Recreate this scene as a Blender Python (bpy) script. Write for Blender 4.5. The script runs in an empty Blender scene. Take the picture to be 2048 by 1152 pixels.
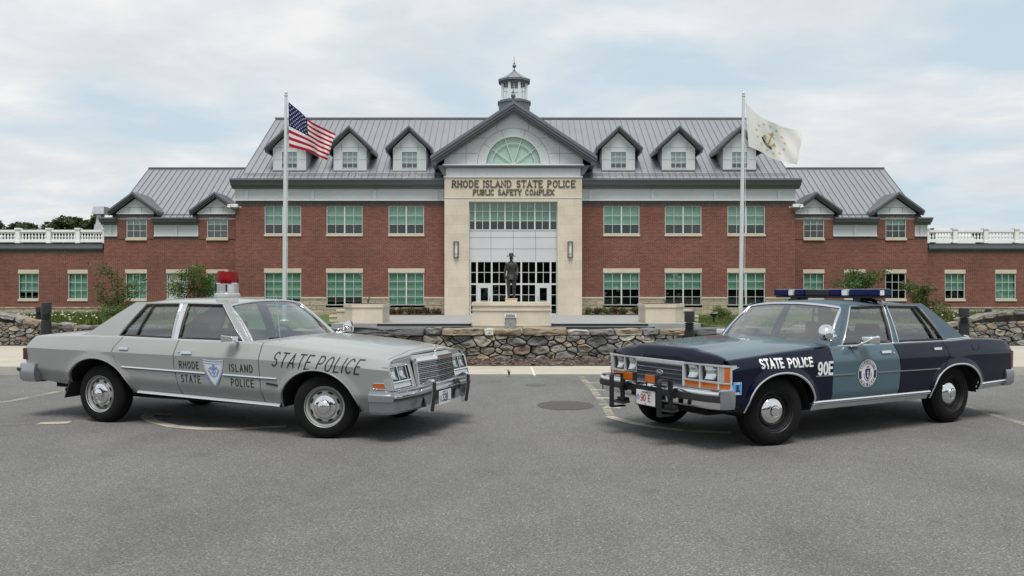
import bpy, bmesh, math, random
from mathutils import Vector, Matrix
from mathutils import noise as mnoise
from mathutils.bvhtree import BVHTree
R = math.radians
scene = bpy.context.scene
COL = scene.collection
random.seed(7)

# ---------------------------------------------------------------- camera
EYE, HZ, FOC = 1.52, 584.0, 1620.0          # eye height, horizon row and focal length in photo pixels
cam_d = bpy.data.cameras.new("camera"); cam = bpy.data.objects.new("camera", cam_d); COL.objects.link(cam)
cam.location = (0, 0, EYE); cam.rotation_euler = (R(90), 0, 0)
cam_d.sensor_width = 36.0; cam_d.lens = 36.0 * FOC / 2048.0
cam_d.shift_y = (HZ - 576.0) / 2048.0
cam_d.clip_start = 0.1; cam_d.clip_end = 5000
scene.camera = cam
scene.view_settings.view_transform = 'Standard'; scene.view_settings.look = 'None'
scene.view_settings.exposure = 0.32; scene.view_settings.gamma = 1.0

def px(u, Y): return (u - 1024.0) * Y / FOC
def pz(v, Y): return EYE + (HZ - v) * Y / FOC
def gp(u, v, z=0.0):
    Y = (EYE - z) * FOC / (v - HZ); return (px(u, Y), Y, z)

# ---------------------------------------------------------------- node helpers
def newmat(name):
    m = bpy.data.materials.new(name); m.use_nodes = True
    nt = m.node_tree; nt.nodes.clear()
    out = nt.nodes.new('ShaderNodeOutputMaterial')
    return m, nt, out
def nd(nt, t, **k):
    n = nt.nodes.new(t)
    for a, b in k.items():
        if a.startswith('i_'):
            key = a[2:].replace('_', ' ')
            n.inputs[int(key) if key.isdigit() else key].default_value = b
        else: setattr(n, a, b)
    return n
def lk(nt, a, b): nt.links.new(a, b)
def c4(c): return (c[0], c[1], c[2], 1.0)
def ramp(nt, fac, stops, interp='LINEAR'):
    n = nd(nt, 'ShaderNodeValToRGB'); n.color_ramp.interpolation = interp
    el = n.color_ramp.elements
    while len(el) < len(stops): el.new(0.5)
    for e, (p, c) in zip(el, stops): e.position = p; e.color = c4(c) if len(c) == 3 else c
    lk(nt, fac, n.inputs[0]); return n
def mix(nt, fac, a, b, mode='MIX'):
    n = nd(nt, 'ShaderNodeMix', data_type='RGBA', blend_type=mode)
    for s, v in ((n.inputs[0], fac), (n.inputs[6], a), (n.inputs[7], b)):
        if hasattr(v, 'is_output'): lk(nt, v, s)
        elif isinstance(v, (int, float)): s.default_value = v
        else: s.default_value = c4(v)
    return n.outputs[2]
def objco(nt): return nd(nt, 'ShaderNodeTexCoord').outputs['Object']
def geoco(nt): return nd(nt, 'ShaderNodeNewGeometry').outputs['Position']
def noise(nt, vec, scale, detail=4, rough=.55, dist=0.0):
    n = nd(nt, 'ShaderNodeTexNoise'); n.inputs['Scale'].default_value = scale
    n.inputs['Detail'].default_value = detail; n.inputs['Roughness'].default_value = rough
    n.inputs['Distortion'].default_value = dist
    lk(nt, vec, n.inputs['Vector']); return n.outputs[0]
def mapping(nt, vec, scale=(1, 1, 1), rot=(0, 0, 0), loc=(0, 0, 0)):
    n = nd(nt, 'ShaderNodeMapping'); n.inputs['Scale'].default_value = scale
    n.inputs['Rotation'].default_value = rot; n.inputs['Location'].default_value = loc
    lk(nt, vec, n.inputs['Vector']); return n.outputs[0]
def bsdf(nt, out, color, rough=.5, metal=0.0, bump=None, bstr=.3, bdist=.01, spec=None, coat=0.0):
    p = nd(nt, 'ShaderNodeBsdfPrincipled')
    if hasattr(color, 'is_output'): lk(nt, color, p.inputs['Base Color'])
    else: p.inputs['Base Color'].default_value = c4(color)
    if hasattr(rough, 'is_output'): lk(nt, rough, p.inputs['Roughness'])
    else: p.inputs['Roughness'].default_value = rough
    p.inputs['Metallic'].default_value = metal
    if spec is not None: p.inputs['Specular IOR Level'].default_value = spec
    if coat: p.inputs['Coat Weight'].default_value = coat; p.inputs['Coat Roughness'].default_value = .04
    if bump is not None:
        b = nd(nt, 'ShaderNodeBump'); b.inputs['Strength'].default_value = bstr; b.inputs['Distance'].default_value = bdist
        lk(nt, bump, b.inputs['Height']); lk(nt, b.outputs[0], p.inputs['Normal'])
    lk(nt, p.outputs[0], out.inputs['Surface']); return p
def plain(name, color, rough=.5, metal=0.0, var=.12, vscale=3.0, bump=0.0, bscale=40, spec=None, coat=0.0):
    m, nt, out = newmat(name); co = objco(nt)
    n = noise(nt, co, vscale, 5)
    lo = tuple(c * (1 - var) for c in color); hi = tuple(min(1, c * (1 + var)) for c in color)
    col = ramp(nt, n, [(.3, lo), (.7, hi)]).outputs[0]
    bsdf(nt, out, col, rough, metal, noise(nt, co, bscale, 3) if bump else None, bump, .01, spec, coat)
    return m
def thinfresnel(nt, f0, normal=None):
    """Schlick reflectance of a thin pane, the same from both sides"""
    g = nd(nt, 'ShaderNodeNewGeometry'); d = nd(nt, 'ShaderNodeVectorMath', operation='DOT_PRODUCT')
    lk(nt, normal if normal is not None else g.outputs['Normal'], d.inputs[0]); lk(nt, g.outputs['Incoming'], d.inputs[1])
    a = nd(nt, 'ShaderNodeMath', operation='ABSOLUTE'); lk(nt, d.outputs['Value'], a.inputs[0])
    b = nd(nt, 'ShaderNodeMath', operation='SUBTRACT', use_clamp=True); b.inputs[0].default_value = 1; lk(nt, a.outputs[0], b.inputs[1])
    c = nd(nt, 'ShaderNodeMath', operation='POWER'); lk(nt, b.outputs[0], c.inputs[0]); c.inputs[1].default_value = 5
    e = nd(nt, 'ShaderNodeMath', operation='MULTIPLY_ADD'); lk(nt, c.outputs[0], e.inputs[0]); e.inputs[1].default_value = 1-f0; e.inputs[2].default_value = f0
    return e.outputs[0]
def glassmat(name, tint, refl=1.0, rough=.01, f0=.08):
    m, nt, out = newmat(name)
    tr = nd(nt, 'ShaderNodeBsdfTransparent'); tr.inputs[0].default_value = c4(tint)
    gl = nd(nt, 'ShaderNodeBsdfGlossy'); gl.inputs['Roughness'].default_value = rough
    gl.inputs[0].default_value = (refl, refl, refl, 1)
    mx = nd(nt, 'ShaderNodeMixShader')
    lk(nt, thinfresnel(nt, f0), mx.inputs[0]); lk(nt, tr.outputs[0], mx.inputs[1]); lk(nt, gl.outputs[0], mx.inputs[2])
    lk(nt, mx.outputs[0], out.inputs[0]); return m

# ---------------------------------------------------------------- world and sun
SUN_EL, SUN_AZ = R(66), R(180)     # azimuth measured clockwise from +Y
w = bpy.data.worlds.new("World"); scene.world = w; w.use_nodes = True
nt = w.node_tree; nt.nodes.clear()
wo = nd(nt, 'ShaderNodeOutputWorld'); bg = nd(nt, 'ShaderNodeBackground'); bg.inputs[1].default_value = 0.1
sky = nd(nt, 'ShaderNodeTexSky'); sky.sky_type = 'NISHITA'; sky.sun_disc = False
sky.sun_elevation = SUN_EL; sky.sun_rotation = SUN_AZ; sky.air_density = 1.0; sky.dust_density = 2.0
gen = nd(nt, 'ShaderNodeTexCoord').outputs['Generated']
sp = nd(nt, 'ShaderNodeSeparateXYZ'); lk(nt, gen, sp.inputs[0])
za = nd(nt, 'ShaderNodeMath', operation='MAXIMUM'); lk(nt, sp.outputs[2], za.inputs[0]); za.inputs[1].default_value = 0.0
zb_ = nd(nt, 'ShaderNodeMath', operation='ADD'); lk(nt, za.outputs[0], zb_.inputs[0]); zb_.inputs[1].default_value = 0.16
def div(a, b):
    n = nd(nt, 'ShaderNodeMath', operation='DIVIDE'); lk(nt, a, n.inputs[0]); lk(nt, b, n.inputs[1]); return n.outputs[0]
cv = nd(nt, 'ShaderNodeCombineXYZ')
lk(nt, div(sp.outputs[0], zb_.outputs[0]), cv.inputs[0]); lk(nt, div(sp.outputs[1], zb_.outputs[0]), cv.inputs[1])
cvm = mapping(nt, cv.outputs[0], (1.0, 1.1, 1), (0, 0, R(-14)), (3.1, 1.7, 0))
n1 = noise(nt, cvm, 1.15, 9, .52, .35)
n2 = noise(nt, mapping(nt, cvm, (1, 1, 1), (0, 0, 0), (7, 3, 2)), 2.6, 8, .55, .2)
cover = ramp(nt, n1, [(.37, (0, 0, 0)), (.57, (1, 1, 1))]).outputs[0]
cl_col = ramp(nt, n2, [(.32, (5.7, 5.95, 6.2)), (.50, (6.4, 6.5, 6.65)), (.66, (7.3, 7.25, 7.25))]).outputs[0]
blue = mix(nt, 0.85, sky.outputs[0], (5.0, 6.0, 6.6))
lk(nt, mix(nt, cover, blue, cl_col), bg.inputs[0]); lk(nt, bg.outputs[0], wo.inputs[0])
sd = bpy.data.lights.new("sun", 'SUN'); so = bpy.data.objects.new("sun", sd); COL.objects.link(so)
sd.energy = 2.7; sd.angle = R(26); sd.color = (1.0, .965, .91)
dirv = Vector((math.sin(SUN_AZ) * math.cos(SUN_EL), math.cos(SUN_AZ) * math.cos(SUN_EL), math.sin(SUN_EL)))
so.rotation_euler = dirv.to_track_quat('Z', 'Y').to_euler(); so.location = (-20, -30, 60)

# ---------------------------------------------------------------- mesh builder
class MB:
    def __init__(s): s.v = []; s.f = []; s.m = []
    def add(s, pts, faces, mi=0):
        o = len(s.v); s.v += [tuple(p) for p in pts]
        for f in faces: s.f.append(tuple(i + o for i in f)); s.m.append(mi)
    def poly(s, pts, mi=0): s.add(pts, [tuple(range(len(pts)))], mi)
    def box(s, x0, x1, y0, y1, z0, z1, mi=0):
        s.add([(x0,y0,z0),(x1,y0,z0),(x1,y1,z0),(x0,y1,z0),(x0,y0,z1),(x1,y0,z1),(x1,y1,z1),(x0,y1,z1)],
              [(0,3,2,1),(4,5,6,7),(0,1,5,4),(1,2,6,5),(2,3,7,6),(3,0,4,7)], mi)
    def hexa(s, p, mi=0):
        s.add(p, [(0,3,2,1),(4,5,6,7),(0,1,5,4),(1,2,6,5),(2,3,7,6),(3,0,4,7)], mi)
    def prism(s, poly, a0, a1, axis='y', mi=0):
        n = len(poly)
        def P(p, a): return (p[0], a, p[1]) if axis == 'y' else ((a, p[0], p[1]) if axis == 'x' else (p[0], p[1], a))
        s.add([P(p, a0) for p in poly] + [P(p, a1) for p in poly],
              [tuple(range(n)), tuple(range(2*n-1, n-1, -1))] + [(i, i+n, (i+1) % n + n, (i+1) % n) for i in range(n)], mi)
    def tube(s, path, r, n=8, mi=0, closed=False, cap=True, flat=1.0):
        P = [Vector(p) for p in path]; N = len(P); rings = []
        prev = None
        for i in range(N):
            a = P[(i-1) % N] if (closed or i > 0) else P[i]; b = P[(i+1) % N] if (closed or i < N-1) else P[i]
            t = (b - a); t = t.normalized() if t.length > 1e-9 else Vector((0,0,1))
            if prev is None:
                u = t.cross(Vector((0,0,1)))
                if u.length < .1: u = t.cross(Vector((0,1,0)))
            else: u = prev - t * prev.dot(t)
            u.normalize(); prev = u; q = t.cross(u)
            rr = r[i] if isinstance(r, (list, tuple)) else r
            rings.append([P[i] + (u * math.cos(2*math.pi*k/n) + q * flat * math.sin(2*math.pi*k/n)) * rr for k in range(n)])
        pts = [p for g in rings for p in g]; fs = []
        for i in range(N if closed else N-1):
            j = (i+1) % N
            for k in range(n): fs.append((i*n+k, i*n+(k+1) % n, j*n+(k+1) % n, j*n+k))
        if cap and not closed:
            fs.append(tuple(range(n-1, -1, -1))); fs.append(tuple((N-1)*n+k for k in range(n)))
        s.add(pts, fs, mi)
    def lathe(s, prof, n=24, c=(0,0,0), axis='z', mi=0, capends=True, a0=0.0, a1=2*math.pi):
        full = abs(a1 - a0 - 2*math.pi) < 1e-6; m = n if full else n+1
        pts = []
        for r, h in prof:
            for k in range(m):
                a = a0 + (a1-a0) * k / n; x, y = r*math.cos(a), r*math.sin(a)
                p = (x, y, h) if axis == 'z' else ((x, h, y) if axis == 'y' else (h, x, y))
                pts.append((p[0]+c[0], p[1]+c[1], p[2]+c[2]))
        fs = []
        for i in range(len(prof)-1):
            for k in range(n):
                k2 = (k+1) % m
                fs.append((i*m+k, i*m+k2, (i+1)*m+k2, (i+1)*m+k))
        if capends:
            if prof[0][0] > 1e-6: fs.append(tuple(range(m-1, -1, -1)))
            if prof[-1][0] > 1e-6: fs.append(tuple((len(prof)-1)*m+k for k in range(m)))
        s.add(pts, fs, mi)
    def grid(s, fn, nu, nv, mi=0):
        pts = [fn(i/nu, j/nv) for i in range(nu+1) for j in range(nv+1)]
        mf = mi if callable(mi) else (lambda i, j: mi)
        o = len(s.v); s.v += [tuple(p) for p in pts]
        for i in range(nu):
            for j in range(nv):
                a = o + i*(nv+1) + j; s.f.append((a, a+nv+1, a+nv+2, a+1)); s.m.append(mf(i, j))
    def blob(s, c, r, seed=0, sub=2, amp=.25, freq=1.4, mi=0):
        bm = bmesh.new(); bmesh.ops.create_icosphere(bm, subdivisions=sub, radius=1.0)
        o = Vector((seed*3.17, seed*1.31, seed*.77))
        rr = r if isinstance(r, (tuple, list)) else (r, r, r)
        pts = []
        for v in bm.verts:
            k = 1 + amp * mnoise.noise(v.co * freq + o)
            pts.append((c[0]+v.co.x*k*rr[0], c[1]+v.co.y*k*rr[1], c[2]+v.co.z*k*rr[2]))
        s.add(pts, [tuple(q.index for q in f.verts) for f in bm.faces], mi); bm.free()
    def build(s, name, mats, parent=None, smooth=None, bevel=0.0, merge=False, flange=None, subsurf=0, normals=True):
        me = bpy.data.meshes.new(name); me.from_pydata(s.v, [], s.f)
        if not isinstance(mats, (list, tuple)): mats = [mats]
        for m in mats: me.materials.append(m)
        me.polygons.foreach_set('material_index', s.m)
        bm = bmesh.new(); bm.from_mesh(me)
        if merge:
            bmesh.ops.remove_doubles(bm, verts=bm.verts, dist=1e-4)
            bmesh.ops.dissolve_degenerate(bm, edges=bm.edges, dist=1e-5)
        if flange is not None:
            be = [e for e in bm.edges if e.is_boundary]
            ret = bmesh.ops.extrude_edge_only(bm, edges=be)
            for v in [g for g in ret['geom'] if isinstance(g, bmesh.types.BMVert)]: v.co += Vector(flange(v.co))
        if normals: bmesh.ops.recalc_face_normals(bm, faces=bm.faces)
        bm.to_mesh(me); bm.free()
        if smooth is not None:
            me.polygons.foreach_set('use_smooth', [True]*len(me.polygons))
            me.set_sharp_from_angle(angle=R(smooth))
        me.update()
        o = bpy.data.objects.new(name, me); COL.objects.link(o)
        if parent is not None: o.parent = parent
        if bevel:
            b = o.modifiers.new('bevel', 'BEVEL'); b.width = bevel; b.segments = 2; b.limit_method = 'ANGLE'; b.angle_limit = R(35)
        if subsurf:
            b = o.modifiers.new('sub', 'SUBSURF'); b.levels = subsurf; b.render_levels = subsurf
        return o
def tag(o, label=None, cat=None, group=None, kind=None):
    if label: o['label'] = label
    if cat: o['category'] = cat
    if group: o['group'] = group
    if kind: o['kind'] = kind
    return o
def thing(name, label, cat, loc=(0,0,0), rotz=0.0, group=None):
    o = bpy.data.objects.new(name, None); COL.objects.link(o); o.location = loc; o.rotation_euler = (0, 0, rotz)
    o.empty_display_size = .2
    return tag(o, label, cat, group)
def lerp(a, b, t): return a + (b - a) * t
def smooth01(t): t = max(0.0, min(1.0, t)); return t*t*(3-2*t)
def interp(x, tab):
    if x <= tab[0][0]: return tab[0][1]
    for (x0, y0), (x1, y1) in zip(tab, tab[1:]):
        if x <= x1: return y0 + (y1-y0) * (x-x0) / (x1-x0)
    return tab[-1][1]
def sinterp(x, tab):
    """smooth (monotone cubic) interpolation of a table"""
    n = len(tab)
    if x <= tab[0][0]: return tab[0][1]
    if x >= tab[-1][0]: return tab[-1][1]
    d = [(tab[i+1][1]-tab[i][1])/(tab[i+1][0]-tab[i][0]) for i in range(n-1)]
    t = [d[0]] + [0 if d[i-1]*d[i] <= 0 else 2*d[i-1]*d[i]/(d[i-1]+d[i]) for i in range(1, n-1)] + [d[-1]]
    for i in range(n-1):
        if x <= tab[i+1][0]:
            h = tab[i+1][0]-tab[i][0]; s_ = (x-tab[i][0])/h
            return ((2*s_**3-3*s_**2+1)*tab[i][1] + (s_**3-2*s_**2+s_)*h*t[i] + (-2*s_**3+3*s_**2)*tab[i+1][1] + (s_**3-s_**2)*h*t[i+1])

# ---------------------------------------------------------------- stroke lettering (unit box 0..w x 0..1)
def arc(cx, cy, rx, ry, a0, a1, n=10): return [(cx+rx*math.cos(R(a0+(a1-a0)*i/n)), cy+ry*math.sin(R(a0+(a1-a0)*i/n))) for i in range(n+1)]
GL = {
 'A': (.62, [[(0,0),(.31,1),(.62,0)], [(.11,.33),(.51,.33)]]),
 'B': (.55, [[(0,0),(0,1),(.28,1)]+arc(.28,.76,.24,.24,90,-90,8)+[(0,.52)], [(.28,.52)]+arc(.28,.26,.27,.26,90,-90,8)+[(0,0)]]),
 'C': (.58, [arc(.31,.5,.31,.5,48,312,16)]),
 'D': (.58, [[(0,0),(0,1),(.22,1)]+arc(.22,.5,.36,.5,90,-90,12)+[(0,0)]]),
 'E': (.48, [[(.48,1),(0,1),(0,0),(.48,0)], [(0,.52),(.40,.52)]]),
 'F': (.46, [[(.46,1),(0,1),(0,0)], [(0,.52),(.38,.52)]]),
 'H': (.56, [[(0,0),(0,1)], [(.56,0),(.56,1)], [(0,.5),(.56,.5)]]),
 'I': (.0, [[(0,0),(0,1)]]),
 'L': (.45, [[(0,1),(0,0),(.45,0)]]),
 'M': (.72, [[(0,0),(.06,1),(.36,.1),(.66,1),(.72,0)]]),
 'N': (.58, [[(0,0),(0,1),(.58,0),(.58,1)]]),
 'O': (.62, [arc(.31,.5,.31,.5,0,360,22)]),
 'P': (.52, [[(0,0),(0,1),(.26,1)]+arc(.26,.74,.26,.26,90,-90,9)+[(0,.48)]]),
 'R': (.55, [[(0,0),(0,1),(.26,1)]+arc(.26,.75,.25,.25,90,-90,9)+[(0,.5)], [(.25,.5),(.55,0)]]),
 'S': (.50, [arc(.25,.755,.24,.245,40,270,10)+arc(.25,.255,.25,.255,90,-140,10)]),
 'T': (.56, [[(0,1),(.56,1)], [(.28,1),(.28,0)]]),
 'U': (.58, [[(0,1),(0,.3)]+arc(.29,.29,.29,.29,180,360,10)+[(.58,1)]]),
 'W': (.8, [[(0,1),(.2,0),(.4,.9),(.6,0),(.8,1)]]),
 'X': (.58, [[(0,0),(.58,1)], [(0,1),(.58,0)]]),
 'Y': (.58, [[(0,1),(.29,.48),(.29,0)], [(.58,1),(.29,.48)]]),
 '9': (.54, [arc(.27,.7,.26,.3,-10,350,16)[::1], [(.53,.66),(.52,.42)]+arc(.27,.3,.25,.3,0,-140,9)]),
 '0': (.54, [arc(.27,.5,.26,.5,0,360,20)]),
 '3': (.52, [arc(.25,.75,.25,.25,150,-90,10)+arc(.25,.25,.27,.25,90,-150,10)]),
 '8': (.52, [arc(.26,.75,.23,.25,0,360,14), arc(.26,.25,.26,.25,0,360,14)]),
 '/': (.4, [[(0,0),(.4,1)]]),
}
def text_strokes(txt, height, wscale=1.0, gap=.25, slant=0.0, space=.5):
    """list of polylines (x, z) in metres and the total width"""
    x = 0.0; out = []
    for ch in txt:
        if ch == ' ': x += space*height; continue
        wd, st = GL[ch]
        for s_ in st: out.append([(x + (p[0]*wscale + slant*p[1])*height, p[1]*height) for p in s_])
        x += (wd*wscale + gap)*height
    return out, x - gap*height
def ribbon2d(pl, wd, closed=None):
    """quads of a polyline of width wd with mitred joins; wd may depend on direction via callable"""
    pl = [p for i, p in enumerate(pl) if i == 0 or math.hypot(p[0]-pl[i-1][0], p[1]-pl[i-1][1]) > 1e-6]
    n = len(pl)
    if closed is None: closed = n > 3 and math.hypot(pl[0][0]-pl[-1][0], pl[0][1]-pl[-1][1]) < 1e-6
    P = pl[:-1] if closed else pl; n = len(P); L = []; Rr = []
    for i in range(n):
        a = P[(i-1) % n] if (closed or i) else P[i]; b = P[i]; c = P[(i+1) % n] if (closed or i < n-1) else P[i]
        d1 = (b[0]-a[0], b[1]-a[1]); d2 = (c[0]-b[0], c[1]-b[1])
        l1 = math.hypot(*d1); l2 = math.hypot(*d2)
        if l1 < 1e-9: d1, l1 = d2, l2
        if l2 < 1e-9: d2, l2 = d1, l1
        n1 = (-d1[1]/l1, d1[0]/l1); n2 = (-d2[1]/l2, d2[0]/l2)
        m = (n1[0]+n2[0], n1[1]+n2[1]); ml = math.hypot(*m)
        m = n1 if ml < 1e-3 else (m[0]/ml, m[1]/ml)
        k = max(.5, m[0]*n1[0]+m[1]*n1[1]); ww = wd/2/k
        ex = (0, 0)
        if not closed and i == 0: ex = (-d2[0]/l2*wd*.5, -d2[1]/l2*wd*.5)
        if not closed and i == n-1: ex = (d1[0]/l1*wd*.5, d1[1]/l1*wd*.5)
        L.append((b[0]+m[0]*ww+ex[0], b[1]+m[1]*ww+ex[1])); Rr.append((b[0]-m[0]*ww+ex[0], b[1]-m[1]*ww+ex[1]))
    q = []
    for i in range(n if closed else n-1):
        j = (i+1) % n; q.append((Rr[i], Rr[j], L[j], L[i]))
    return q
def put_strokes(mb, strokes, wd, fn, mi=0, seg=.05, lift=0.0, thick=0.0):
    """map stroke ribbons through fn(x, z) -> 3-D point; overlapping strokes get a tiny extra offset"""
    for k, s_ in enumerate(strokes):
        pl = [s_[0]]
        for p, q in zip(s_, s_[1:]):
            n = max(1, int(math.hypot(q[0]-p[0], q[1]-p[1])/seg))
            pl += [(lerp(p[0], q[0], i/n), lerp(p[1], q[1], i/n)) for i in range(1, n+1)]
        for quad in ribbon2d(pl, wd):
            mb.poly([fn(a, b, lift + .0003*(k % 3)) for a, b in quad], mi)
# ================================================================ materials of the building
def brickmat(name, c1, c2, mortar, bw=.295, bh=.0985, soldier=False, msize=.012, bias=0.0):
    m, nt, out = newmat(name)
    sp = nd(nt, 'ShaderNodeSeparateXYZ'); lk(nt, objco(nt), sp.inputs[0])
    ad = nd(nt, 'ShaderNodeMath', operation='ADD'); lk(nt, sp.outputs[0], ad.inputs[0]); lk(nt, sp.outputs[1], ad.inputs[1])
    cb = nd(nt, 'ShaderNodeCombineXYZ'); lk(nt, ad.outputs[0], cb.inputs[0]); lk(nt, sp.outputs[2], cb.inputs[1])
    b = nd(nt, 'ShaderNodeTexBrick'); lk(nt, cb.outputs[0], b.inputs['Vector'])
    b.offset = 0.0 if soldier else .5
    b.inputs['Scale'].default_value = 1.0; b.inputs['Brick Width'].default_value = bw; b.inputs['Row Height'].default_value = bh
    b.inputs['Mortar Size'].default_value = msize; b.inputs['Mortar Smooth'].default_value = .3; b.inputs['Bias'].default_value = bias
    b.inputs['Color1'].default_value = c4(c1); b.inputs['Color2'].default_value = c4(c2); b.inputs['Mortar'].default_value = c4(mortar)
    n = noise(nt, cb.outputs[0], .35, 5, .6)
    tone = ramp(nt, n, [(.28, (.74, .75, .78)), (.72, (1.18, 1.15, 1.12))]).outputs[0]
    n2 = noise(nt, cb.outputs[0], 9, 2)
    tone2 = ramp(nt, n2, [(.3, (.85, .85, .85)), (.7, (1.12, 1.12, 1.12))]).outputs[0]
    col = mix(nt, 1.0, mix(nt, 1.0, b.outputs[0], tone, 'MULTIPLY'), tone2, 'MULTIPLY')
    inv = nd(nt, 'ShaderNodeMath', operation='SUBTRACT'); inv.inputs[0].default_value = 1; lk(nt, b.outputs[1], inv.inputs[1])
    bsdf(nt, out, col, .85, 0, inv.outputs[0], .5, .008); return m
M = {}
M['brick'] = brickmat('red_brick', (.125, .036, .027), (.195, .067, .047), (.25, .145, .11))
M['soldier'] = brickmat('dark_soldier_brick', (.070, .058, .066), (.115, .085, .088), (.2, .17, .16), .0985, .31, True)
def limestone(name, c, bw, bh, ms=.006, var=.05):
    m, nt, out = newmat(name)
    sp = nd(nt, 'ShaderNodeSeparateXYZ'); lk(nt, objco(nt), sp.inputs[0])
    ad = nd(nt, 'ShaderNodeMath', operation='ADD'); lk(nt, sp.outputs[0], ad.inputs[0]); lk(nt, sp.outputs[1], ad.inputs[1])
    cb = nd(nt, 'ShaderNodeCombineXYZ'); lk(nt, ad.outputs[0], cb.inputs[0]); lk(nt, sp.outputs[2], cb.inputs[1])
    b = nd(nt, 'ShaderNodeTexBrick'); lk(nt, cb.outputs[0], b.inputs['Vector'])
    b.inputs['Scale'].default_value = 1.0; b.inputs['Brick Width'].default_value = bw; b.inputs['Row Height'].default_value = bh
    b.inputs['Mortar Size'].default_value = ms; b.inputs['Mortar Smooth'].default_value = .2
    b.inputs['Color1'].default_value = c4([k*(1-var) for k in c]); b.inputs['Color2'].default_value = c4([k*(1+var) for k in c])
    b.inputs['Mortar'].default_value = c4([k*.78 for k in c])
    n = noise(nt, cb.outputs[0], .8, 7, .65)
    tone = ramp(nt, n, [(.3, (.88, .87, .85)), (.7, (1.06, 1.06, 1.06))]).outputs[0]
    bsdf(nt, out, mix(nt, 1.0, b.outputs[0], tone, 'MULTIPLY'), .8, 0, noise(nt, objco(nt), 14, 6), .15, .01); return m
M['lime'] = limestone('limestone', (.58, .515, .415), 1.22, .61)
M['lime_plain'] = plain('limestone_trim', (.55, .48, .37), .8, var=.07, vscale=1.5, bump=.1)
def splitface():
    m, nt, out = newmat('split_face_stone')
    sp = nd(nt, 'ShaderNodeSeparateXYZ'); lk(nt, objco(nt), sp.inputs[0])
    cb = nd(nt, 'ShaderNodeCombineXYZ'); lk(nt, sp.outputs[0], cb.inputs[0]); lk(nt, sp.outputs[2], cb.inputs[1])
    b = nd(nt, 'ShaderNodeTexBrick'); lk(nt, cb.outputs[0], b.inputs['Vector'])
    b.inputs['Scale'].default_value = 1.0; b.inputs['Brick Width'].default_value = .9; b.inputs['Row Height'].default_value = .3
    b.inputs['Mortar Size'].default_value = .02
    b.inputs['Color1'].default_value = c4((.37, .32, .24)); b.inputs['Color2'].default_value = c4((.47, .41, .31)); b.inputs['Mortar'].default_value = c4((.22, .19, .14))
    n = noise(nt, mapping(nt, objco(nt), (1, 1, 3.2)), 3.2, 6, .6)
    tone = ramp(nt, n, [(.32, (.70, .68, .64)), (.62, (1.08, 1.08, 1.08))]).outputs[0]
    bsdf(nt, out, mix(nt, 1.0, b.outputs[0], tone, 'MULTIPLY'), .9, 0, n, .9, .06); return m
M['split'] = splitface()
M['roof'] = plain('standing_seam_metal', (.275, .285, .305), .40, .35, var=.06, vscale=.5)
M['trim_dark'] = plain('dark_grey_metal_trim', (.145, .157, .174), .45, .3, var=.06, vscale=.8)
M['panel'] = plain('pale_grey_metal_panel', (.54, .565, .575), .5, .05, var=.04, vscale=.6)
M['joint'] = plain('panel_joint', (.13, .14, .16), .7)
M['ledge'] = plain('pale_ledge', (.62, .65, .67), .45, .1, var=.03)
M['wframe'] = plain('white_window_frame', (.57, .60, .58), .4, var=.03)
M['wframe_lite'] = M['wframe']
M['blind'] = plain('roller_blind', (.50, .56, .50), .9, var=.04, vscale=1.2)
M['blind_white'] = plain('white_roller_blind', (.72, .72, .70), .9, var=.04)
M['fanblind'] = plain('pale_green_blind', (.46, .60, .53), .9, var=.05, vscale=1.0)
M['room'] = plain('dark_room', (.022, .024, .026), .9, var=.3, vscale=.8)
M['bronze_letter'] = plain('dark_bronze_letter', (.085, .070, .055), .45, .4)
def archglass(name, tint, f0):
    m, nt, out = newmat(name)
    tr = nd(nt, 'ShaderNodeBsdfTransparent'); tr.inputs[0].default_value = c4(tint)
    gl = nd(nt, 'ShaderNodeBsdfGlossy'); gl.inputs['Roughness'].default_value = .015; gl.inputs[0].default_value = (.85, .95, .92, 1)
    b = nd(nt, 'ShaderNodeBump'); b.inputs['Strength'].default_value = .02; b.inputs['Distance'].default_value = .02
    lk(nt, noise(nt, objco(nt), .9, 1), b.inputs['Height']); lk(nt, b.outputs[0], gl.inputs['Normal'])
    mx = nd(nt, 'ShaderNodeMixShader')
    lk(nt, thinfresnel(nt, f0), mx.inputs[0]); lk(nt, tr.outputs[0], mx.inputs[1]); lk(nt, gl.outputs[0], mx.inputs[2])
    lk(nt, mx.outputs[0], out.inputs[0]); return m
M['wglass'] = archglass('green_tinted_glass', (.53, .72, .66), .09)
M['clear'] = archglass('clear_glass', (.88, .92, .91), .06)
M['grey_glass'] = archglass('grey_window_glass', (.58, .66, .68), .14)
M['dglass'] = archglass('dark_entrance_glass', (.40, .46, .44), .04)
M['alu'] = plain('silver_door_frame', (.58, .61, .63), .4, .2, var=.03)

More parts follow.
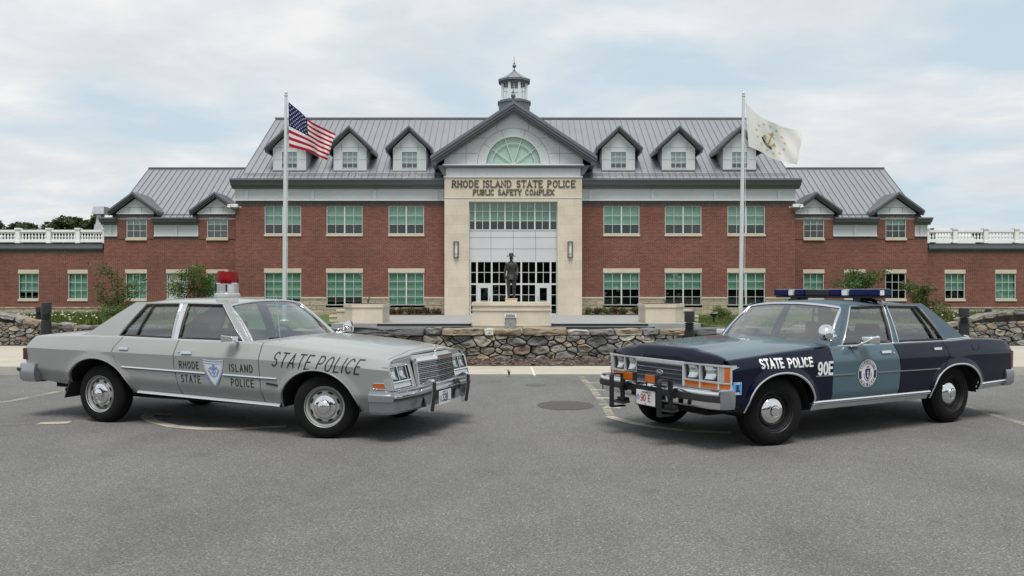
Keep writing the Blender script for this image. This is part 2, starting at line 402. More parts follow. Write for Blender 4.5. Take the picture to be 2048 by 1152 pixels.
# ================================================================ the building
bld = thing('police_building', 'two storey red brick building with grey metal roofs, dormers and a stone entrance gable', 'building', (0, 56, -.05))
OFF = Vector((0, -56, .05))                   # children are written in world coordinates, shifted to the building's base
def bb(mb, name, mat, parent=None, **k):
    if parent is None or parent is bld:
        o = mb.build(name, mat, bld, **k); o.location = OFF
    else: o = mb.build(name, mat, parent, **k)
    return o
PZ = -.05                                      # plaza level
def wall_front(mb, x0, x1, z0, z1, Y, ops=(), depth=.16, mi=0):
    xs = sorted({x0, x1} | {v for o in ops for v in (o[0], o[1]) if x0 < v < x1})
    zs = sorted({z0, z1} | {v for o in ops for v in (o[2], o[3]) if z0 < v < z1})
    inside = lambda x, z: any(o[0] < x < o[1] and o[2] < z < o[3] for o in ops)
    for a, b in zip(xs, xs[1:]):
        for c, d in zip(zs, zs[1:]):
            if not inside((a+b)/2, (c+d)/2): mb.poly([(a,Y,c),(b,Y,c),(b,Y,d),(a,Y,d)], mi)
    for o in ops:
        a, b = max(o[0], x0), min(o[1], x1); c, d = max(o[2], z0), min(o[3], z1)
        if a >= b or c >= d: continue
        Y2 = Y + depth
        mb.poly([(a,Y,c),(a,Y2,c),(a,Y2,d),(a,Y,d)], mi); mb.poly([(b,Y,c),(b,Y,d),(b,Y2,d),(b,Y2,c)], mi)
        if o[3] <= z1: mb.poly([(a,Y,d),(a,Y2,d),(b,Y2,d),(b,Y,d)], mi)
        if o[2] >= z0: mb.poly([(a,Y,c),(b,Y,c),(b,Y2,c),(a,Y2,c)], mi)
def window(x0, x1, z0, z1, Y, cols, rows, mull=True, blind=1.0, sill=.16, lintel=0.0, parent=None, glass='wglass', fw=.050, mw=.027, blindmat='blind', dep=.10, off=True, label=None, cen=.095):
    f = MB(); yf, yb = Y + .045, Y + .13
    f.box(x0, x0+fw, yf, yb, z0, z1); f.box(x1-fw, x1, yf, yb, z0, z1)
    f.box(x0+fw, x1-fw, yf, yb, z1-fw, z1); f.box(x0+fw, x1-fw, yf, yb, z0, z0+fw)
    ix0, ix1, iz0, iz1 = x0+fw, x1-fw, z0+fw, z1-fw
    xm = (x0+x1)/2; segs = [(ix0, ix1, cols)]
    if mull:
        f.box(xm-cen/2, xm+cen/2, yf-.004, yb, iz0, iz1); segs = [(ix0, xm-cen/2, cols//2), (xm+cen/2, ix1, cols//2)]
    ym0, ym1 = yf+.012, yb-.012
    for a, b, n in segs:
        for k in range(1, n):
            q = lerp(a, b, k/n); f.box(q-mw/2, q+mw/2, ym0, ym1, iz0, iz1)
        qs = [lerp(a, b, k/n) for k in range(n+1)]
        for r in range(1, rows):
            q = lerp(iz0, iz1, r/rows)
            for k in range(n):
                f.box(qs[k] + (mw/2 if k else 0), qs[k+1] - (mw/2 if k < n-1 else 0), ym0, ym1, q-mw/2, q+mw/2)
    w_ = bb(f, 'window', M['wframe'], parent)
    if label: w_['label'] = label
    g = MB(); j = [random.uniform(-.006, .006) for _ in range(3)]; g.poly([(ix0, Y+.088+j[0], iz0), (ix1, Y+.088+j[1], iz0), (ix1, Y+.088+j[2], iz1), (ix0, Y+.088+j[0]+j[2]-j[1], iz1)]); g.build('pane', M[glass], w_)
    if blind > 0:
        zb2 = lerp(iz1, iz0, min(1, blind+random.uniform(-.025, .025))); b = MB(); b.box(ix0+.01, ix1-.01, Y+.20, Y+.21, zb2, iz1); b.build('blind', M[blindmat], w_)
    if sill:
        s_ = MB(); s_.box(x0-.03, x1+.03, Y-.06, Y+.14, z0-sill, z0); s_.build('sill', M['lime_plain'], w_)
    if lintel:
        s_ = MB(); s_.box(x0-.03, x1+.03, Y-.012, Y+.14, z1, z1+lintel); s_.build('lintel', M['lime_plain'], w_)
    return w_
def seam_roof(mb, xa0, xa1, ya, za, xb0, xb1, yb, zb, step=.46, th=.05, hole=None):
    """roof slab from eave line (ya,za) to ridge line (yb,zb) with raised seams"""
    mb.hexa([(xa0,ya,za-.1),(xa1,ya,za-.1),(xb1,yb,zb-.1),(xb0,yb,zb-.1),(xa0,ya,za),(xa1,ya,za),(xb1,yb,zb),(xb0,yb,zb)])
    n = int((xa1-xa0)/step); L = math.hypot(yb-ya, zb-za); ny, nz = -(zb-za)/L, (yb-ya)/L
    for k in range(n+1):
        x = xa0 + .02 + k*(xa1-xa0-.04)/n; h = .012
        mb.hexa([(x-h,ya,za),(x+h,ya,za),(x+h,yb,zb),(x-h,yb,zb),
                 (x-h,ya+ny*th,za+nz*th),(x+h,ya+ny*th,za+nz*th),(x+h,yb+ny*th,zb+nz*th),(x-h,yb+ny*th,zb+nz*th)], 1)
RM = None
M['seam'] = plain('roof_seam', (.165, .173, .192), .5, .3)
YM = 56.0
X = lambda u: px(u, YM); Z = lambda v: pz(v, YM)
BASE = -.45
# ---- main block: windows
W2 = [(529,602),(653,725),(777,848),(1207,1279),(1330,1403),(1455,1530)]
blind2 = [.68, .67, .66, .66, .67, .68]; blind1 = [.82, .76, 1.0, .5, .5, .5]
ops = []
for a, b in W2:
    ops.append((X(a), X(b), Z(468), Z(411.5))); ops.append((X(a), X(b), Z(610.5), Z(545.5)))
for (a, b) in ((X(471), X(891)), (X(1162), X(1590))):
    mb = MB(); wall_front(mb, a, b, Z(594), Z(412), YM, ops)
    yb = 73.0
    if a < -5: mb.poly([(a,YM,BASE),(a,yb,BASE),(a,yb,Z(378)),(a,YM,Z(378))])
    else: mb.poly([(b,YM,BASE),(b,yb,BASE),(b,yb,Z(378)),(b,YM,Z(378))])
    bb(mb, 'brick_wall', M['brick'])
    mb = MB(); wall_front(mb, a, b, Z(412), Z(401), YM-.012, ops); mb.poly([(a,YM-.012,Z(412)),(b,YM-.012,Z(412)),(b,YM,Z(412)),(a,YM,Z(412))]); bb(mb, 'soldier_course', M['soldier'])
    mb = MB(); wall_front(mb, a, b, BASE, Z(597), YM-.06, ops, .2); bb(mb, 'stone_base', M['split'])
    edges = sorted([a] + [v for o in ops[1::2] if a < o[0] < b for v in (o[0], o[1])] + [b])
    for p, q in zip(edges[0::2], edges[1::2]): mb = MB(); mb.box(p, q, YM-.10, YM+.05, Z(597), Z(594)); bb(mb, 'base_cap', M['lime_plain'])
    # metal frieze with flat pilasters, ledge, stepped gutter cornice
    mb = MB(); mb.box(a-.02, b, YM-.10, YM+.2, Z(400), Z(378))
    pil = [494, 626, 750, 873] if a < -5 else [1181, 1305, 1430, 1558]
    for u in pil: mb.box(X(u)-.11, X(u)+.11, YM-.17, YM-.102, Z(400), Z(380))
    ed = [a-.02] + [v for u in pil for v in (X(u)-.11, X(u)+.11)] + [b]
    for p, q in zip(ed[0::2], ed[1::2]):
        mb.box(p, q, YM-.135, YM-.102, Z(380.5), Z(378)); mb.box(p, q, YM-.135, YM-.102, Z(400), Z(398.5))
    bb(mb, 'frieze', M['panel'])
    mb = MB()
    for p, q in zip(ed[0::2], ed[1::2]):
        n = max(1, int((q-p)/.95))
        for k in range(n+1):
            for v in (384, 395):
                x = lerp(p+.12, q-.12, k/n); mb.lathe([(0,-.008),(.016,-.008),(.016,0)], 6, (x, YM-.1015, Z(v)), 'y')
    bb(mb, 'rivets', M['joint'])
    mb = MB(); mb.box(a-.06, b, YM-.2, YM+.1, Z(402), Z(400.01)); bb(mb, 'ledge', M['ledge'])
    lo, hi = (X(466), b) if a < -5 else (a, X(1597))
    mb = MB()
    pr = [(YM-.16,Z(378)),(YM-.26,Z(377.8)),(YM-.30,Z(374.5)),(YM-.48,Z(373)),(YM-.56,Z(371)),(YM-.62,Z(366)),(YM-.74,Z(363)),(YM-.74,Z(359.5)),(YM+.15,Z(359.5)),(YM+.15,Z(378))]
    mb.prism(pr, lo, hi, 'x'); bb(mb, 'cornice', M['trim_dark'])
k1 = k2 = 0
for i, (a, b) in enumerate(W2):
    window(X(a), X(b), Z(468), Z(411.5), YM, 4, 3, True, blind2[i])
    window(X(a), X(b), Z(610.5), Z(545.5), YM, 4, 4, True, blind1[i], .15, .30)
# rooms behind the glass
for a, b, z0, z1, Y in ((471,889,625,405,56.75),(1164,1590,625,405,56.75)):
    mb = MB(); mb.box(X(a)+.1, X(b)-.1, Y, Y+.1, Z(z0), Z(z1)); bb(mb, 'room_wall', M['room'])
# ---- main roof
EY, EZ, RY, RZ = 55.72, pz(359.5, 56) - .02, 64.5, 15.3
XL, XR = -18.8, 19.3
slope = (RZ-EZ)/(RY-EY)
mb = MB(); seam_roof(mb, XL, XR, EY, EZ, XL, XR, RY, RZ)
mb.hexa([(XL,RY,RZ-.1),(XR,RY,RZ-.1),(XR,73.3,EZ-.1),(XL,73.3,EZ-.1),(XL,RY,RZ),(XR,RY,RZ),(XR,73.3,EZ),(XL,73.3,EZ)])
bb(mb, 'main_roof', [M['roof'], M['seam']])
mb = MB(); mb.box(XL-.03, XR+.03, RY-.16, RY+.16, RZ-.03, RZ+.09); mb.box(XL+.2, XR-.2, EY+.42, EY+.47, EZ+.42, EZ+.47)
bb(mb, 'ridge_cap', M['trim_dark'])
for x in (XL+.05, XR-.05): mb = MB(); mb.prism([(EY+.3,EZ-.1),(73,EZ-.1),(RY,RZ-.12)], x-.03, x+.03, 'x'); bb(mb, 'gable_end_wall', M['panel'])
def on_slope_y(z): return EY + (z-EZ)/slope
# ---- main roof dormers
YD = 56.75
def DX(u): return px(u, YD)
def DZ(v): return pz(v, YD)
for u0, u1, ub in ((546,612,341.5),(667,733,342),(786,852,342.5),(1204,1270,341.5),(1324,1390,341),(1446,1512,340)):
    x0, x1 = DX(u0), DX(u1); xm = (x0+x1)/2; zb0 = DZ(ub); ze = DZ(296); zp = DZ(266)
    wx0, wx1, wz0, wz1 = xm-.575, xm+.575, DZ(337), DZ(302.5)
    mb = MB(); wall_front(mb, x0, x1, zb0, ze, YD, [(wx0, wx1, wz0, wz1)], .12)
    mb.poly([(x0,YD,ze),(x1,YD,ze),(xm,YD,zp+.05)])
    yb0 = on_slope_y(ze)
    for x in (x0, x1): mb.poly([(x,YD,zb0),(x,YD,ze),(x,yb0+.3,ze),(x,on_slope_y(zb0)+.2,zb0)])
    for z in (DZ(319.5), ze+.02):
        if z > ze: mb.box(x0+.01, x1-.01, YD-.004, YD+.01, z-.012, z+.012, 1)
        else:
            mb.box(x0, wx0-.03, YD-.004, YD+.01, z-.012, z+.012, 1); mb.box(wx1+.03, x1, YD-.004, YD+.01, z-.012, z+.012, 1)
    for x in (wx0-.02, wx1+.02):
        mb.box(x-.012, x+.012, YD-.004, YD+.01, wz1+.02, ze+.01, 1); mb.box(x-.012, x+.012, YD-.0045, YD+.01, ze+.035, ze+.35, 1)
    mb.box(x0-.03, x1+.03, YD-.05, YD+.1, zb0-.05, zb0+.03, 1)
    d = bb(mb, 'dormer', [M['panel'], M['joint']])
    # roof of the dormer with stepped rakes
    ov, fr = .46, .38
    zr = zp + .42; sl = (zr-ze-.02)/((x1-x0)/2+.0)
    sl = (zp+.05-ze)/((x1-x0)/2)
    xe0, xe1 = x0-ov, x1+ov; zlow = zr - sl*((x1-x0)/2+ov)
    rf = MB()
    for xe, sgn in ((xe0, -1), (xe1, 1)):
        yv_e, yv_r = on_slope_y(zlow), on_slope_y(zr)
        rf.hexa([(xm,YD-fr,zr-.12),(xe,YD-fr,zlow-.12),(xe,yv_e+.1,zlow-.12),(xm,yv_r+.1,zr-.12),(xm,YD-fr,zr),(xe,YD-fr,zlow),(xe,yv_e+.1,zlow),(xm,yv_r+.1,zr)])
        for j in range(1, 7):
            yy = YD-fr + j*.46
            if yy > yv_e: 
                t = (yy-yv_e)/(yv_r-yv_e)
                if t > .9: continue
            else: t = 0
            xs, zs_ = lerp(xe, xm, t), lerp(zlow, zr, t)
            rf.hexa([(xm,yy-.012,zr),(xs,yy-.012,zs_),(xs,yy+.012,zs_),(xm,yy+.012,zr),(xm,yy-.012,zr+.05),(xs,yy-.012,zs_+.05),(xs,yy+.012,zs_+.05),(xm,yy+.012,zr+.05)], 1)
    rf.build('dormer_roof', [M['roof'], M['seam']], d)
    rk = MB()
    for k, (dz0, dz1, dy) in enumerate(((.03,-.11,-.06),(-.113,-.205,.03),(-.208,-.29,.16))):
        for xe, sgn in ((xe0, -1), (xe1, 1)):
            e = .03*sgn if k == 0 else 0
            rk.hexa([(xm,YD-fr+dy-.05,zr+dz1),(xe+e,YD-fr+dy-.05,zlow+dz1),(xe+e,YD-fr+dy+.10,zlow+dz1),(xm,YD-fr+dy+.10,zr+dz1),
                     (xm,YD-fr+dy-.05,zr+dz0),(xe+e,YD-fr+dy-.05,zlow+dz0),(xe+e,YD-fr+dy+.10,zlow+dz0),(xm,YD-fr+dy+.10,zr+dz0)])
    for xe, sgn in ((xe0, 1), (xe1, -1)):       # eave fascia along the side
        rk.box(min(xe, xe+.12*sgn), max(xe, xe+.12*sgn), YD-fr+.05, on_slope_y(zlow)+.1, zlow-.30, zlow-.12)
    rk.build('rake_trim', M['trim_dark'], d)
    f = MB(); fw = .05; yf, yb_ = YD-.02, YD+.1
    f.box(wx0,wx0+fw,yf,yb_,wz0,wz1); f.box(wx1-fw,wx1,yf,yb_,wz0,wz1); f.box(wx0+fw,wx1-fw,yf,yb_,wz1-fw,wz1); f.box(wx0+fw,wx1-fw,yf,yb_,wz0,wz0+fw)
    for j in (1, 2):
        q = lerp(wx0, wx1, j/3); f.box(q-.015, q+.015, YD+.02, YD+.07, wz0+fw, wz1-fw)
        q = lerp(wz0, wz1, j/3)
        for a_, b_ in ((wx0+fw, lerp(wx0,wx1,1/3)-.015), (lerp(wx0,wx1,1/3)+.015, lerp(wx0,wx1,2/3)-.015), (lerp(wx0,wx1,2/3)+.015, wx1-fw)): f.box(a_, b_, YD+.02, YD+.07, q-.015, q+.015)
    f.build('window_frame', M['wframe'], d)
    g = MB(); g.poly([(wx0+fw,YD+.05,wz0+fw),(wx1-fw,YD+.05,wz0+fw),(wx1-fw,YD+.05,wz1-fw),(wx0+fw,YD+.05,wz1-fw)]); g.build('pane', M['grey_glass'], d)
    g = MB(); g.box(wx0+.02,wx1-.02,YD+.13,YD+.14,lerp(wz0,wz1,.30),wz1-.02); g.build('blind', M['blind_white'], d)
    g = MB(); g.box(wx0-.1,wx1+.1,YD+.3,YD+.32,wz0-.1,wz1+.1); g.build('room_back', M['room'], d)
# ---- entrance portal of limestone
YP = 55.0
PX = lambda u: px(u, YP); PZf = lambda v: pz(v, YP)
mb = MB()
op = [(PX(938), PX(1115), BASE, PZf(403))]
wall_front(mb, PX(889), PX(1164), BASE, PZf(355), YP, op, .55)
for x in (PX(889), PX(1164)): mb.poly([(x,YP,BASE),(x,YP+2.2,BASE),(x,YP+2.2,PZf(355)),(x,YP,PZf(355))])
bb(mb, 'stone_portal', M['lime'])
mb = MB(); mb.box(PX(889)-.02, PX(1164)+.02, YP-.03, YP-.004, PZf(396.2), PZf(395)); mb.box(PX(887.5), PX(1165.5), YP-.07, YP+.6, PZf(355), PZf(352.8)); bb(mb, 'string_course', M['ledge'])
# sign lettering (raised metal capitals)
def sign(txt, u0, u1, v0, v1, th):
    h = (v1-v0)*YP/FOC; wdt = (u1-u0)*YP/FOC; gap, space = .30, .62
    tot = text_strokes(txt, h, 1.0, gap, 0, space)[1]; k = wdt/tot; cur = 0.0; x0, z0 = PX(u0), PZf(v1)
    for ch in txt:
        if ch == ' ': cur += space*h; continue
        mb = MB()
        for si, s_ in enumerate(GL[ch][1]):
            s_ = [((cur + p[0]*h)*k, p[1]*h) for p in s_]
            for q in ribbon2d(s_, th): mb.add([(x0+a, YP-.05-.002*(si % 3), z0+b) for a, b in q] + [(x0+a, YP+.01, z0+b) for a, b in q], [(0,1,2,3),(0,4,5,1),(1,5,6,2),(2,6,7,3),(3,7,4,0)])
            if math.hypot(s_[0][0]-s_[-1][0], s_[0][1]-s_[-1][1]) > .05:
                for e in (s_[0], s_[-1]):
                    if abs(e[1]) < .01 or abs(e[1]-h) < .01:
                        zz = max(0, min(h-.03, e[1]-.015)); mb.box(x0+e[0]-th*1.15, x0+e[0]+th*1.15, YP-.057, YP+.01, z0+zz, z0+zz+.032)
        bb(mb, 'sign_letter', M['bronze_letter']); cur += (GL[ch][0] + gap)*h
sign('RHODE ISLAND STATE POLICE', 905, 1149, 361.5, 374, .070)
sign('PUBLIC SAFETY COMPLEX', 947, 1107, 379.5, 389.5, .055)
# portal infill: window strip, metal panels, entrance glazing
YI = 55.42
IX = lambda u: px(u, YI); IZ = lambda v: pz(v, YI)
x0, x1 = IX(938)+.01, IX(1115)-.01
f = MB(); z0, z1 = IZ(461), IZ(403.5)
mull = [938.5, 950.5, 980, 1010, 1040, 1069.5, 1099.5, 1114.5]
f.box(x0, x1, YI-.05, YI+.1, z0, z0+.07); f.box(x0, x1, YI-.05, YI+.1, z1-.07, z1)
for u in mull: f.box(IX(u)-.05, IX(u)+.05, YI-.054, YI+.1, z0+.07, z1-.07)
for a, b in zip(mull, mull[1:]):
    xa, xb = IX(a)+.05, IX(b)-.05
    wide = (b-a) > 20
    if wide: f.box((xa+xb)/2-.018, (xa+xb)/2+.018, YI-.03, YI+.08, z0+.07, z1-.07)
    for j in (1, 2):
        q = lerp(z0, z1, j/3)
        for p_, q_ in (((xa, (xa+xb)/2-.018), ((xa+xb)/2+.018, xb)) if wide else ((xa, xb),)): f.box(p_, q_, YI-.03, YI+.08, q-.018, q+.018)
wn = bb(f, 'window', M['wframe']); wn['label'] = 'long strip window over the entrance with six mullions'
g = MB(); g.poly([(x0,YI+.03,z0+.07),(x1,YI+.03,z0+.07),(x1,YI+.03,z1-.07),(x0,YI+.03,z1-.07)]); g.build('pane', M['wglass'], wn)
g = MB(); g.box(x0,x1,YI+.16,YI+.17,lerp(z0,z1,.335),z1); g.build('blind', M['blind'], wn)
mb = MB(); zt_, zl_ = IZ(461.2), IZ(522)
mb.box(x0, x1, YI-.02, YI+.3, zl_, zt_)
for v in (475.3, 497.8): mb.box(x0, x1, YI-.026, YI, IZ(v)-.012, IZ(v)+.012, 1)
for u in (982, 1026.5, 1071):
    for va, vb in ((461.5,474.8),(475.8,497.3),(498.3,521.5)): mb.box(IX(u)-.012, IX(u)+.012, YI-.026, YI, IZ(vb), IZ(va), 1)
bb(mb, 'spandrel_panel', [M['panel'], M['joint']])
f = MB(); z1 = IZ(522.3); z0 = PZ
zt = IZ(568)
mull = [940.5, 954, 983.5, 1013, 1042.5, 1072, 1101, 1114]
for u in mull: f.box(IX(u)-.055, IX(u)+.055, YI-.05, YI+.1, z0, z1)
for a, b in zip(mull, mull[1:]):
    xa, xb = IX(a)+.055, IX(b)-.055; wide = b-a > 20; xm = (xa+xb)/2
    f.box(xa, xb, YI-.05, YI+.1, z1-.06, z1); f.box(xa, xb, YI-.05, YI+.1, zt-.06, zt+.05); f.box(xa, xb, YI-.05, YI+.1, z0, z0+.1)
    parts = ((xa, xm-.018), (xm+.018, xb)) if wide else ((xa, xb),)
    door = a in (954, 1072)
    if wide:
        f.box(xm-.018, xm+.018, YI-.03, YI+.08, zt+.05, z1-.06)
        if not door: f.box(xm-.018, xm+.018, YI-.03, YI+.08, z0+.1, zt-.06)
    for p_, q_ in parts:
        q = (zt+z1)/2+.01; f.box(p_, q_, YI-.03, YI+.08, q-.018, q+.018)
        if not door:
            for q in (IZ(589.5), IZ(610.5)): f.box(p_, q_, YI-.03, YI+.08, q-.018, q+.018)
ent = bb(f, 'entrance_screen', M['wframe'])
g = MB(); g.poly([(x0,YI+.03,z0),(x1,YI+.03,z0),(x1,YI+.03,z1),(x0,YI+.03,z1)]); g.build('pane', M['dglass'], ent)
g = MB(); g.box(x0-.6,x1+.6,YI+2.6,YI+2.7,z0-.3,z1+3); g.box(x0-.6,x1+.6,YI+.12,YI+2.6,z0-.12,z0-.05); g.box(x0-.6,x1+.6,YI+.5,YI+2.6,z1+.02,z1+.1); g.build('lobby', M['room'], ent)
for a, b in ((954, 983.5), (1072, 1101)):
    xa, xb = IX(a)+.06, IX(b)-.06; d0, d1 = z0+.02, zt-.065
    f = MB(); s_ = .19
    f.box(xa, xa+s_, YI-.075, YI-.005, d0, d1); f.box(xb-s_, xb, YI-.075, YI-.005, d0, d1); f.box(xa+s_, xb-s_, YI-.075, YI-.005, d1-.2, d1); f.box(xa+s_, xb-s_, YI-.075, YI-.005, d0, d0+.32); f.box(xa+s_, xb-s_, YI-.075, YI-.005, IZ(602.5), IZ(601.5))
    dr = bb(f, 'entrance_door', M['alu'])
    g = MB(); g.poly([(xa+s_,YI-.04,d0+.3),(xb-s_,YI-.04,d0+.3),(xb-s_,YI-.04,d1-.2),(xa+s_,YI-.04,d1-.2)]); g.build('pane', M['dglass'], dr)
    g = MB(); hx = xb-.08 if a < 1000 else xa+.08; g.tube([(hx,YI-.08,.75),(hx,YI-.14,.8),(hx,YI-.14,1.15),(hx,YI-.08,1.2)], .016, 6); g.build('handle', M['trim_dark'], dr)
# band and pediment above the portal
mb = MB(); mb.box(PX(892.5), PX(1160.5), YP-.03, YP+.6, PZf(352.6), PZf(336)); 
mb.box(PX(889), PX(892.3), YP+.1, YP+1.5, PZf(352.6), PZf(331)); mb.box(PX(1160.7), PX(1164), YP+.1, YP+1.5, PZf(352.6), PZf(331))
bb(mb, 'frieze', M['panel'])
mb = MB()
for k in range(11):
    for v in (340, 348.5):
        mb.lathe([(0,-.01),(.018,-.01),(.018,0)], 6, (PX(lerp(897,1156,k/10)), YP-.031, PZf(v)), 'y')
bb(mb, 'rivets', M['joint'])
mb = MB(); mb.box(PX(886), PX(1167), YP-.32, YP+.5, PZf(332), PZf(329.6)); bb(mb, 'ledge', M['ledge'])
mb = MB(); mb.box(PX(888), PX(1165), YP-.22, YP+.45, PZf(335.8), PZf(332.1)); bb(mb, 'ledge_moulding', M['trim_dark'])
YR = 54.25                                     # plane of the rake edge
AX, AZ = px(1027.5, YR), pz(203, YR)
E0X, E1X, EZg = px(862, YR), px(1193, YR), pz(312.5, YR)
gs = (AZ-EZg)/((E1X-E0X)/2)
mb = MB(); hb = PZf(329.7)
xl, xr = PX(888.5), PX(1165.5); top = lambda x: AZ - .30 - gs*abs(x-AX)
cx_, cz_, rr = PX(1026.8), PZf(328.2), 56.5*YP/FOC
N = 28
arcp = [(cx_+rr*math.cos(math.pi*k/N), cz_+rr*math.sin(math.pi*k/N)) for k in range(N+1)]
# face with the fanlight opening: strips from the arch to the outline
def outl(x, z):                                 # project outward from arch centre to the gable outline
    dx, dz = x-cx_, z-cz_; t = 1.0
    for t in [1 + .02*i for i in range(400)]:
        xx, zz = cx_+dx*t, cz_+dz*t
        if zz > top(xx) or xx < xl or xx > xr: break
    return (max(xl, min(xr, cx_+dx*t)), cz_+dz*t)
ow = [outl(*p) for p in arcp]
for i in range(N):
    (a0, b0), (a1, b1) = arcp[i], arcp[i+1]; (c0, d0), (c1, d1) = ow[i], ow[i+1]
    mb.poly([(a0,YP,b0),(c0,YP,d0),(c1,YP,d1),(a1,YP,b1)]); mb.poly([(a0,YP,b0),(a1,YP,b1),(a1,YP+.2,b1),(a0,YP+.2,b0)])
mb.poly([(xr,YP,cz_),(xr,YP,hb),(cx_+rr,YP,hb),(cx_+rr,YP,cz_)]); mb.poly([(xl,YP,cz_),(xl,YP,hb),(cx_-rr,YP,hb),(cx_-rr,YP,cz_)])
r2 = 72*YP/FOC
for i in range(24):
    a, b = math.pi*i/24, math.pi*(i+1)/24
    mb.hexa([(cx_+(r2+q)*math.cos(t), yy, cz_+(r2+q)*math.sin(t)) for yy in (YP-.005, YP+.006) for q, t in ((-.012,a),(.012,a),(.012,b),(-.012,b))], 1)
for ang in (35, 70, 110, 145):
    t = R(ang); mb.hexa([(cx_+r_*math.cos(t)+o_*math.sin(t), yy, cz_+r_*math.sin(t)-o_*math.cos(t)) for yy in (YP-.0055, YP+.006) for r_, o_ in ((rr+.06,-.012),(r2-.015,-.012),(r2-.015,.012),(rr+.06,.012))], 1)
for u0, u1, v in ((888,956,307),(1100,1165,307),(943,976,276),(1076,1110,276)): mb.box(PX(u0), PX(u1), YP-.006, YP+.006, PZf(v)-.012, PZf(v)+.012, 1)
for u, v0, v1 in ((932,328,292),(1119,328,292),(994,262,242),(1057,262,242)): mb.box(PX(u)-.012, PX(u)+.012, YP-.0065, YP+.006, PZf(v0), PZf(v1), 1)
bb(mb, 'pediment', [M['panel'], M['joint']])
f = MB()
def arcbar(r0, r1, y0, y1, n=28):
    for i in range(n):
        a, b = math.pi*i/n, math.pi*(i+1)/n
        f.hexa([(cx_+q*math.cos(t), yy, cz_+q*math.sin(t)) for yy in (y0, y1) for q, t in ((r0,a),(r1,a),(r1,b),(r0,b))])
arcbar(rr-.07, rr+.02, YP-.03, YP+.14); arcbar(rr*.755-.02, rr*.755+.02, YP+.05, YP+.12)
f.box(cx_-rr, cx_+rr, YP-.03, YP+.14, cz_-.04, cz_+.03)
for ang in (36, 72, 108, 144):
    t = R(ang); f.hexa([(cx_+r_*math.cos(t)+o_*math.sin(t), yy, cz_+r_*math.sin(t)-o_*math.cos(t)) for yy in (YP+.045, YP+.125) for r_, o_ in ((.06,-.022),(rr-.06,-.022),(rr-.06,.022),(.06,.022))])
fan = bb(f, 'fanlight_window', M['wframe'])
g = MB(); g.poly([(a,YP+.09,b) for a, b in arcp]); g.build('pane', M['clear'], fan)
g = MB(); g.poly([(a,YP+.195,b) for a, b in arcp]); g.build('blind', M['fanblind'], fan)
# cross-gable roof and stepped rakes
rf = MB()
for xe in (E0X, E1X):
    ye, yr = on_slope_y(EZg)+.1, on_slope_y(AZ)+.1
    rf.hexa([(AX,YR,AZ-.15),(xe,YR,EZg-.15),(xe,ye,EZg-.15),(AX,yr,AZ-.15),(AX,YR,AZ),(xe,YR,EZg),(xe,ye,EZg),(AX,yr,AZ)])
    for j in range(1, 19):
        yy = YR + j*.46
        t = 0 if yy < ye else (yy-ye)/(yr-ye)
        if t > .94: continue
        xs, zs_ = lerp(xe, AX, t), lerp(EZg, AZ, t)
        rf.hexa([(AX,yy-.012,AZ),(xs,yy-.012,zs_),(xs,yy+.012,zs_),(AX,yy+.012,AZ),(AX,yy-.012,AZ+.05),(xs,yy-.012,zs_+.05),(xs,yy+.012,zs_+.05),(AX,yy+.012,AZ+.05)], 1)
bb(rf, 'gable_roof', [M['roof'], M['seam']])
rk = MB()
for dz0, dz1, dy, e in ((.05,-.17,-.10,.05),(-.173,-.36,-.02,0),(-.363,-.52,.14,-.05),(-.523,-.65,.34,-.1)):
    for xe, sg in ((E0X, -1), (E1X, 1)):
        xq = xe + e*sg; zq = EZg - gs*e
        rk.hexa([(AX,YR+dy,AZ+dz1),(xq,YR+dy,zq+dz1),(xq,YR+dy+.25,zq+dz1),(AX,YR+dy+.25,AZ+dz1),(AX,YR+dy,AZ+dz0),(xq,YR+dy,zq+dz0),(xq,YR+dy+.25,zq+dz0),(AX,YR+dy+.25,AZ+dz0)])
for xe, sg, xw in ((E0X, 1, PX(889)), (E1X, -1, PX(1164))):   # eave gutters running back and sloped soffits
    a, b = sorted((xe, xe+.35*sg)); rk.box(a, b, YR+.15, on_slope_y(EZg), EZg-.55, EZg-.16)
    p = [(xe+.36*sg, EZg-.5), (xw, EZg-.5), (xw, PZf(352)), (xw-.10*sg, PZf(350))]
    rk.prism(p, YR+.65, YP+1.6, 'y')
bb(rk, 'rake_cornice', M['trim_dark'])
fin = [(.10,-.12),(.12,.0),(.05,.04),(.04,.22),(.13,.30),(.17,.42),(.13,.52),(.05,.58),(.05,.62),(.09,.68),(.05,.74),(.025,.8),(.018,1.25),(0,1.4)]
mb = MB(); mb.lathe(fin, 12, (px(1026.5, YR), YR+.12, AZ)); bb(mb, 'gable_finial', M['trim_dark'], smooth=40)
# ---- cupola on the ridge
YC = 64.5; cx0 = px(1028.5, YC); CZ = lambda v: pz(v, YC)
def octo(r, rot=22.5): return [(cx0+r*math.cos(R(rot+45*k)), YC+r*math.sin(R(rot+45*k))) for k in range(8)]
mb = MB(); mb.prism(octo(1.32), RZ-1.2, CZ(209), 'z'); mb.prism(octo(1.42), CZ(209)+.003, CZ(205.5), 'z'); mb.prism(octo(1.22), CZ(205.5)+.003, CZ(203), 'z')
mb.prism(octo(1.12), CZ(170.5), CZ(168.5), 'z'); mb.prism(octo(1.20), CZ(168.4), CZ(166), 'z'); mb.prism(octo(1.34), CZ(165.9), CZ(162.5), 'z')
cup = bb(mb, 'cupola', M['trim_dark'])
mb = MB()
for k in range(8):
    x, y = octo(1.02)[k]; mb.box(x-.10, x+.10, y-.10, y+.10, CZ(203), CZ(170.6))
mb.build('cupola_post', M['ledge'], cup)
mb = MB(); P8 = octo(.99)
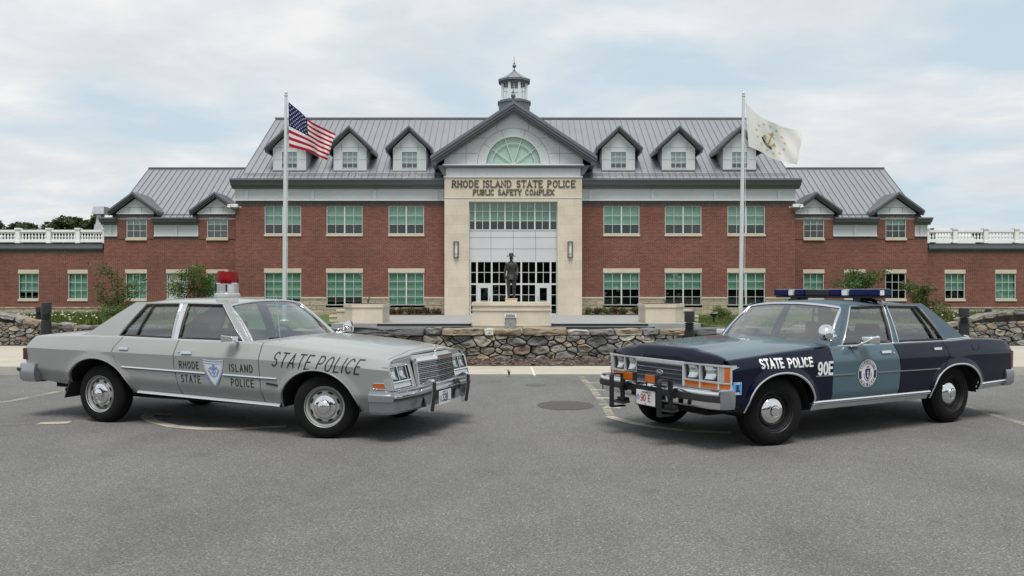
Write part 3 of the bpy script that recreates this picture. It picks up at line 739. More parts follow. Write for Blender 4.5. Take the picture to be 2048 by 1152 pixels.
for k in range(8):
    (xa, ya), (xb, yb) = P8[k], P8[(k+1) % 8]
    for t in (.5,):
        x, y = lerp(xa, xb, t), lerp(ya, yb, t); mb.box(x-.02, x+.02, y-.02, y+.02, CZ(203), CZ(170.6))
    z = lerp(CZ(203), CZ(170.6), .72); mb.tube([(xa,ya,z),(xb,yb,z)], .022, 4)
mb.build('cupola_muntin', M['ledge'], cup)
mb = MB(); P8 = octo(.97)
for k in range(8):
    (xa, ya), (xb, yb) = P8[k], P8[(k+1) % 8]; mb.poly([(xa,ya,CZ(203)),(xb,yb,CZ(203)),(xb,yb,CZ(170.6)),(xa,ya,CZ(170.6))])
mb.build('pane', M['clear'], cup)
mb = MB(); P8 = octo(1.36); apex = (cx0, YC, CZ(141)); mid = [(lerp(x, cx0, .55), lerp(y, YC, .55), lerp(CZ(162.4), CZ(141), .46)) for x, y in P8]
for k in range(8):
    j = (k+1) % 8; a, b = P8[k], P8[j]
    mb.poly([(a[0],a[1],CZ(162.4)),(b[0],b[1],CZ(162.4)),mid[j],mid[k]]); mb.poly([mid[k],mid[j],apex])
    mb.tube([(a[0],a[1],CZ(162.2)),mid[k],apex], .025, 4, 1)
mb.build('cupola_roof', [M['roof'], M['seam']], cup)
mb = MB(); mb.lathe([(r_*.95, h*.85) for r_, h in fin], 12, (cx0, YC, CZ(141))); mb.build('cupola_finial', M['trim_dark'], cup, smooth=40)
# ---- lower side blocks and one-storey end wings
YL = 58.5; LX = lambda u: px(u, YL); LZ = lambda v: pz(v, YL)
YE = 59.0; EX = lambda u: px(u, YE); EZf = lambda v: pz(v, YE)
for side in (0, 1):
    if side == 0:
        ux0, ux1 = 208, 472; piers = [(235,308,253,294),(397,471,414,456)]; low = [(251,293,1.0,'blind'),(333,375,1.0,'blind_white'),(413,456,1.0,'blind')]
        panels = [(208,235),(308,397)]; gl2 = 'grey_glass'; b2 = .36; seamx = (-28.9, XL+.6)
        endw = [(37,77,.74),(136,175,1.0),(-70,-30,1.0),(-175,-135,1.0)]; e0, e1 = -420, 208
    else:
        ux0, ux1 = 1589, 1855; piers = [(1590,1666,1607,1648),(1754,1829,1771,1812)]; low = [(1607,1648,1.0,'blind'),(1688.5,1730,1.0,'blind'),(1771,1812,0,'blind')]
        panels = [(1666,1754),(1829,1855)]; gl2 = 'wglass'; b2 = .36; seamx = (XR-.6, 29.6)
        endw = [(1890,1930,.68),(1991,2032,1.0),(2090,2131,1.0),(2190,2231,1.0)]; e0, e1 = 1855, 2480
    x0, x1 = LX(ux0), LX(ux1)
    pops = [(LX(a), LX(b), LZ(476), LZ(434)) for _, _, a, b in piers]; lops = [(LX(a), LX(b), LZ(598), LZ(546.5)) for a, b, _, _ in low]
    mb = MB(); wall_front(mb, x0, x1, LZ(616), LZ(478), YL, lops)
    sx = x0 if side == 0 else x1
    mb.poly([(sx,YL,BASE),(sx,71,BASE),(sx,71,LZ(450)),(sx,YL,LZ(450))])
    for a, b, wa, wb in piers:
        wall_front(mb, LX(a), LX(b), LZ(478), LZ(430), YL-.04, pops)
        for x in (LX(a), LX(b)): mb.poly([(x,YL-.04,LZ(478)),(x,YL+.9,LZ(478)),(x,YL+.9,LZ(430)),(x,YL-.04,LZ(430))])
        mb.poly([(LX(a),YL-.04,LZ(478)),(LX(b),YL-.04,LZ(478)),(LX(b),YL,LZ(478)),(LX(a),YL,LZ(478))])
    bb(mb, 'brick_wall', M['brick'])
    for a, b in panels:
        mb = MB(); mb.box(LX(a)+.01, LX(b)-.01, YL-.015, YL+.1, LZ(478), LZ(473.2)); bb(mb, 'soldier_course', M['soldier'])
    mb = MB(); mb.box(x0-.02, x1, YL-.06, YL+.2, BASE, LZ(616)); bb(mb, 'stone_base', M['split'])
    for a, b in panels:
        mb = MB(); xa, xb = LX(a)+.01, LX(b)-.01
        mb.box(xa, xb, YL-.02, YL+.15, LZ(471), LZ(450)); n = 2
        xs = [lerp(xa, xb, k/n) for k in range(n+1)]
        mb.box(xs[1]-.09, xs[1]+.09, YL-.10, YL-.022, LZ(471), LZ(450))
        mb.box(xa, xs[1]-.095, YL-.05, YL-.0225, LZ(452.5), LZ(450)); mb.box(xs[1]+.095, xb, YL-.05, YL-.0225, LZ(452.5), LZ(450))
        bb(mb, 'frieze', M['panel'])
    for a, b in panels:
        mb = MB(); mb.box(LX(a)+.01, LX(b)-.01, YL-.12, YL+.1, LZ(473), LZ(471.1)); bb(mb, 'ledge', M['ledge'])
    for a, b in panels:
        mb = MB(); ea = LX(a)-.15 if (side == 0 and a == ux0) else LX(a); eb = LX(b)+.15 if (side == 1 and b == ux1) else LX(b)
        mb.prism([(YL-.03,LZ(449.8)),(YL-.16,LZ(449.5)),(YL-.2,LZ(446)),(YL-.4,LZ(444.5)),(YL-.44,LZ(440)),(YL-.55,LZ(438.5)),(YL-.55,LZ(436)),(YL+.2,LZ(436)),(YL+.2,LZ(449.8))], ea, eb, 'x')
        bb(mb, 'cornice', M['trim_dark'])
    ey, ez = YL-.05, LZ(436.5); ry, rz = 64.5, 11.35; sl2 = (rz-ez)/(ry-ey)
    mb = MB(); seam_roof(mb, seamx[0], seamx[1], ey, ez, seamx[0], seamx[1], ry, rz)
    mb.hexa([(seamx[0],ry,rz-.1),(seamx[1],ry,rz-.1),(seamx[1],70.6,ez-.1),(seamx[0],70.6,ez-.1),(seamx[0],ry,rz),(seamx[1],ry,rz),(seamx[1],70.6,ez),(seamx[0],70.6,ez)])
    bb(mb, 'lower_roof', [M['roof'], M['seam']])
    mb = MB(); mb.box(seamx[0], seamx[1], ry-.14, ry+.14, rz-.03, rz+.08); mb.box(seamx[0]+.1, seamx[1]-.1, ey+.3, ey+.34, ez+.28, ez+.33); bb(mb, 'ridge_cap', M['trim_dark'])
    mb = MB()
    xg = seamx[side]; mb.prism([(ey+.2,ez-.1),(70.5,ez-.1),(ry,rz-.12)], xg-.03+.06*(1-side), xg+.03-.06*side, 'x'); bb(mb, 'gable_end_wall', M['panel'])
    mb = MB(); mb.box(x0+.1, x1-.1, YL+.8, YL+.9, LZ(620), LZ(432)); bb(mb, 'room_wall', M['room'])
    for (a, b, wa, wb), o in zip(piers, pops):
        window(*o, YL-.04, 3, 3, False, b2, .17, 0, glass=gl2)
        xa, xb = LX(a), LX(b); xm = (xa+xb)/2; YG = YL-.04
        mb = MB(); ze, zp = LZ(426), LZ(397)
        mb.prism([(xa, ze), (xb, ze), (xb, ze+.08), (xm, zp), (xa, ze+.08)], YG-.01, YG+.3, 'y')
        mb.box(xa+.1, xb-.1, YG-.016, YG, LZ(415)-.012, LZ(415)+.012, 1)
        for t in (.33, .67): mb.box(lerp(xa,xb,t)-.012, lerp(xa,xb,t)+.012, YG-.0165, YG, ze+.01, LZ(415)-.014, 1)
        mb.box(xa-.03, xb+.03, YG-.10, YG+.2, ze-.09, ze-.005, 2)
        gd = bb(mb, 'wall_gable', [M['panel'], M['joint'], M['ledge']])
        mb = MB(); mb.box(xa, xb, YG-.012, YG+.15, LZ(434), LZ(427.5)); mb.build('soldier_course', M['soldier'], gd)
        ov, fr = .5, .45; sl = (zp-ze-.08)/((xb-xa)/2); zr = zp+.40; zlow = zr - sl*((xb-xa)/2+ov)
        oy = lambda z: ey + (z-ez)/sl2
        rf = MB(); rk = MB()
        for xe, sg in ((xa-ov, -1), (xb+ov, 1)):
            rf.hexa([(xm,YG-fr,zr-.1),(xe,YG-fr,zlow-.1),(xe,oy(zlow)+.1,zlow-.1),(xm,oy(zr)+.1,zr-.1),(xm,YG-fr,zr),(xe,YG-fr,zlow),(xe,oy(zlow)+.1,zlow),(xm,oy(zr)+.1,zr)])
            for j in range(1, 6):
                yy = YG-fr + j*.46; ye = oy(zlow); t = 0 if yy < ye else (yy-ye)/(oy(zr)-ye)
                if t > .9: continue
                xs, zs_ = lerp(xe, xm, t), lerp(zlow, zr, t)
                rf.hexa([(xm,yy-.012,zr),(xs,yy-.012,zs_),(xs,yy+.012,zs_),(xm,yy+.012,zr),(xm,yy-.012,zr+.05),(xs,yy-.012,zs_+.05),(xs,yy+.012,zs_+.05),(xm,yy+.012,zr+.05)], 1)
            for dz0, dz1, dy in ((.03,-.12,-.05),(-.123,-.235,.05),(-.238,-.33,.18)):
                rk.hexa([(xm,YG-fr+dy,zr+dz1),(xe,YG-fr+dy,zlow+dz1),(xe,YG-fr+dy+.14,zlow+dz1),(xm,YG-fr+dy+.14,zr+dz1),(xm,YG-fr+dy,zr+dz0),(xe,YG-fr+dy,zlow+dz0),(xe,YG-fr+dy+.14,zlow+dz0),(xm,YG-fr+dy+.14,zr+dz0)])
            p, q = sorted((xe, xe-.14*sg)); rk.box(p, q, YG-fr+.1, max(oy(zlow), YG-fr+.3), zlow-.28, zlow-.1)
        rf.build('gable_roof', [M['roof'], M['seam']], gd); rk.build('rake_trim', M['trim_dark'], gd)
    for (a, b, bl, bm_), o in zip(low, lops):
        window(*o, YL, 3, 3, False, bl, .16, .28, blindmat=bm_, glass='clear' if bm_ == 'blind_white' else 'wglass')
    # end wing
    xa, xb = EX(e0), EX(e1)
    eops = [(EX(a), EX(b), EZf(598), EZf(547)) for a, b, _ in endw]
    mb = MB(); wall_front(mb, xa, xb, EZf(615), EZf(506), YE, eops); bb(mb, 'brick_wall', M['brick'])
    mb = MB(); mb.box(xa, xb, YE-.012, YE+.15, EZf(506), EZf(500)); bb(mb, 'soldier_course', M['soldier'])
    mb = MB(); mb.box(xa, xb, YE-.06, YE+.2, BASE, EZf(616.6)); mb.box(xa, xb, YE-.10, YE+.2, EZf(616.5), EZf(614)); bb(mb, 'stone_base', M['split'])
    mb = MB(); mb.prism([(YE-.03,EZf(500)),(YE-.14,EZf(499.8)),(YE-.2,EZf(497)),(YE-.2,EZf(488)),(YE-.26,EZf(487)),(YE+.4,EZf(487)),(YE+.4,EZf(500))], xa, xb, 'x'); mb.box(xa, xb, YE+.4, YE+14, EZf(494), EZf(490)); bb(mb, 'parapet_coping', M['trim_dark'])
    mb = MB(); mb.box(xa+.1, xb-.1, YE+.8, YE+.9, EZf(612), EZf(520)); bb(mb, 'room_wall', M['room'])
    for (a, b, bl), o in zip(endw[:2], eops[:2]): window(*o, YE, 3, 3, False, bl, .16, .28)
    for (a, b, bl), o in zip(endw[2:], eops[2:]): window(*o, YE, 3, 3, False, bl, .16, .28)
    # roof-terrace balustrade
    tag_l = 'white turned-baluster roof railing over the low wing on the ' + ('left beside the roof vent' if side == 0 else 'right of the far grey roof')
    yb = YE + .35; zb0, zb1 = EZf(487), EZf(456)
    bal = thing('roof_balustrade', tag_l, 'railing', (EX((e0+e1)/2), yb, zb0))
    L0 = Vector((-bal.location.x, -yb, -zb0))
    posts = [x for x in ([206.5, 152, 93.5, 31.5, -30, -92, -154] if side == 0 else [1857, 1914, 1976, 2038, 2100, 2162, 2224])]
    def loc(o): o.location = L0; return o
    M_w = M.setdefault('white_rail', plain('white_painted_rail', (.78, .79, .78), .5, var=.04))
    for u in posts:
        x = EX(u); mb = MB(); mb.box(x-.15, x+.15, yb-.15, yb+.15, zb0+.002, zb1-.10); mb.box(x-.20, x+.20, yb-.20, yb+.20, zb1-.098, zb1+.02); mb.box(x-.18, x+.18, yb-.18, yb+.18, zb0+.06, zb0+.2)
        loc(mb.build('post', M_w, bal))
    bm_mesh = None; cnt = 0
    for u, v in zip(posts, posts[1:]):
        a, b = sorted((EX(u), EX(v))); a += .18; b -= .18
        mb = MB(); mb.box(a, b, yb-.10, yb+.10, EZf(463.5), EZf(459)); mb.box(a, b, yb-.07, yb+.07, EZf(464.8), EZf(463.6)); loc(mb.build('top_rail', M_w, bal))
        mb = MB(); mb.box(a, b, yb-.09, yb+.09, EZf(484), EZf(478.5)); loc(mb.build('bottom_rail', M_w, bal))
        n = 8
        for k in range(n):
            x = lerp(a, b, (k+.5)/n)
            if bm_mesh is None:
                h = EZf(464.8)-EZf(478.5)
                mb = MB(); mb.box(-.062,.062,-.062,.062,0,.06); mb.box(-.062,.062,-.062,.062,h-.06,h)
                mb.lathe([(.045,.06),(.05,.09),(.072,.15),(.078,.2),(.06,.28),(.035,.36),(.04,.42),(.035,h-.06)], 10)
                o = mb.build('baluster', M_w, bal, smooth=50); bm_mesh = o.data
            else:
                o = bpy.data.objects.new('baluster', bm_mesh); COL.objects.link(o); o.parent = bal
            o.location = Vector((x, yb, EZf(478.5))) + L0
# ================================================================ ground, road, pavement
def asphalt():
    m, nt, out = newmat('worn_asphalt'); co = objco(nt)
    big = noise(nt, co, .16, 6, .62); mid = noise(nt, mapping(nt, co, (1, .55, 1)), 1.3, 5, .6); fine = noise(nt, co, 74, 4, .75)
    v = nd(nt, 'ShaderNodeTexVoronoi'); v.inputs['Scale'].default_value = 90; lk(nt, co, v.inputs['Vector'])
    c1 = ramp(nt, big, [(.34, (.100, .0995, .100)), (.5, (.148, .146, .144)), (.66, (.180, .178, .173))]).outputs[0]
    c2 = mix(nt, .55, c1, ramp(nt, mid, [(.3, (.128, .127, .127)), (.7, (.182, .180, .176))]).outputs[0])
    sp_ = ramp(nt, fine, [(.34, (.52, .52, .53)), (.5, (1, 1, 1)), (.66, (1.6, 1.57, 1.54))]).outputs[0]
    c3 = mix(nt, 1.0, c2, sp_, 'MULTIPLY')
    st_ = ramp(nt, noise(nt, mapping(nt, co, (1, .6, 1), (0, 0, .6), (4, 9, 0)), .75, 5, .6), [(.52, (1, 1, 1)), (.66, (.89, .89, .89))]).outputs[0]
    sp2 = ramp(nt, noise(nt, co, 2.3, 2, .5), [(.66, (1, 1, 1)), (.72, (.87, .865, .86))]).outputs[0]
    c3 = mix(nt, 1.0, mix(nt, 1.0, c3, st_, 'MULTIPLY'), sp2, 'MULTIPLY')
    stone = ramp(nt, v.outputs[1], [(.0, (.55, .55, .56)), (.75, (1.05, 1.05, 1.04)), (1, (2.0, 1.95, 1.88))]).outputs[0]
    c4_ = mix(nt, .8, c3, mix(nt, 1.0, c3, stone, 'MULTIPLY'))
    b = nd(nt, 'ShaderNodeMath', operation='ADD'); lk(nt, fine, b.inputs[0]); lk(nt, v.outputs[0], b.inputs[1])
    bsdf(nt, out, c4_, .88, 0, b.outputs[0], .55, .006, .3); return m
M['asphalt'] = asphalt()
def concrete(name, c, sc=1.2):
    m, nt, out = newmat(name); co = objco(nt)
    a = noise(nt, co, sc, 6, .62); f_ = noise(nt, co, 60, 4, .7)
    col = mix(nt, 1.0, ramp(nt, a, [(.3, [k*.86 for k in c]), (.7, [k*1.08 for k in c])]).outputs[0], ramp(nt, f_, [(.3, (.88, .88, .88)), (.7, (1.1, 1.1, 1.1))]).outputs[0], 'MULTIPLY')
    bsdf(nt, out, col, .9, 0, f_, .25, .005); return m
M['concrete'] = concrete('pavement_concrete', (.42, .383, .315))
M['curb'] = concrete('curb_concrete', (.40, .385, .34), 2.5)
M['plaza'] = concrete('plaza_paving', (.30, .305, .30), .9)
M['granite_dark'] = concrete('dark_granite_step', (.036, .042, .041), 3)
M['granite_top'] = concrete('granite_tread', (.20, .21, .205), 3)
M['soil'] = concrete('dark_bark_mulch', (.085, .062, .050), 8)
def grassmat(name, a, b, c):
    m, nt, out = newmat(name); co = objco(nt)
    n = noise(nt, co, 1.1, 6, .65); f_ = noise(nt, co, 30, 3, .7)
    bsdf(nt, out, mix(nt, 1.0, ramp(nt, n, [(.3, a), (.5, b), (.72, c)]).outputs[0], ramp(nt, f_, [(.3, (.7, .7, .7)), (.7, (1.25, 1.25, 1.2))]).outputs[0], 'MULTIPLY'), .95, 0, f_, .6, .03); return m
M['lawn'] = grassmat('mown_lawn', (.050, .085, .018), (.075, .120, .026), (.105, .135, .040))
M['earth'] = grassmat('rough_grass_ground', (.05, .07, .025), (.07, .09, .03), (.10, .10, .05))
mb = MB(); mb.box(-900, 900, -400, 2500, -2, -.62); tag(mb.build('ground', M['earth']), kind='structure')
mb = MB(); mb.box(-90, 90, -48, 14.84, -.6, 0); tag(mb.build('road', M['asphalt']), kind='structure')
mb = MB(); mb.box(-40, 40, 14.85, 39.5, -.6, -.45); tag(mb.build('lower_path', M['plaza']), kind='structure')
def flush(x): return smooth01((abs(x)-7.2)/1.5)
def back_y(x): return lerp(16.55, 20.6, smooth01((abs(x+.1)-5.6)/4.5))
mb = MB(); N = 160
def swf(u, v):
    x = lerp(-40, 40, u); yf, yb = 14.85, back_y(x); h = lerp(.012, .15, flush(x))
    if v == 0: return (x, yf, -.02)
    t = v; return (x, lerp(yf+.16, yb, (t-.1)/.9) if t > .1 else yf+.0, h)
mb.grid(lambda u, v: swf(u, v), N, 10); tag(mb.build('sidewalk', M['concrete'], normals=True), kind='structure')
mb = MB()
for k in range(N):
    xa, xb = lerp(-40, 40, k/N), lerp(-40, 40, (k+1)/N); ha, hb = lerp(.016, .154, flush(xa)), lerp(.016, .154, flush(xb))
    mb.hexa([(xa,14.84,-.05),(xb,14.84,-.05),(xb,15.0,-.05),(xa,15.0,-.05),(xa,14.845,ha),(xb,14.845,hb),(xb,15.0,hb),(xa,15.0,ha)])
tag(mb.build('curb', M['curb'], merge=True), kind='structure')
M['sealant'] = plain('pale_joint_sealant', (.60, .57, .50), .8)
M['groove'] = plain('joint_groove', (.17, .155, .13), .9)
mb = MB()
x0, y0, _ = gp(1062, 734, .012); x1, y1, _ = gp(1069, 751, .012)
mb.hexa([(x0-.02,y0,.0),(x0+.02,y0,.0),(x1+.02,y1,.0),(x1-.02,y1,.0),(x0-.02,y0,.0165),(x0+.02,y0,.0165),(x1+.022,y1,.0205),(x1-.022,y1,.0205)])
tag(mb.build('pavement_joint', M['sealant']), kind='structure')
mb = MB()
for x in (-5.2, -3.4, -1.6, 2.3, 4.2, 6.0): mb.box(x-.006, x+.006, 15.02, back_y(x)-.02, .0, .0135)
tag(mb.build('pavement_joint', M['groove']), kind='structure')
# faded paint and patches on the asphalt, each a thin sheet
def wornpaint(name, c, lo=.42, hi=.62, maxa=.75):
    m, nt, out = newmat(name); co = objco(nt)
    n = noise(nt, co, 3.0, 8, .75); f_ = noise(nt, co, 70, 3, .7)
    a = nd(nt, 'ShaderNodeMath', operation='MULTIPLY_ADD'); lk(nt, f_, a.inputs[0]); a.inputs[1].default_value = .5; lk(nt, n, a.inputs[2])
    fac = ramp(nt, a.outputs[0], [(lo+.2, (0, 0, 0)), (hi+.25, (maxa, maxa, maxa))]).outputs[0]
    p = nd(nt, 'ShaderNodeBsdfPrincipled'); p.inputs['Base Color'].default_value = c4(c); p.inputs['Roughness'].default_value = .85
    tr = nd(nt, 'ShaderNodeBsdfTransparent'); mx = nd(nt, 'ShaderNodeMixShader')
    lk(nt, fac, mx.inputs[0]); lk(nt, tr.outputs[0], mx.inputs[1]); lk(nt, p.outputs[0], mx.inputs[2]); lk(nt, mx.outputs[0], out.inputs[0]); return m
M['paint'] = wornpaint('worn_road_paint', (.40, .37, .30)); M['paint2'] = wornpaint('ghost_road_paint', (.30, .28, .24), .46, .70, .5)
M['paint3'] = wornpaint('fresher_road_paint', (.46, .43, .35), .25, .5, .9)
def strip(pts, w_, mat, z=.004):
    mb = MB(); G2 = [gp(*p)[:2] for p in pts]
    P2 = [G2[0]]
    for a, b in zip(G2, G2[1:]): P2 += [(lerp(a[0],b[0],k/4), lerp(a[1],b[1],k/4)) for k in range(1, 5)]
    for q in ribbon2d(P2, w_, False): mb.poly([(a, b, z) for a, b in q])
    return tag(mb.build('road_marking', M[mat]), kind='structure')
strip([(1162,754),(1185,778),(1211,814),(1224,836)], .11, 'paint')
strip([(1186,756),(1208,782),(1228,812),(1243,836)], .10, 'paint2', .0045)
for u, v, du in ((1178,766,30),(1187,780,24),(1200,796,20),(1216,815,18)): strip([(u,v),(u+du,v+1)], .10, 'paint3', .005)
strip([(1222,835),(1260,846),(1310,855),(1370,862),(1450,866)], .13, 'paint3', .006)
strip([(1262,832),(1330,836),(1400,838)], .08, 'paint2', .0045)
strip([(560,854),(480,858),(400,858),(345,853),(306,843),(292,834),(300,828),(330,829)], .14, 'paint3', .0045)
strip([(-40,812),(30,801),(90,789),(150,776)], .12, 'paint', .0045)
strip([(-20,851),(60,848),(100,847)], .12, 'paint2', .0045); strip([(92,847),(125,846)], .16, 'paint3', .005)
strip([(1930,814),(1975,827),(2060,852)], .12, 'paint', .0045); strip([(1810,860),(1870,868),(1960,872)], .07, 'paint2', .0045)
def patch(u, v, ru, rv, c, name='asphalt_patch'):
    x, y, _ = gp(u, v); rx = ru*y/FOC; ry = (gp(u, v-rv)[1]-gp(u, v+rv)[1])/2
    mb = MB(); mb.poly([(x+rx*math.cos(2*math.pi*k/40)*(1+.04*math.sin(3*k)), y+ry*math.sin(2*math.pi*k/40)*(1+.04*math.cos(2*k)), .0042) for k in range(40)])
    return tag(mb.build(name, c), kind='structure')
def stainmat(name, c):
    m, nt, out = newmat(name); co = objco(nt); f_ = noise(nt, co, 90, 3, .7)
    bsdf(nt, out, ramp(nt, f_, [(.35, [k*.6 for k in c]), (.65, [k*1.5 for k in c])]).outputs[0], .85, 0, f_, .5, .006); return m
patch(1131, 811, 57, 9, stainmat('dark_asphalt_patch', (.070, .064, .062))); patch(1071, 770.5, 20, 2.2, stainmat('small_dark_patch', (.088, .085, .082)))
# plaza, steps, lawns
mb = MB(); mb.box(-9.0, 9.4, 40.3, 55.6, -.6, -.05); tag(mb.build('plaza', M['plaza']), kind='structure')
mb = MB(); mb.box(-60, -9.02, 21.2, 58.6, -.6, -.06); tag(mb.build('lawn', M['lawn']), kind='structure')
mb = MB(); mb.box(9.42, 60, 21.2, 58.6, -.6, -.06); tag(mb.build('lawn', M['lawn']), kind='structure')
mb = MB()
for a, b in ((889-122, 889), (1164, 1284)): mb.box(px(a, 55), px(b, 55), 55.0, 55.95, -.1, .0)
tag(mb.build('planting_bed', M['soil']), kind='structure')
mb = MB()
for k in range(N//2):
    xa, xb = lerp(-16, 16, k/(N/2)), lerp(-16, 16, (k+1)/(N/2))
    mb.grid(lambda u, v: (lerp(xa, xb, u), lerp(back_y(lerp(xa, xb, u))-.03, back_y(lerp(xa, xb, u))+1.5, v), lerp(.02, .155, flush(lerp(xa, xb, u))) + .05*v + .025*mnoise.noise(Vector((lerp(xa, xb, u)*5, v*7, 0)))), 2, 8)
tag(mb.build('mulch_bed', M['soil'], merge=True, smooth=60), kind='structure')
# loose bark chips
chip = MB(); rnd = random.Random(3)
for _ in range(2600):
    x = rnd.uniform(-6.5, 6); y = back_y(x) + rnd.uniform(-.06, 1.2)**1.0; z = .03 + .05*(y-back_y(x))/1.5 + lerp(0,.13,flush(x))
    a = rnd.uniform(0, 3.14); l, w_ = rnd.uniform(.02, .06), rnd.uniform(.008, .02); ca, sa = math.cos(a), math.sin(a)
    chip.poly([(x+ca*l-sa*w_, y+sa*l+ca*w_, z+rnd.uniform(0,.03)), (x-ca*l-sa*w_, y-sa*l+ca*w_, z+rnd.uniform(0,.03)), (x-ca*l+sa*w_, y-sa*l-ca*w_, z+rnd.uniform(0,.02)), (x+ca*l+sa*w_, y+sa*l-ca*w_, z+.01)], rnd.choice((0, 0, 1, 2)))
tag(chip.build('bark_chips', [plain('bark_brown', (.11, .075, .055), .9), plain('bark_grey', (.19, .165, .14), .9), plain('bark_dark', (.045, .032, .026), .9)], normals=False), kind='stuff')
# granite steps either side of the podium
def stepset(name, rows, label):
    t = thing(name, label, 'steps', (px((rows[0][1]+rows[0][2])/2, 39.6), 39.6, -.45)); L0 = Vector((-t.location.x, -39.6, .45))
    for k, (zt_, ua, ub) in enumerate(rows):
        y0 = 38.75 + (len(rows)-1-k)*.36 if False else 39.5 - k*.0
        yk = 39.5 + [.76, .38, 0.0][k]
        mb = MB(); mb.box(px(ua, yk), px(ub, yk), yk, 40.32, zt_-.14+.002, zt_-.014); mb.box(px(ua, yk)-.01, px(ub, yk)+.01, yk-.02, 40.31, zt_-.0135, zt_+.001, 1)
        o = mb.build('step', [M['granite_dark'], M['granite_top']], t); o.location = L0
stepset('granite_steps', [(-.05,754,947),(-.19,741,947),(-.33,725,947)], 'three dark granite steps between the podium and the planter on its left')
stepset('granite_steps', [(-.05,1099,1296),(-.19,1099,1310),(-.33,1099,1324)], 'three dark granite steps between the podium and the planter on its right')
# ---------------------------------------------------------------- dry stone walls
def stonemat():
    m, nt, out = newmat('field_stone'); co = objco(nt)
    at = nd(nt, 'ShaderNodeAttribute', attribute_name='Col'); n = noise(nt, mapping(nt, co, (1, 1, 1.8)), 7, 8, .68); f_ = noise(nt, co, 45, 4, .7)
    t = ramp(nt, n, [(.28, (.55, .56, .58)), (.5, (1, 1, 1)), (.72, (1.38, 1.33, 1.25))]).outputs[0]
    col = mix(nt, 1.0, mix(nt, 1.0, at.outputs[0], t, 'MULTIPLY'), ramp(nt, f_, [(.3, (.8, .8, .8)), (.7, (1.18, 1.18, 1.18))]).outputs[0], 'MULTIPLY')
    lich = noise(nt, co, 3.1, 6, .7); lm = ramp(nt, lich, [(.60, (0, 0, 0)), (.68, (.55, .55, .55))]).outputs[0]
    col = mix(nt, lm, col, (.36, .345, .29))
    bsdf(nt, out, col, .93, 0, n, .8, .03); return m
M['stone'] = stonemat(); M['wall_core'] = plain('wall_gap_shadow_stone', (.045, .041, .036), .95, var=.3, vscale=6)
PAL = [(.19,.172,.142),(.17,.157,.132),(.135,.134,.128),(.112,.115,.113),(.205,.178,.140),(.195,.162,.130),(.15,.146,.132),(.185,.177,.157),(.098,.100,.100),(.24,.228,.205),(.21,.165,.115),(.16,.162,.152),(.155,.148,.135)]
def clip(poly, nx, ny, d):
    out = []
    for i in range(len(poly)):
        a, b = poly[i], poly[(i+1) % len(poly)]; da, db = a[0]*nx+a[1]*ny-d, b[0]*nx+b[1]*ny-d
        if da <= 0: out.append(a)
        if da*db < 0: t = da/(da-db); out.append((lerp(a[0],b[0],t), lerp(a[1],b[1],t)))
    return out
def cells(x0, x1, zlo, zhi, rnd, rmin, rmax, asp=.54, gap=.006):
    S_ = []; tries = 0
    area = (x1-x0)*asp*(sum(zhi(lerp(x0, x1, k/20)) for k in range(21))/21-zlo); tot = 0; radii = []
    while tot < area*.80: radii.append(rmin + (rmax-rmin)*rnd.random()**1.7); tot += math.pi*radii[-1]**2
    radii.sort(reverse=True); tot = 0
    for r_ in radii:
        for _ in range(60):
            p = (rnd.uniform(x0, x1)*asp, 0); zz = rnd.uniform(zlo, zhi(p[0]/asp)); p = (p[0], zz)
            if all((p[0]-q[0])**2+(p[1]-q[1])**2 > ((r_+q[2])*.90)**2 for q in S_ if abs(p[0]-q[0]) < .7): S_.append((p[0], p[1], r_)); tot += math.pi*r_*r_; break
    out = []
    for i, (a, b, r_) in enumerate(S_):
        pl = [(a-.8, zlo), (a+.8, zlo), (a+.8, zhi((a+.8)/asp)), (a-.8, zhi((a-.8)/asp))]
        pl = clip(pl, -1, 0, -x0*asp); pl = clip(pl, 1, 0, x1*asp)
        for j, (c_, d_, s_) in enumerate(S_):
            if i == j or abs(c_-a) > 1.6: continue
            nx, ny = c_-a, d_-b; l2 = nx*nx+ny*ny; l = math.sqrt(l2)
            dd = (l2 + r_*r_ - s_*s_)/(2*l)
            pl = clip(pl, nx/l, ny/l, (a*nx+b*ny)/l + dd - gap)
            if len(pl) < 3: break
        if len(pl) >= 3: out.append([(x/asp, z) for x, z in pl])
    return out
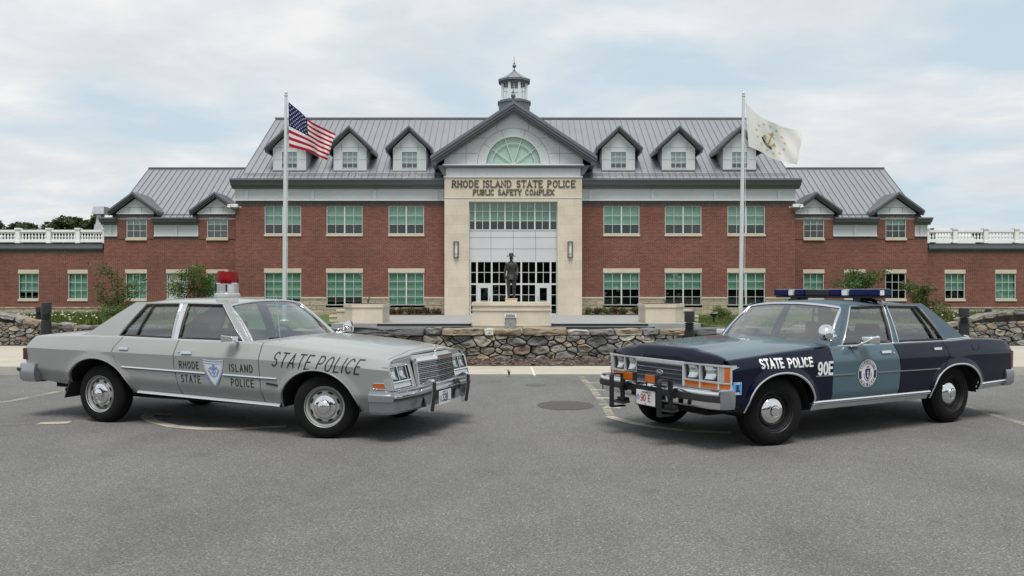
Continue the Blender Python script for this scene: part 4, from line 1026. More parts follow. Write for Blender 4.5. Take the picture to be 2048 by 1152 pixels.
def stone_mesh(mb, cols, poly, P3, depth, bulge, rnd, col, tol=.0):
    cx = sum(p[0] for p in poly)/len(poly); cz = sum(p[1] for p in poly)/len(poly)
    # even out edge lengths then round the corners
    pl = []
    for a, b in zip(poly, poly[1:]+poly[:1]):
        n = max(1, int(math.hypot(b[0]-a[0], b[1]-a[1])/.10)); pl += [(lerp(a[0],b[0],k/n), lerp(a[1],b[1],k/n)) for k in range(n)]
    for _ in range(2):
        q = []
        for a, b in zip(pl, pl[1:]+pl[:1]): q += [(.84*a[0]+.16*b[0], .84*a[1]+.16*b[1]), (.16*a[0]+.84*b[0], .16*a[1]+.84*b[1])]
        pl = q
    n = len(pl); sd = rnd.uniform(0, 99); ix = rnd.uniform(-.4, .4); iz = rnd.uniform(-.45, .25)
    size = min(.2, max(math.hypot(p[0]-cx, p[1]-cz) for p in pl)); rings = []
    for k, y in ((1.0, depth), (1.0, .03), (.985, -.1*bulge), (.94, -.55*bulge), (.80, -.80*bulge), (.5, -.9*bulge), (.22, -bulge)):
        ring = []
        for a, b in pl:
            x, z = lerp(cx, a, k), lerp(cz, b, k); nn = mnoise.noise(Vector((x*6+sd, z*6, k*2)))*.055*min(1, size*6) if k < .99 else 0
            tilt = (ix*(x-cx) + iz*(z-cz)) if k < .99 else 0
            ring.append(P3(x, y + nn - tilt*.6, z))
        rings.append(ring)
    pts = [p for r_ in rings for p in r_] + [P3(cx, -bulge, cz)]
    m = len(rings); f = [(i*n+j, i*n+(j+1) % n, (i+1)*n+(j+1) % n, (i+1)*n+j) for i in range(m-1) for j in range(n)] + [((m-1)*n+j, (m-1)*n+(j+1) % n, m*n) for j in range(n)]
    mb.add(pts, f); cols += [col]*len(f)
def finish_stones(mb, cols, name, parent):
    o = mb.build(name, M['stone'], parent, smooth=55)
    ca = o.data.color_attributes.new('Col', 'FLOAT_COLOR', 'CORNER')
    for p in o.data.polygons:
        for li in p.loop_indices: ca.data[li].color = c4(cols[p.index])
    return o
def stone_wall(label, path, zlo, zhi, capz, seed, rmin, rmax, capspec=None, thick=.5):
    """path: plan polyline [(x, y)] of the front face; zhi(s) top of the rubble; flat cap stones above it"""
    rnd = random.Random(seed); ds = [0]
    for a, b in zip(path, path[1:]): ds.append(ds[-1] + math.hypot(b[0]-a[0], b[1]-a[1]))
    Ltot = ds[-1]; mid = path[len(path)//2]
    t = thing('stone_wall', label, 'wall', (mid[0], mid[1], 0)); L0 = Vector((-mid[0], -mid[1], 0))
    def P3(s_, d, z):
        for i in range(len(path)-1):
            if s_ <= ds[i+1] or i == len(path)-2:
                u = (s_-ds[i])/(ds[i+1]-ds[i]); a, b = path[i], path[i+1]; dx, dy = (b[0]-a[0])/(ds[i+1]-ds[i]), (b[1]-a[1])/(ds[i+1]-ds[i])
                return (lerp(a[0],b[0],u) - dy*d, lerp(a[1],b[1],u) + dx*d, z)
    mb = MB(); cols = []
    for pl in cells(0, Ltot, zlo, zhi, rnd, rmin, rmax):
        c_ = rnd.choice(PAL); k = rnd.uniform(.95, 1.6); stone_mesh(mb, cols, pl, P3, .25, rnd.uniform(.03, .06)*min(1, 5*rmax), rnd, [v*k for v in c_])
    o = finish_stones(mb, cols, 'rubble_stones', t); o.location = L0
    mb = MB(); cols = []; s_ = 0; i = 0
    while s_ < Ltot-.05:
        w_ = capspec[i][0] if capspec and i < len(capspec) else rnd.choice((.22, .3, .45, .6, .9, 1.2)) * (1 if rmax > .12 else .7)
        w_ = min(w_, Ltot-s_); zb_c = zhi(s_+w_/2) + .004; za, zb2 = zhi(s_+.01), zhi(s_+w_-.01); h = capz*rnd.uniform(.70, 1.22)
        c_ = capspec[i][1] if capspec and i < len(capspec) and capspec[i][1] else rnd.choice(PAL); k = rnd.uniform(1.0, 1.4)
        j = lambda q: rnd.uniform(-q, q)
        pl = [(s_+.008, za+.008), (s_+w_*.5, (za+zb2)/2+.004), (s_+w_-.008, zb2+.008), (s_+w_-.01+j(.01), zb2+h+j(.02)), (s_+w_*.66, (za+zb2)/2+h+j(.02)), (s_+w_*.3, (za+zb2)/2+h+j(.02)), (s_+.01+j(.01), za+h+j(.02))]
        stone_mesh(mb, cols, pl, P3, thick, rnd.uniform(.03, .07), rnd, [v*k for v in c_]); s_ += w_; i += 1
    o = finish_stones(mb, cols, 'cap_stones', t); o.location = L0
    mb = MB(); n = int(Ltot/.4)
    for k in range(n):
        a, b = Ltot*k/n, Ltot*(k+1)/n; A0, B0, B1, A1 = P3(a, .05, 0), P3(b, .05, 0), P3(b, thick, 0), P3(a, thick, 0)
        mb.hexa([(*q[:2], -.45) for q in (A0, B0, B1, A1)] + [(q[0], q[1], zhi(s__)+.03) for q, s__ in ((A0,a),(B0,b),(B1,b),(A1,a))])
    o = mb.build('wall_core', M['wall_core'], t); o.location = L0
    return t
TAN, GREY, DARK, PALE = (.23,.19,.135), (.13,.13,.125), (.085,.09,.092), (.34,.325,.29)
stone_wall('long fieldstone rubble wall with rounded stones below the statue podium', [(-7.6,19.6),(-6.2,18.3),(-5,17.85),(5.2,17.85),(6.4,18.4),(7.6,19.5)], .0,
           lambda s_: .555, .155, 11, .030, .125,
           [(1.2,None),(.9,GREY),(1.1,DARK),(.6,TAN),(.72,(.20,.17,.12)),(1.75,DARK),(.36,GREY),(.95,(.20,.165,.12)),(.22,PALE),(.62,(.25,.20,.14)),(1.0,(.19,.155,.115)),(.5,PALE),(.55,GREY),(.6,(.22,.19,.14)),(.36,GREY),(.80,(.19,.165,.12)),(1.5,DARK)])
stone_wall('stepped dry stone wall of thin stones at the left edge of the photo', [(-16,20.9),(-13.0,20.8),(-11.4,20.9),(-10.2,21.2),(-8.2,21.7)], .1,
           lambda s_: interp(s_, [(0,.92),(3.1,.90),(3.35,.70),(4.0,.60),(4.6,.55),(8.2,.52)]), .12, 21, .022, .075)
stone_wall('rising dry stone wall behind the navy car at the right edge', [(8.6,21.7),(10.6,21.2),(11.6,20.9),(13.0,20.8),(16,20.9)], .1,
           lambda s_: interp(s_, [(0,.48),(2.2,.52),(3.0,.62),(3.6,.80),(4.2,.92),(8,.92)]), .13, 31, .03, .10)
# ---------------------------------------------------------------- podium with statue, marker, planters
YPd = 40.0
pc = (px(1023, 39.4), 40.1)
def podium_outline(grow=0.0, n=28):
    hw = 1.90+grow; pts = []
    for k in range(n+1):
        t = -1 + 2*k/n; pts.append((pc[0]+hw*t, 40.1 - (1.22+grow)*(1-.42*abs(t)**2.6) + .0))
    return pts + [(pc[0]+hw, 41.1+grow), (pc[0]-hw, 41.1+grow)]
pod = thing('podium', 'wide curved limestone podium carrying the bronze statue', 'podium', (pc[0], 39.5, -.45)); L0 = Vector((-pc[0], -39.5, .45))
mb = MB()
for g_, z0, z1 in ((0,-.45,-.115),(.045,-.1145,-.075),(0,-.0745,.62),(.05,.6205,.665),(0,.6655,.86),(.06,.8605,.905),(.03,.9055,1.025)): mb.prism(podium_outline(g_), z0, z1, 'z')
o = mb.build('podium_body', M['lime'], pod); o.location = L0
def planter(sg, label):
    Xc = lambda u: px(1028+sg*(1028-u), 41.0) if sg > 0 else px(u, 41.0)
    x0, x1, x2 = Xc(765), Xc(705), Xc(680)
    t = thing('planter', label, 'planter', ((x0+x1)/2, 41.4, -.45)); L0 = Vector((-t.location.x, -41.4, .45))
    def outl(g_):
        s_ = 1 if x1 < x0 else -1
        return [(x0+g_*s_, 41-g_), (x1-g_*.4*s_, 41-g_), (x2-g_*s_, 42.1-g_*.4), (x2-g_*s_, 43.3+g_), (x0+g_*s_, 43.3+g_)]
    mb = MB()
    for g_, z0, z1 in ((0,-.45,-.10),(.04,-.0995,-.055),(0,-.0545,.735),(.045,.7355,.905)): mb.prism(outl(g_), z0, z1, 'z')
    mb.build('planter_wall', M['lime'], t).location = L0
    xa, xb = Xc(657), Xc(682); a, b = min(xa, xb), max(xa, xb)
    mb = MB(); mb.box(a, b, 43.0, 43.5, -.45, .48); mb.box(a-.04, b+.04, 42.95, 43.55, .4805, .60); mb.box(min(Xc(640), xa), max(Xc(640), xa), 43.1, 43.6, -.45, .18); mb.box(min(Xc(640), xa), max(Xc(640), xa), 43.05, 43.65, .1805, .29)
    mb.build('low_wall', M['lime'], t).location = L0
    mb = MB(); mb.prism([(lerp(p[0], (x0+x1)/2, .12), lerp(p[1], 42.2, .12)) for p in outl(0)], .9055, .93, 'z'); mb.build('soil', M['soil'], t).location = L0
    return (x0+x1)/2
xpl = planter(-1, 'limestone planter with chamfered corner left of the steps'); xpr = planter(1, 'limestone planter with chamfered corner right of the steps')
ms = thing('marker_stone', 'rough granite marker with a small framed plaque in front of the podium', 'marker', (px(1021, 37.7), 37.7, -.45))
M['granite'] = concrete('rough_granite', (.24, .25, .24), 5)
def rough(u, v):
    a = 2*math.pi*u; r_ = 1/max(abs(math.cos(a)), abs(math.sin(a)))**.8; z = v*.78
    k = 1 + .16*mnoise.noise(Vector((math.cos(a)*3.2, math.sin(a)*3.2, z*8))) + .07*mnoise.noise(Vector((math.cos(a)*8, math.sin(a)*8, z*18)))
    return (.305*r_*math.cos(a)*.85*k, .2*r_*math.sin(a)*.85*k, z)
mb = MB(); mb.grid(rough, 40, 14); mb.box(-.25, .25, -.16, .16, .70, .785); mb.build('rough_stone', M['granite'], ms, smooth=50)
mb = MB(); mb.hexa([(-.27,-.20,.785),(.27,-.20,.785),(.27,.16,.785),(-.27,.16,.785),(-.27,-.17,.965),(.27,-.17,.965),(.27,.16,.93),(-.27,.16,.93)]); pq = mb.build('plaque_frame', plain('pale_plaque_frame', (.62, .62, .58), .6), ms)
mb = MB(); mb.hexa([(-.225,-.2045,.81),(.225,-.2045,.81),(.225,-.19,.81),(-.225,-.19,.81),(-.225,-.1775,.935),(.225,-.1775,.935),(.225,-.165,.935),(-.225,-.165,.935)]); mb.build('plaque', plain('grey_plaque', (.20, .21, .20), .4, .4), ms)
# ================================================================ the two cars
def paint(name, c, rough=.1, spec=.5, var=.03):
    return plain(name, c, rough, 0.0, var, 2.0, spec=spec)
M['silver'] = paint('silver_grey_paint', (.285, .30, .295), .13, .5)
M['navy'] = paint('navy_blue_paint', (.0030, .0048, .0175), .07, .30)
M['slate'] = paint('slate_blue_paint', (.066, .112, .138), .10, .5)
M['vinyl'] = plain('slate_blue_vinyl', (.058, .094, .120), .55, 0, .08, 30, .2, 160)
M['chrome'] = plain('chrome', (.78, .79, .80), .09, 1.0, .02)
M['satin'] = plain('satin_aluminium', (.50, .55, .56), .34, .75, .05, 4)
M['brushed'] = plain('dulled_bumper_metal', (.40, .425, .45), .27, .85, .08, 3)
M['rubber'] = plain('black_rubber', (.018, .018, .019), .62, 0, .2, 20)
M['bezel'] = plain('silver_headlight_bezel', (.56, .575, .585), .28, .35, .02)
M['trim_bright'] = plain('polished_trim', (.70, .71, .72), .22, .4, .02)
M['tyre'] = plain('tyre_rubber', (.0060, .0060, .0065), .85, 0, .15, 12, .15, 60, spec=.25)
M['black'] = plain('black_plastic', (.012, .012, .013), .45)
M['under'] = plain('underbody_black', (.008, .008, .008), .9)
M['trimcloth'] = plain('dark_seat_cloth', (.026, .034, .046), .9, 0, .1, 8)
M['dash'] = plain('dark_dashboard', (.016, .020, .027), .7)
M['steel_silver'] = plain('painted_steel_rim', (.34, .35, .34), .4, .1, .04)
M['steel_black'] = plain('black_steel_rim', (.014, .014, .016), .5, .1)
M['lens'] = plain('headlight_lens', (.80, .82, .81), .12, .25, .06, 30, .5, 90, coat=.8)
M['amber'] = plain('amber_lens', (.48, .105, .005), .18, 0, .12, 20, coat=.8)
M['redlens'] = plain('red_tail_lens', (.16, .012, .014), .2, 0, .1, 10, coat=.8)
M['clearlens'] = plain('clear_lens', (.46, .48, .49), .2, .3, .06, 20, coat=.8)
M['white'] = plain('white_vinyl_decal', (.74, .74, .74), .4, var=.02)
M['ink'] = plain('black_vinyl_decal', (.016, .018, .024), .45, var=.05)
M['decalblue'] = plain('pale_blue_decal', (.16, .25, .50), .45, var=.12, vscale=20)
M['decalnavy'] = plain('navy_decal', (.012, .018, .075), .45, var=.05)
M['skyblue'] = plain('bright_blue_sticker', (.02, .26, .68), .4, var=.05)
M['platered'] = plain('plate_red', (.42, .025, .03), .45)
M['cglass'] = glassmat('car_side_glass', (.62, .70, .70), 1.0, .008, .17)
M['wsglass'] = glassmat('windshield_glass', (.80, .87, .86), 1.0, .008, .22)
M['redglass'] = None
def beaconglass(name, tint, mixv=.5):
    m, nt, out = newmat(name)
    tr = nd(nt, 'ShaderNodeBsdfTransparent'); tr.inputs[0].default_value = c4(tint)
    df = nd(nt, 'ShaderNodeBsdfPrincipled'); df.inputs['Base Color'].default_value = c4([min(1, t*.8) for t in tint]); df.inputs['Roughness'].default_value = .1
    mx = nd(nt, 'ShaderNodeMixShader'); mx.inputs[0].default_value = mixv
    lk(nt, tr.outputs[0], mx.inputs[1]); lk(nt, df.outputs[0], mx.inputs[2]); lk(nt, mx.outputs[0], out.inputs[0]); return m
M['redglass'] = beaconglass('red_beacon_plastic', (.40, .008, .012))
M['blueglass'] = beaconglass('blue_lightbar_plastic', (.008, .018, .17))
M['clearplastic'] = beaconglass('clear_beacon_plastic', (.90, .91, .91), .45)


class Car: pass
def sweep(mb, path, prof, mi=0, cap=True):
    """sweep profile [(out, z)] along plan path [(x, y)] (outward = left of travel)"""
    n = len(path); rings = []
    for i in range(n):
        a = path[max(0, i-1)]; b = path[min(n-1, i+1)]
        dx, dy = b[0]-a[0], b[1]-a[1]; l = math.hypot(dx, dy); nx, ny = -dy/l, dx/l
        rings.append([(path[i][0]+nx*o, path[i][1]+ny*o, z) for o, z in prof])
    m = len(prof); pts = [p for r_ in rings for p in r_]
    fs = [(i*m+k, i*m+(k+1) % m, (i+1)*m+(k+1) % m, (i+1)*m+k) for i in range(n-1) for k in range(m)]
    if cap: fs += [tuple(range(m-1, -1, -1)), tuple((n-1)*m+k for k in range(m))]
    mb.add(pts, fs, mi)
def mirror_path(half):
    """half path from the outer right (y<0) end to the centre, mirrored to the left"""
    return half + [(x, -y) for x, y in reversed(half) if abs(y) > 1e-6]
def fillet(pl, r=.04, n=4):
    out = [pl[0]]
    for a, b, c in zip(pl, pl[1:], pl[2:]):
        va = Vector((a[0]-b[0], a[1]-b[1])); vc = Vector((c[0]-b[0], c[1]-b[1])); rr = min(r, va.length*.45, vc.length*.45)
        p = Vector(b) + va.normalized()*rr; q = Vector(b) + vc.normalized()*rr
        for k in range(n+1):
            t = k/n; out.append(tuple((1-t)**2*p + 2*t*(1-t)*Vector(b) + t*t*q))
    return out + [pl[-1]]

def build_car(c):
    root = thing('police_car', c.label, 'car', c.loc, c.rot, 'parked vintage police cars')
    near = c.near                                   # +1: left side faces the photographer, -1: right side
    zt = lambda x: sinterp(x, c.zt); zb0 = lambda x: interp(x, c.zb); zc = lambda x: interp(x, c.zc); zl = lambda x: interp(x, c.zl)
    wmax = lambda x: sinterp(x, c.w)
    def zbot(x):
        z = zb0(x)
        for cx, cz, rx, ry, p in c.arches:
            t = (x-cx)/rx
            if abs(t) < 1: z = max(z, cz + ry*(1-abs(t)**p)**(1/p))
        return z
    def S(x, z):
        w_, t_, c_, l_, b_ = wmax(x), zt(x), zc(x), zl(x), zb0(x)
        if z >= c_: y = w_ - c.top_in * max(0, (z-c_)/max(.04, t_-c_))**1.15
        elif z >= l_: y = w_ - c.mid_in * (c_-z)/(c_-l_)
        else: y = w_ - c.mid_in - c.low_in * ((l_-z)/max(.05, l_-b_))**1.15
        for cx, cz, rx, ry, p in c.arches:
            if z > cz-.05:
                d = (abs((x-cx)/rx)**p + abs(max(0, z-cz)/ry)**p)**(1/p)
                y += c.flare * smooth01(1 - (d-1)/.20) if d > 1 else c.flare
        return y
    c.S = S; c.zt_f = zt
    side_pt = lambda sg: (lambda x, z, lift=0.0: (x, sg*(S(x, z)+.0035+lift), z))
    def side_panel(name, xl, xr, sg, mat, lab=None):
        xm0, xm1 = xl(.7), xr(.7); ncol = max(6, int(abs(xm1-xm0)/.018))
        rows = [0, .2, .4, .6, .8] + [1 + k/10 for k in range(10)] + [2 + k/8 for k in range(9)]   # bottom-lower crease-upper crease-shoulder
        def zrow(x, r):
            k = [zb0(x), zl(x), zc(x), zt(x)]
            i = min(2, int(r)); return lerp(k[i], k[i+1], r-i)
        pts = []
        for i in range(ncol+1):
            u = i/ncol; col = []
            for r in rows:
                x = lerp(xl(.6), xr(.6), u); z = .6
                for _ in range(6):
                    z = max(zrow(x, r), zbot(x)); x = lerp(xl(z), xr(z), u)
                z = max(zrow(x, r), zbot(x))
                col.append((x, sg*S(x, z), z))
            x, y, z = col[-1]
            ya = abs(y)
            col += [(x, sg*(ya-.012), z+.010), (x, sg*(ya-.028), z+.0155), (x, sg*(ya-.05), z+.018)]
            pts.append(col)
        m = len(pts[0]); mb = MB()
        mb.add([p for col in pts for p in col], [(i*m+k, (i+1)*m+k, (i+1)*m+k+1, i*m+k+1) for i in range(ncol) for k in range(m-1)])
        o = mb.build(name, mat, root, smooth=22, merge=True, flange=lambda p: (0, -sg*.03, -.008 if p.z > .9 else 0))
        if lab: o['label'] = lab
        return o
    g = .0058                                           # half of the shut-line width
    gA = lambda z: c.gA; gB = lambda z: interp(z, c.gB); gC = lambda z: interp(z, c.gC)
    front_edge = lambda z: interp(z, c.front_edge); rear_edge = lambda z: interp(z, c.rear_edge)
    doors = {}
    for sg in (near, -near):
        side_panel('front_fender', lambda z: gA(z)+g, front_edge, sg, c.m_body)
        d = doors[('f', sg)] = side_panel('front_door', lambda z: gB(z)+g, lambda z: gA(z)-g, sg, c.m_door, c.door_label)
        d2 = doors[('r', sg)] = side_panel('rear_door', lambda z: gC(z)+g, lambda z: gB(z)-g, sg, c.m_body)
        side_panel('rear_quarter', rear_edge, lambda z: gC(z)-g, sg, c.m_body)
        for dd, x0, x1, zz in ((d, *c.handle_f), (d2, *c.handle_r)):
            P = side_pt(sg); mb = MB(); a, b = P(x0, zz), P(x1, zz)
            for k in range(2):
                pass
            xs = [lerp(x0, x1, k/4) for k in range(5)]
            for p, q in zip(xs, xs[1:]):
                mb.hexa([(p,P(p,zz)[1]-sg*.004,zz-.018),(q,P(q,zz)[1]-sg*.004,zz-.018),(q,P(q,zz)[1]+sg*.020,zz-.012),(p,P(p,zz)[1]+sg*.020,zz-.012),
                         (p,P(p,zz)[1]-sg*.004,zz+.016),(q,P(q,zz)[1]-sg*.004,zz+.016),(q,P(q,zz)[1]+sg*.014,zz+.015),(p,P(p,zz)[1]+sg*.014,zz+.015)])
            mb.build('door_handle', M['chrome'], dd, merge=True)
            mb = MB(); mb.box(x0+.01, x1-.01, min(a[1]-.001*sg, a[1]+.002*sg), max(a[1]-.001*sg, a[1]+.002*sg), zz-.03, zz-.018); mb.build('handle_recess', M['black'], dd)
        P = side_pt(sg); kx, kz = c.key; y = P(kx, kz)[1]; mb = MB(); mb.lathe([(.013,-.001*sg),(.013,.004*sg),(.0,.006*sg)], 12, (kx, y, kz), 'y'); mb.build('door_lock', M['chrome'], d)
        # trim ribbons along the side
        for (nm, x0, x1, zf, hgt, mat, thk, skip) in c.ribbons:
            n = max(2, int(abs(x1-x0)/.04)); xs = [lerp(x0, x1, k/n) for k in range(n+1)]; h = hgt/2; k0, k1 = (.3, 1.5) if mat in ('chrome', 'trim_bright') else (1, 1)
            runs = [[x for x in xs if x <= skip[0]], [x for x in xs if x >= skip[1]]] if (skip and sg == near) else [xs]
            for run in runs:
                mb = MB(); rings = []
                for x in run:
                    z = interp(x, zf); rings += [(x, sg*(S(x,z-h)-.004), z-h), (x, sg*(S(x,z-h)+thk*k1), z-h), (x, sg*(S(x,z+h)+thk*k0), z+h), (x, sg*(S(x,z+h)-.004), z+h)]
                m = len(run); mb.add(rings, [(4*i+j, 4*i+(j+1) % 4, 4*i+4+(j+1) % 4, 4*i+4+j) for i in range(m-1) for j in range(4)] + [(3,2,1,0), tuple(4*m-4+j for j in range(4))])
                mb.build(nm, M[mat] if isinstance(mat, str) else mat, root, smooth=30)
        # wheel-arch lip
        for cx, cz, rx, ry, p in c.arches:
            path = []
            for k in range(33):
                a = math.pi*(k/32); ca, sa = math.cos(a), math.sin(a)
                x = cx + rx*math.copysign(abs(ca)**(2/p), ca)*1.006; z = cz + ry*abs(sa)**(2/p)*1.006
                z = max(z, zb0(x)+.004)
                path.append((x, sg*(S(x, z)+.001), z))
            mb = MB(); mb.tube(path, c.lip_r, 8, flat=.8); mb.build('wheel_arch_lip', c.m_lip, root, smooth=50)
            wl = MB(); n = 20
            pr = [(cx + (rx+.01)*math.cos(math.pi*k/n), cz + (ry+.01)*math.sin(math.pi*k/n)) for k in range(n+1)]
            for (xa, za), (xb, zb_2) in zip(pr, pr[1:]): wl.poly([(xa, sg*.90, za), (xb, sg*.90, zb_2), (xb, sg*.56, zb_2), (xa, sg*.56, za)])
            wl.poly([(x, sg*.56, z) for x, z in pr]); wl.build('wheel_well', M['under'], root)
    # exact near-side surface for decals and lettering
    bv = []; bf = []
    for o in root.children:
        if o.name.split('.')[0] in ('front_fender', 'front_door', 'rear_door', 'rear_quarter') and o.data.vertices[0].co.y*near > 0:
            k0 = len(bv); bv += [v.co.copy() for v in o.data.vertices]; bf += [tuple(i+k0 for i in p.vertices) for p in o.data.polygons]
    tree = BVHTree.FromPolygons(bv, bf)
    def skin(x, z, lift=0.0):
        hit = tree.ray_cast(Vector((x, near*3, z)), Vector((0, -near, 0)))[0]
        y = abs(hit.y) if hit is not None and abs(abs(hit.y)-S(x, z)) < .02 else S(x, z)
        return (x, near*(y+.0018+lift), z)
    c.skin = skin
    # underbody and cabin floor
    mb = MB(); mb.box(c.arches[0][0]-.4, c.front_in, -.55, .55, .30, .42); mb.box(c.gC_in, c.gA-.05, -.76, .76, .34, .40); mb.box(c.rear_in, c.gC_in-.01, -.56, .56, .34, .46); mb.box(c.rear_in, c.arches[1][0]-c.arches[1][2]-.03, -.76, .76, .49, .55)
    for yy in (-.5, .5): mb.tube([(c.gA, yy, .27), (c.rear_in+.1, yy, .30)], .03, 6)
    mb.tube([(c.rx_, -.7, c.tyre_r), (c.rx_, .7, c.tyre_r)], .06, 8); mb.tube([(c.fx, -.7, .27), (c.fx, .7, .27)], .05, 8)
    mb.build('underbody', M['under'], root)
    mb = MB(); fa, ra = c.arches[0], c.arches[1]
    mb.box(ra[0]+ra[2]+.02, fa[0]-fa[2]-.02, -.80, .80, .402, .46)
    for sg in (1, -1):
        y0, y1 = sorted((sg*.80, sg*.845)); mb.box(c.gC[0][1]-.1, c.gA-.08, y0, y1, .42, zt(-1.5)-.03)
    mb.box(c.gA-.1, c.gA-.04, -.86, .86, .42, zt(c.gA)-.10); mb.box(c.shelf-.45, c.shelf, -.78, .78, .80, zt(c.shelf)-.035)
    mb.build('cabin_liner', M['dash'], root)
    mb = MB(); xd = c.gA-.10; mb.prism([(xd-.42, .74), (xd-.40, .90), (xd-.28, .955), (xd+.04, zt(c.gA)-.012), (xd+.04, .70)], -.76, .76, 'y'); mb.build('dashboard', M['dash'], root, bevel=.02)
    for x0, zt_s in ((c.seat_f, .98), (c.seat_r, .95)):
        mb = MB(); mb.prism(fillet([(x0+.55,.44),(x0+.56,.62),(x0+.10,.58),(x0-.06,zt_s),(x0-.20,zt_s-.01),(x0-.10,.44)], .05), -.70, .70, 'y')
        st = mb.build('seat', M['trimcloth'], root, smooth=40, bevel=.03)
        if x0 == c.seat_f:
            for sg in (-1, 1):
                mb = MB(); mb.prism(fillet([(x0-.03,zt_s-.03),(x0-.05,zt_s+.17),(x0-.15,zt_s+.17),(x0-.16,zt_s-.03)], .03), sg*.36-.14, sg*.36+.14, 'y'); mb.build('headrest', M['trimcloth'], st, smooth=40, bevel=.025)
    mb = MB(); sx, sy = c.gA-.62, .36; ring = [(sx - .07*math.sin(a), sy+.19*math.cos(a), .93+.18*math.sin(a)) for a in [2*math.pi*k/24 for k in range(24)]]
    mb.tube(ring, .014, 6, closed=True); mb.tube([(sx, sy-.18, .93), (sx+.03, sy, .92), (sx, sy+.18, .93)], .018, 6); mb.tube([(sx+.03, sy, .92), (sx+.3, sy, .84)], .03, 6)
    mb.build('steering_wheel', M['black'], root, smooth=50)
    # ------------------------------------------------ hood, header, deck
    def top_panel(name, xr_f, xf_f, mats, crown, bulge, edge=((0,0),(1,0)), lip=None, inset=.058, mi=0, ny=28, nx=22, zoff=0.0):
        def fn(u, v):
            s_ = 2*v-1
            x = lerp(xr_f(s_), xf_f(s_), u); ye = S(x, zt(x))-inset; y = ye*s_
            cr = sinterp(x, crown)
            z = zt(x)+.0175 + zoff + cr*(1-abs(s_)**2.3) + sinterp(x, edge)*(1-abs(s_)**7) + sinterp(x, bulge)*smooth01((.50-abs(y))/.09)
            if lip is not None:
                t = max(0, (u-.30)/.70); z = lerp(lip, z, math.sqrt(max(0, 1-t*t)))
            return (x, y, z)
        mb = MB(); mb.grid(fn, nx, ny, mi); return mb.build(name, mats, root, smooth=30, flange=lambda p: (0, 0, -.02))
    ws_base = lambda s_: c.ws_x - c.ws_bow*abs(s_)**2.2
    top_panel('hood', lambda s_: ws_base(s_)+.07, lambda s_: c.hood_x, c.m_hood, c.crown, c.bulge, c.edge)
    top_panel('header_panel', lambda s_: c.hood_x+.008, lambda s_: c.header_x(s_), c.m_header, c.crown, c.bulge, c.edge, lip=c.lip, nx=16, ny=40)
    mb = MB(); mb.grid(lambda u, v: (lerp(ws_base(2*v-1)-.05, ws_base(2*v-1)+.085, u), (2*v-1)*.86, zt(c.ws_x)+.0 + .04*(1-abs(2*v-1)**2.3)-.012*u), 2, 20); mb.build('cowl_vent', M['black'], root)
    for sg in (-1, 1):
        mb = MB(); mb.tube([(ws_base(.3*sg)+.03, sg*.10, zt(c.ws_x)+.055), (ws_base(.5*sg)+.02, sg*.45, zt(c.ws_x)+.052), (ws_base(.8*sg)-.02, sg*.62, zt(c.ws_x)+.05)], .007, 5); mb.build('wiper', M['black'], root)
    top_panel('trunk_lid', lambda s_: c.deck_end(s_), lambda s_: c.deck_x+.02-.06*abs(s_)**2, c.m_body, [(-5,.028),(0,.028)], [(-5,0),(0,0)], nx=14)
    mb = MB(); re_ = c.rear_edge
    mb.grid(lambda u, v: (lerp(interp(lerp(.42, zt(-4), v), re_)-.004, 0, 0) - .06*(1-abs(2*u-1)**3), (2*u-1)*(S(-4.0, lerp(.42, zt(-4), v))-.02), lerp(.42, zt(c.rear_edge[-1][1])+.02, v)), 16, 8)
    mb.build('rear_panel', c.m_body, root, smooth=30)
    # ------------------------------------------------ greenhouse
    zB, zR, yB, yR_ = c.zB, c.zR, c.yB, c.yR
    G = lambda z: lerp(yB, yR_, (z-zB)/(zR-zB)) + .016*4*max(0, (z-zB)/(zR-zB))*max(0, 1-(z-zB)/(zR-zB))
    def gpoly(mb, poly, sg, lift, thick, mi=0, nz=6):
        """vertical-ish quad strip between two edges: poly = (left_bottom, left_top, right_top, right_bottom)"""
        lb, lt, rt_, rb = poly; ring = []
        rows = []
        for k in range(nz+1):
            t = k/nz; a = (lerp(lb[0], lt[0], t), lerp(lb[1], lt[1], t)); b = (lerp(rb[0], rt_[0], t), lerp(rb[1], rt_[1], t))
            rows.append([(a[0], sg*(G(a[1])+lift), a[1]), (b[0], sg*(G(b[1])+lift), b[1]), (b[0], sg*(G(b[1])+lift-thick), b[1]), (a[0], sg*(G(a[1])+lift-thick), a[1])])
        pts = [p for r_ in rows for p in r_]
        fs = [(k*4+j, k*4+(j+1) % 4, (k+1)*4+(j+1) % 4, (k+1)*4+j) for k in range(nz) for j in range(4)] + [(3,2,1,0), tuple(nz*4+j for j in range(4))]
        mb.add(pts, fs, mi)
    def outline(poly, sg, lift, n=8):
        out = []
        m = len(poly)
        for i in range(m):
            a, b = poly[i], poly[(i+1) % m]
            for k in range(n):
                t = k/n; x, z = lerp(a[0], b[0], t), lerp(a[1], b[1], t); out.append((x, sg*(G(z)+lift), z))
        return out
    W1, W2_ = c.win_f, c.win_r                          # (front-bottom, front-top, rear-top, rear-bottom)
    for sg in (near, -near):
        mb = MB()
        gpoly(mb, (c.A_out[0], c.A_out[1], W1[1], W1[0]), sg, 0, .035)
        gpoly(mb, (W2_[3], W2_[2], c.C_out[1], c.C_out[0]), sg, 0, .03)
        gpoly(mb, ((c.C_out[1][0]+.02, W1[1][1]+.002), (c.C_out[1][0]+.06, zR+.004), (c.A_out[1][0], zR+.004), (W1[1][0]+.03, W1[1][1]+.002)), sg, .001, .03, 0, 2)
        mb.build('roof_pillar', c.m_roof, root, smooth=30)
        mb = MB(); gpoly(mb, (W1[3], W1[2], W2_[1], W2_[0]), sg, -.002, .03); mb.build('door_pillar', c.m_bp, root, smooth=30)
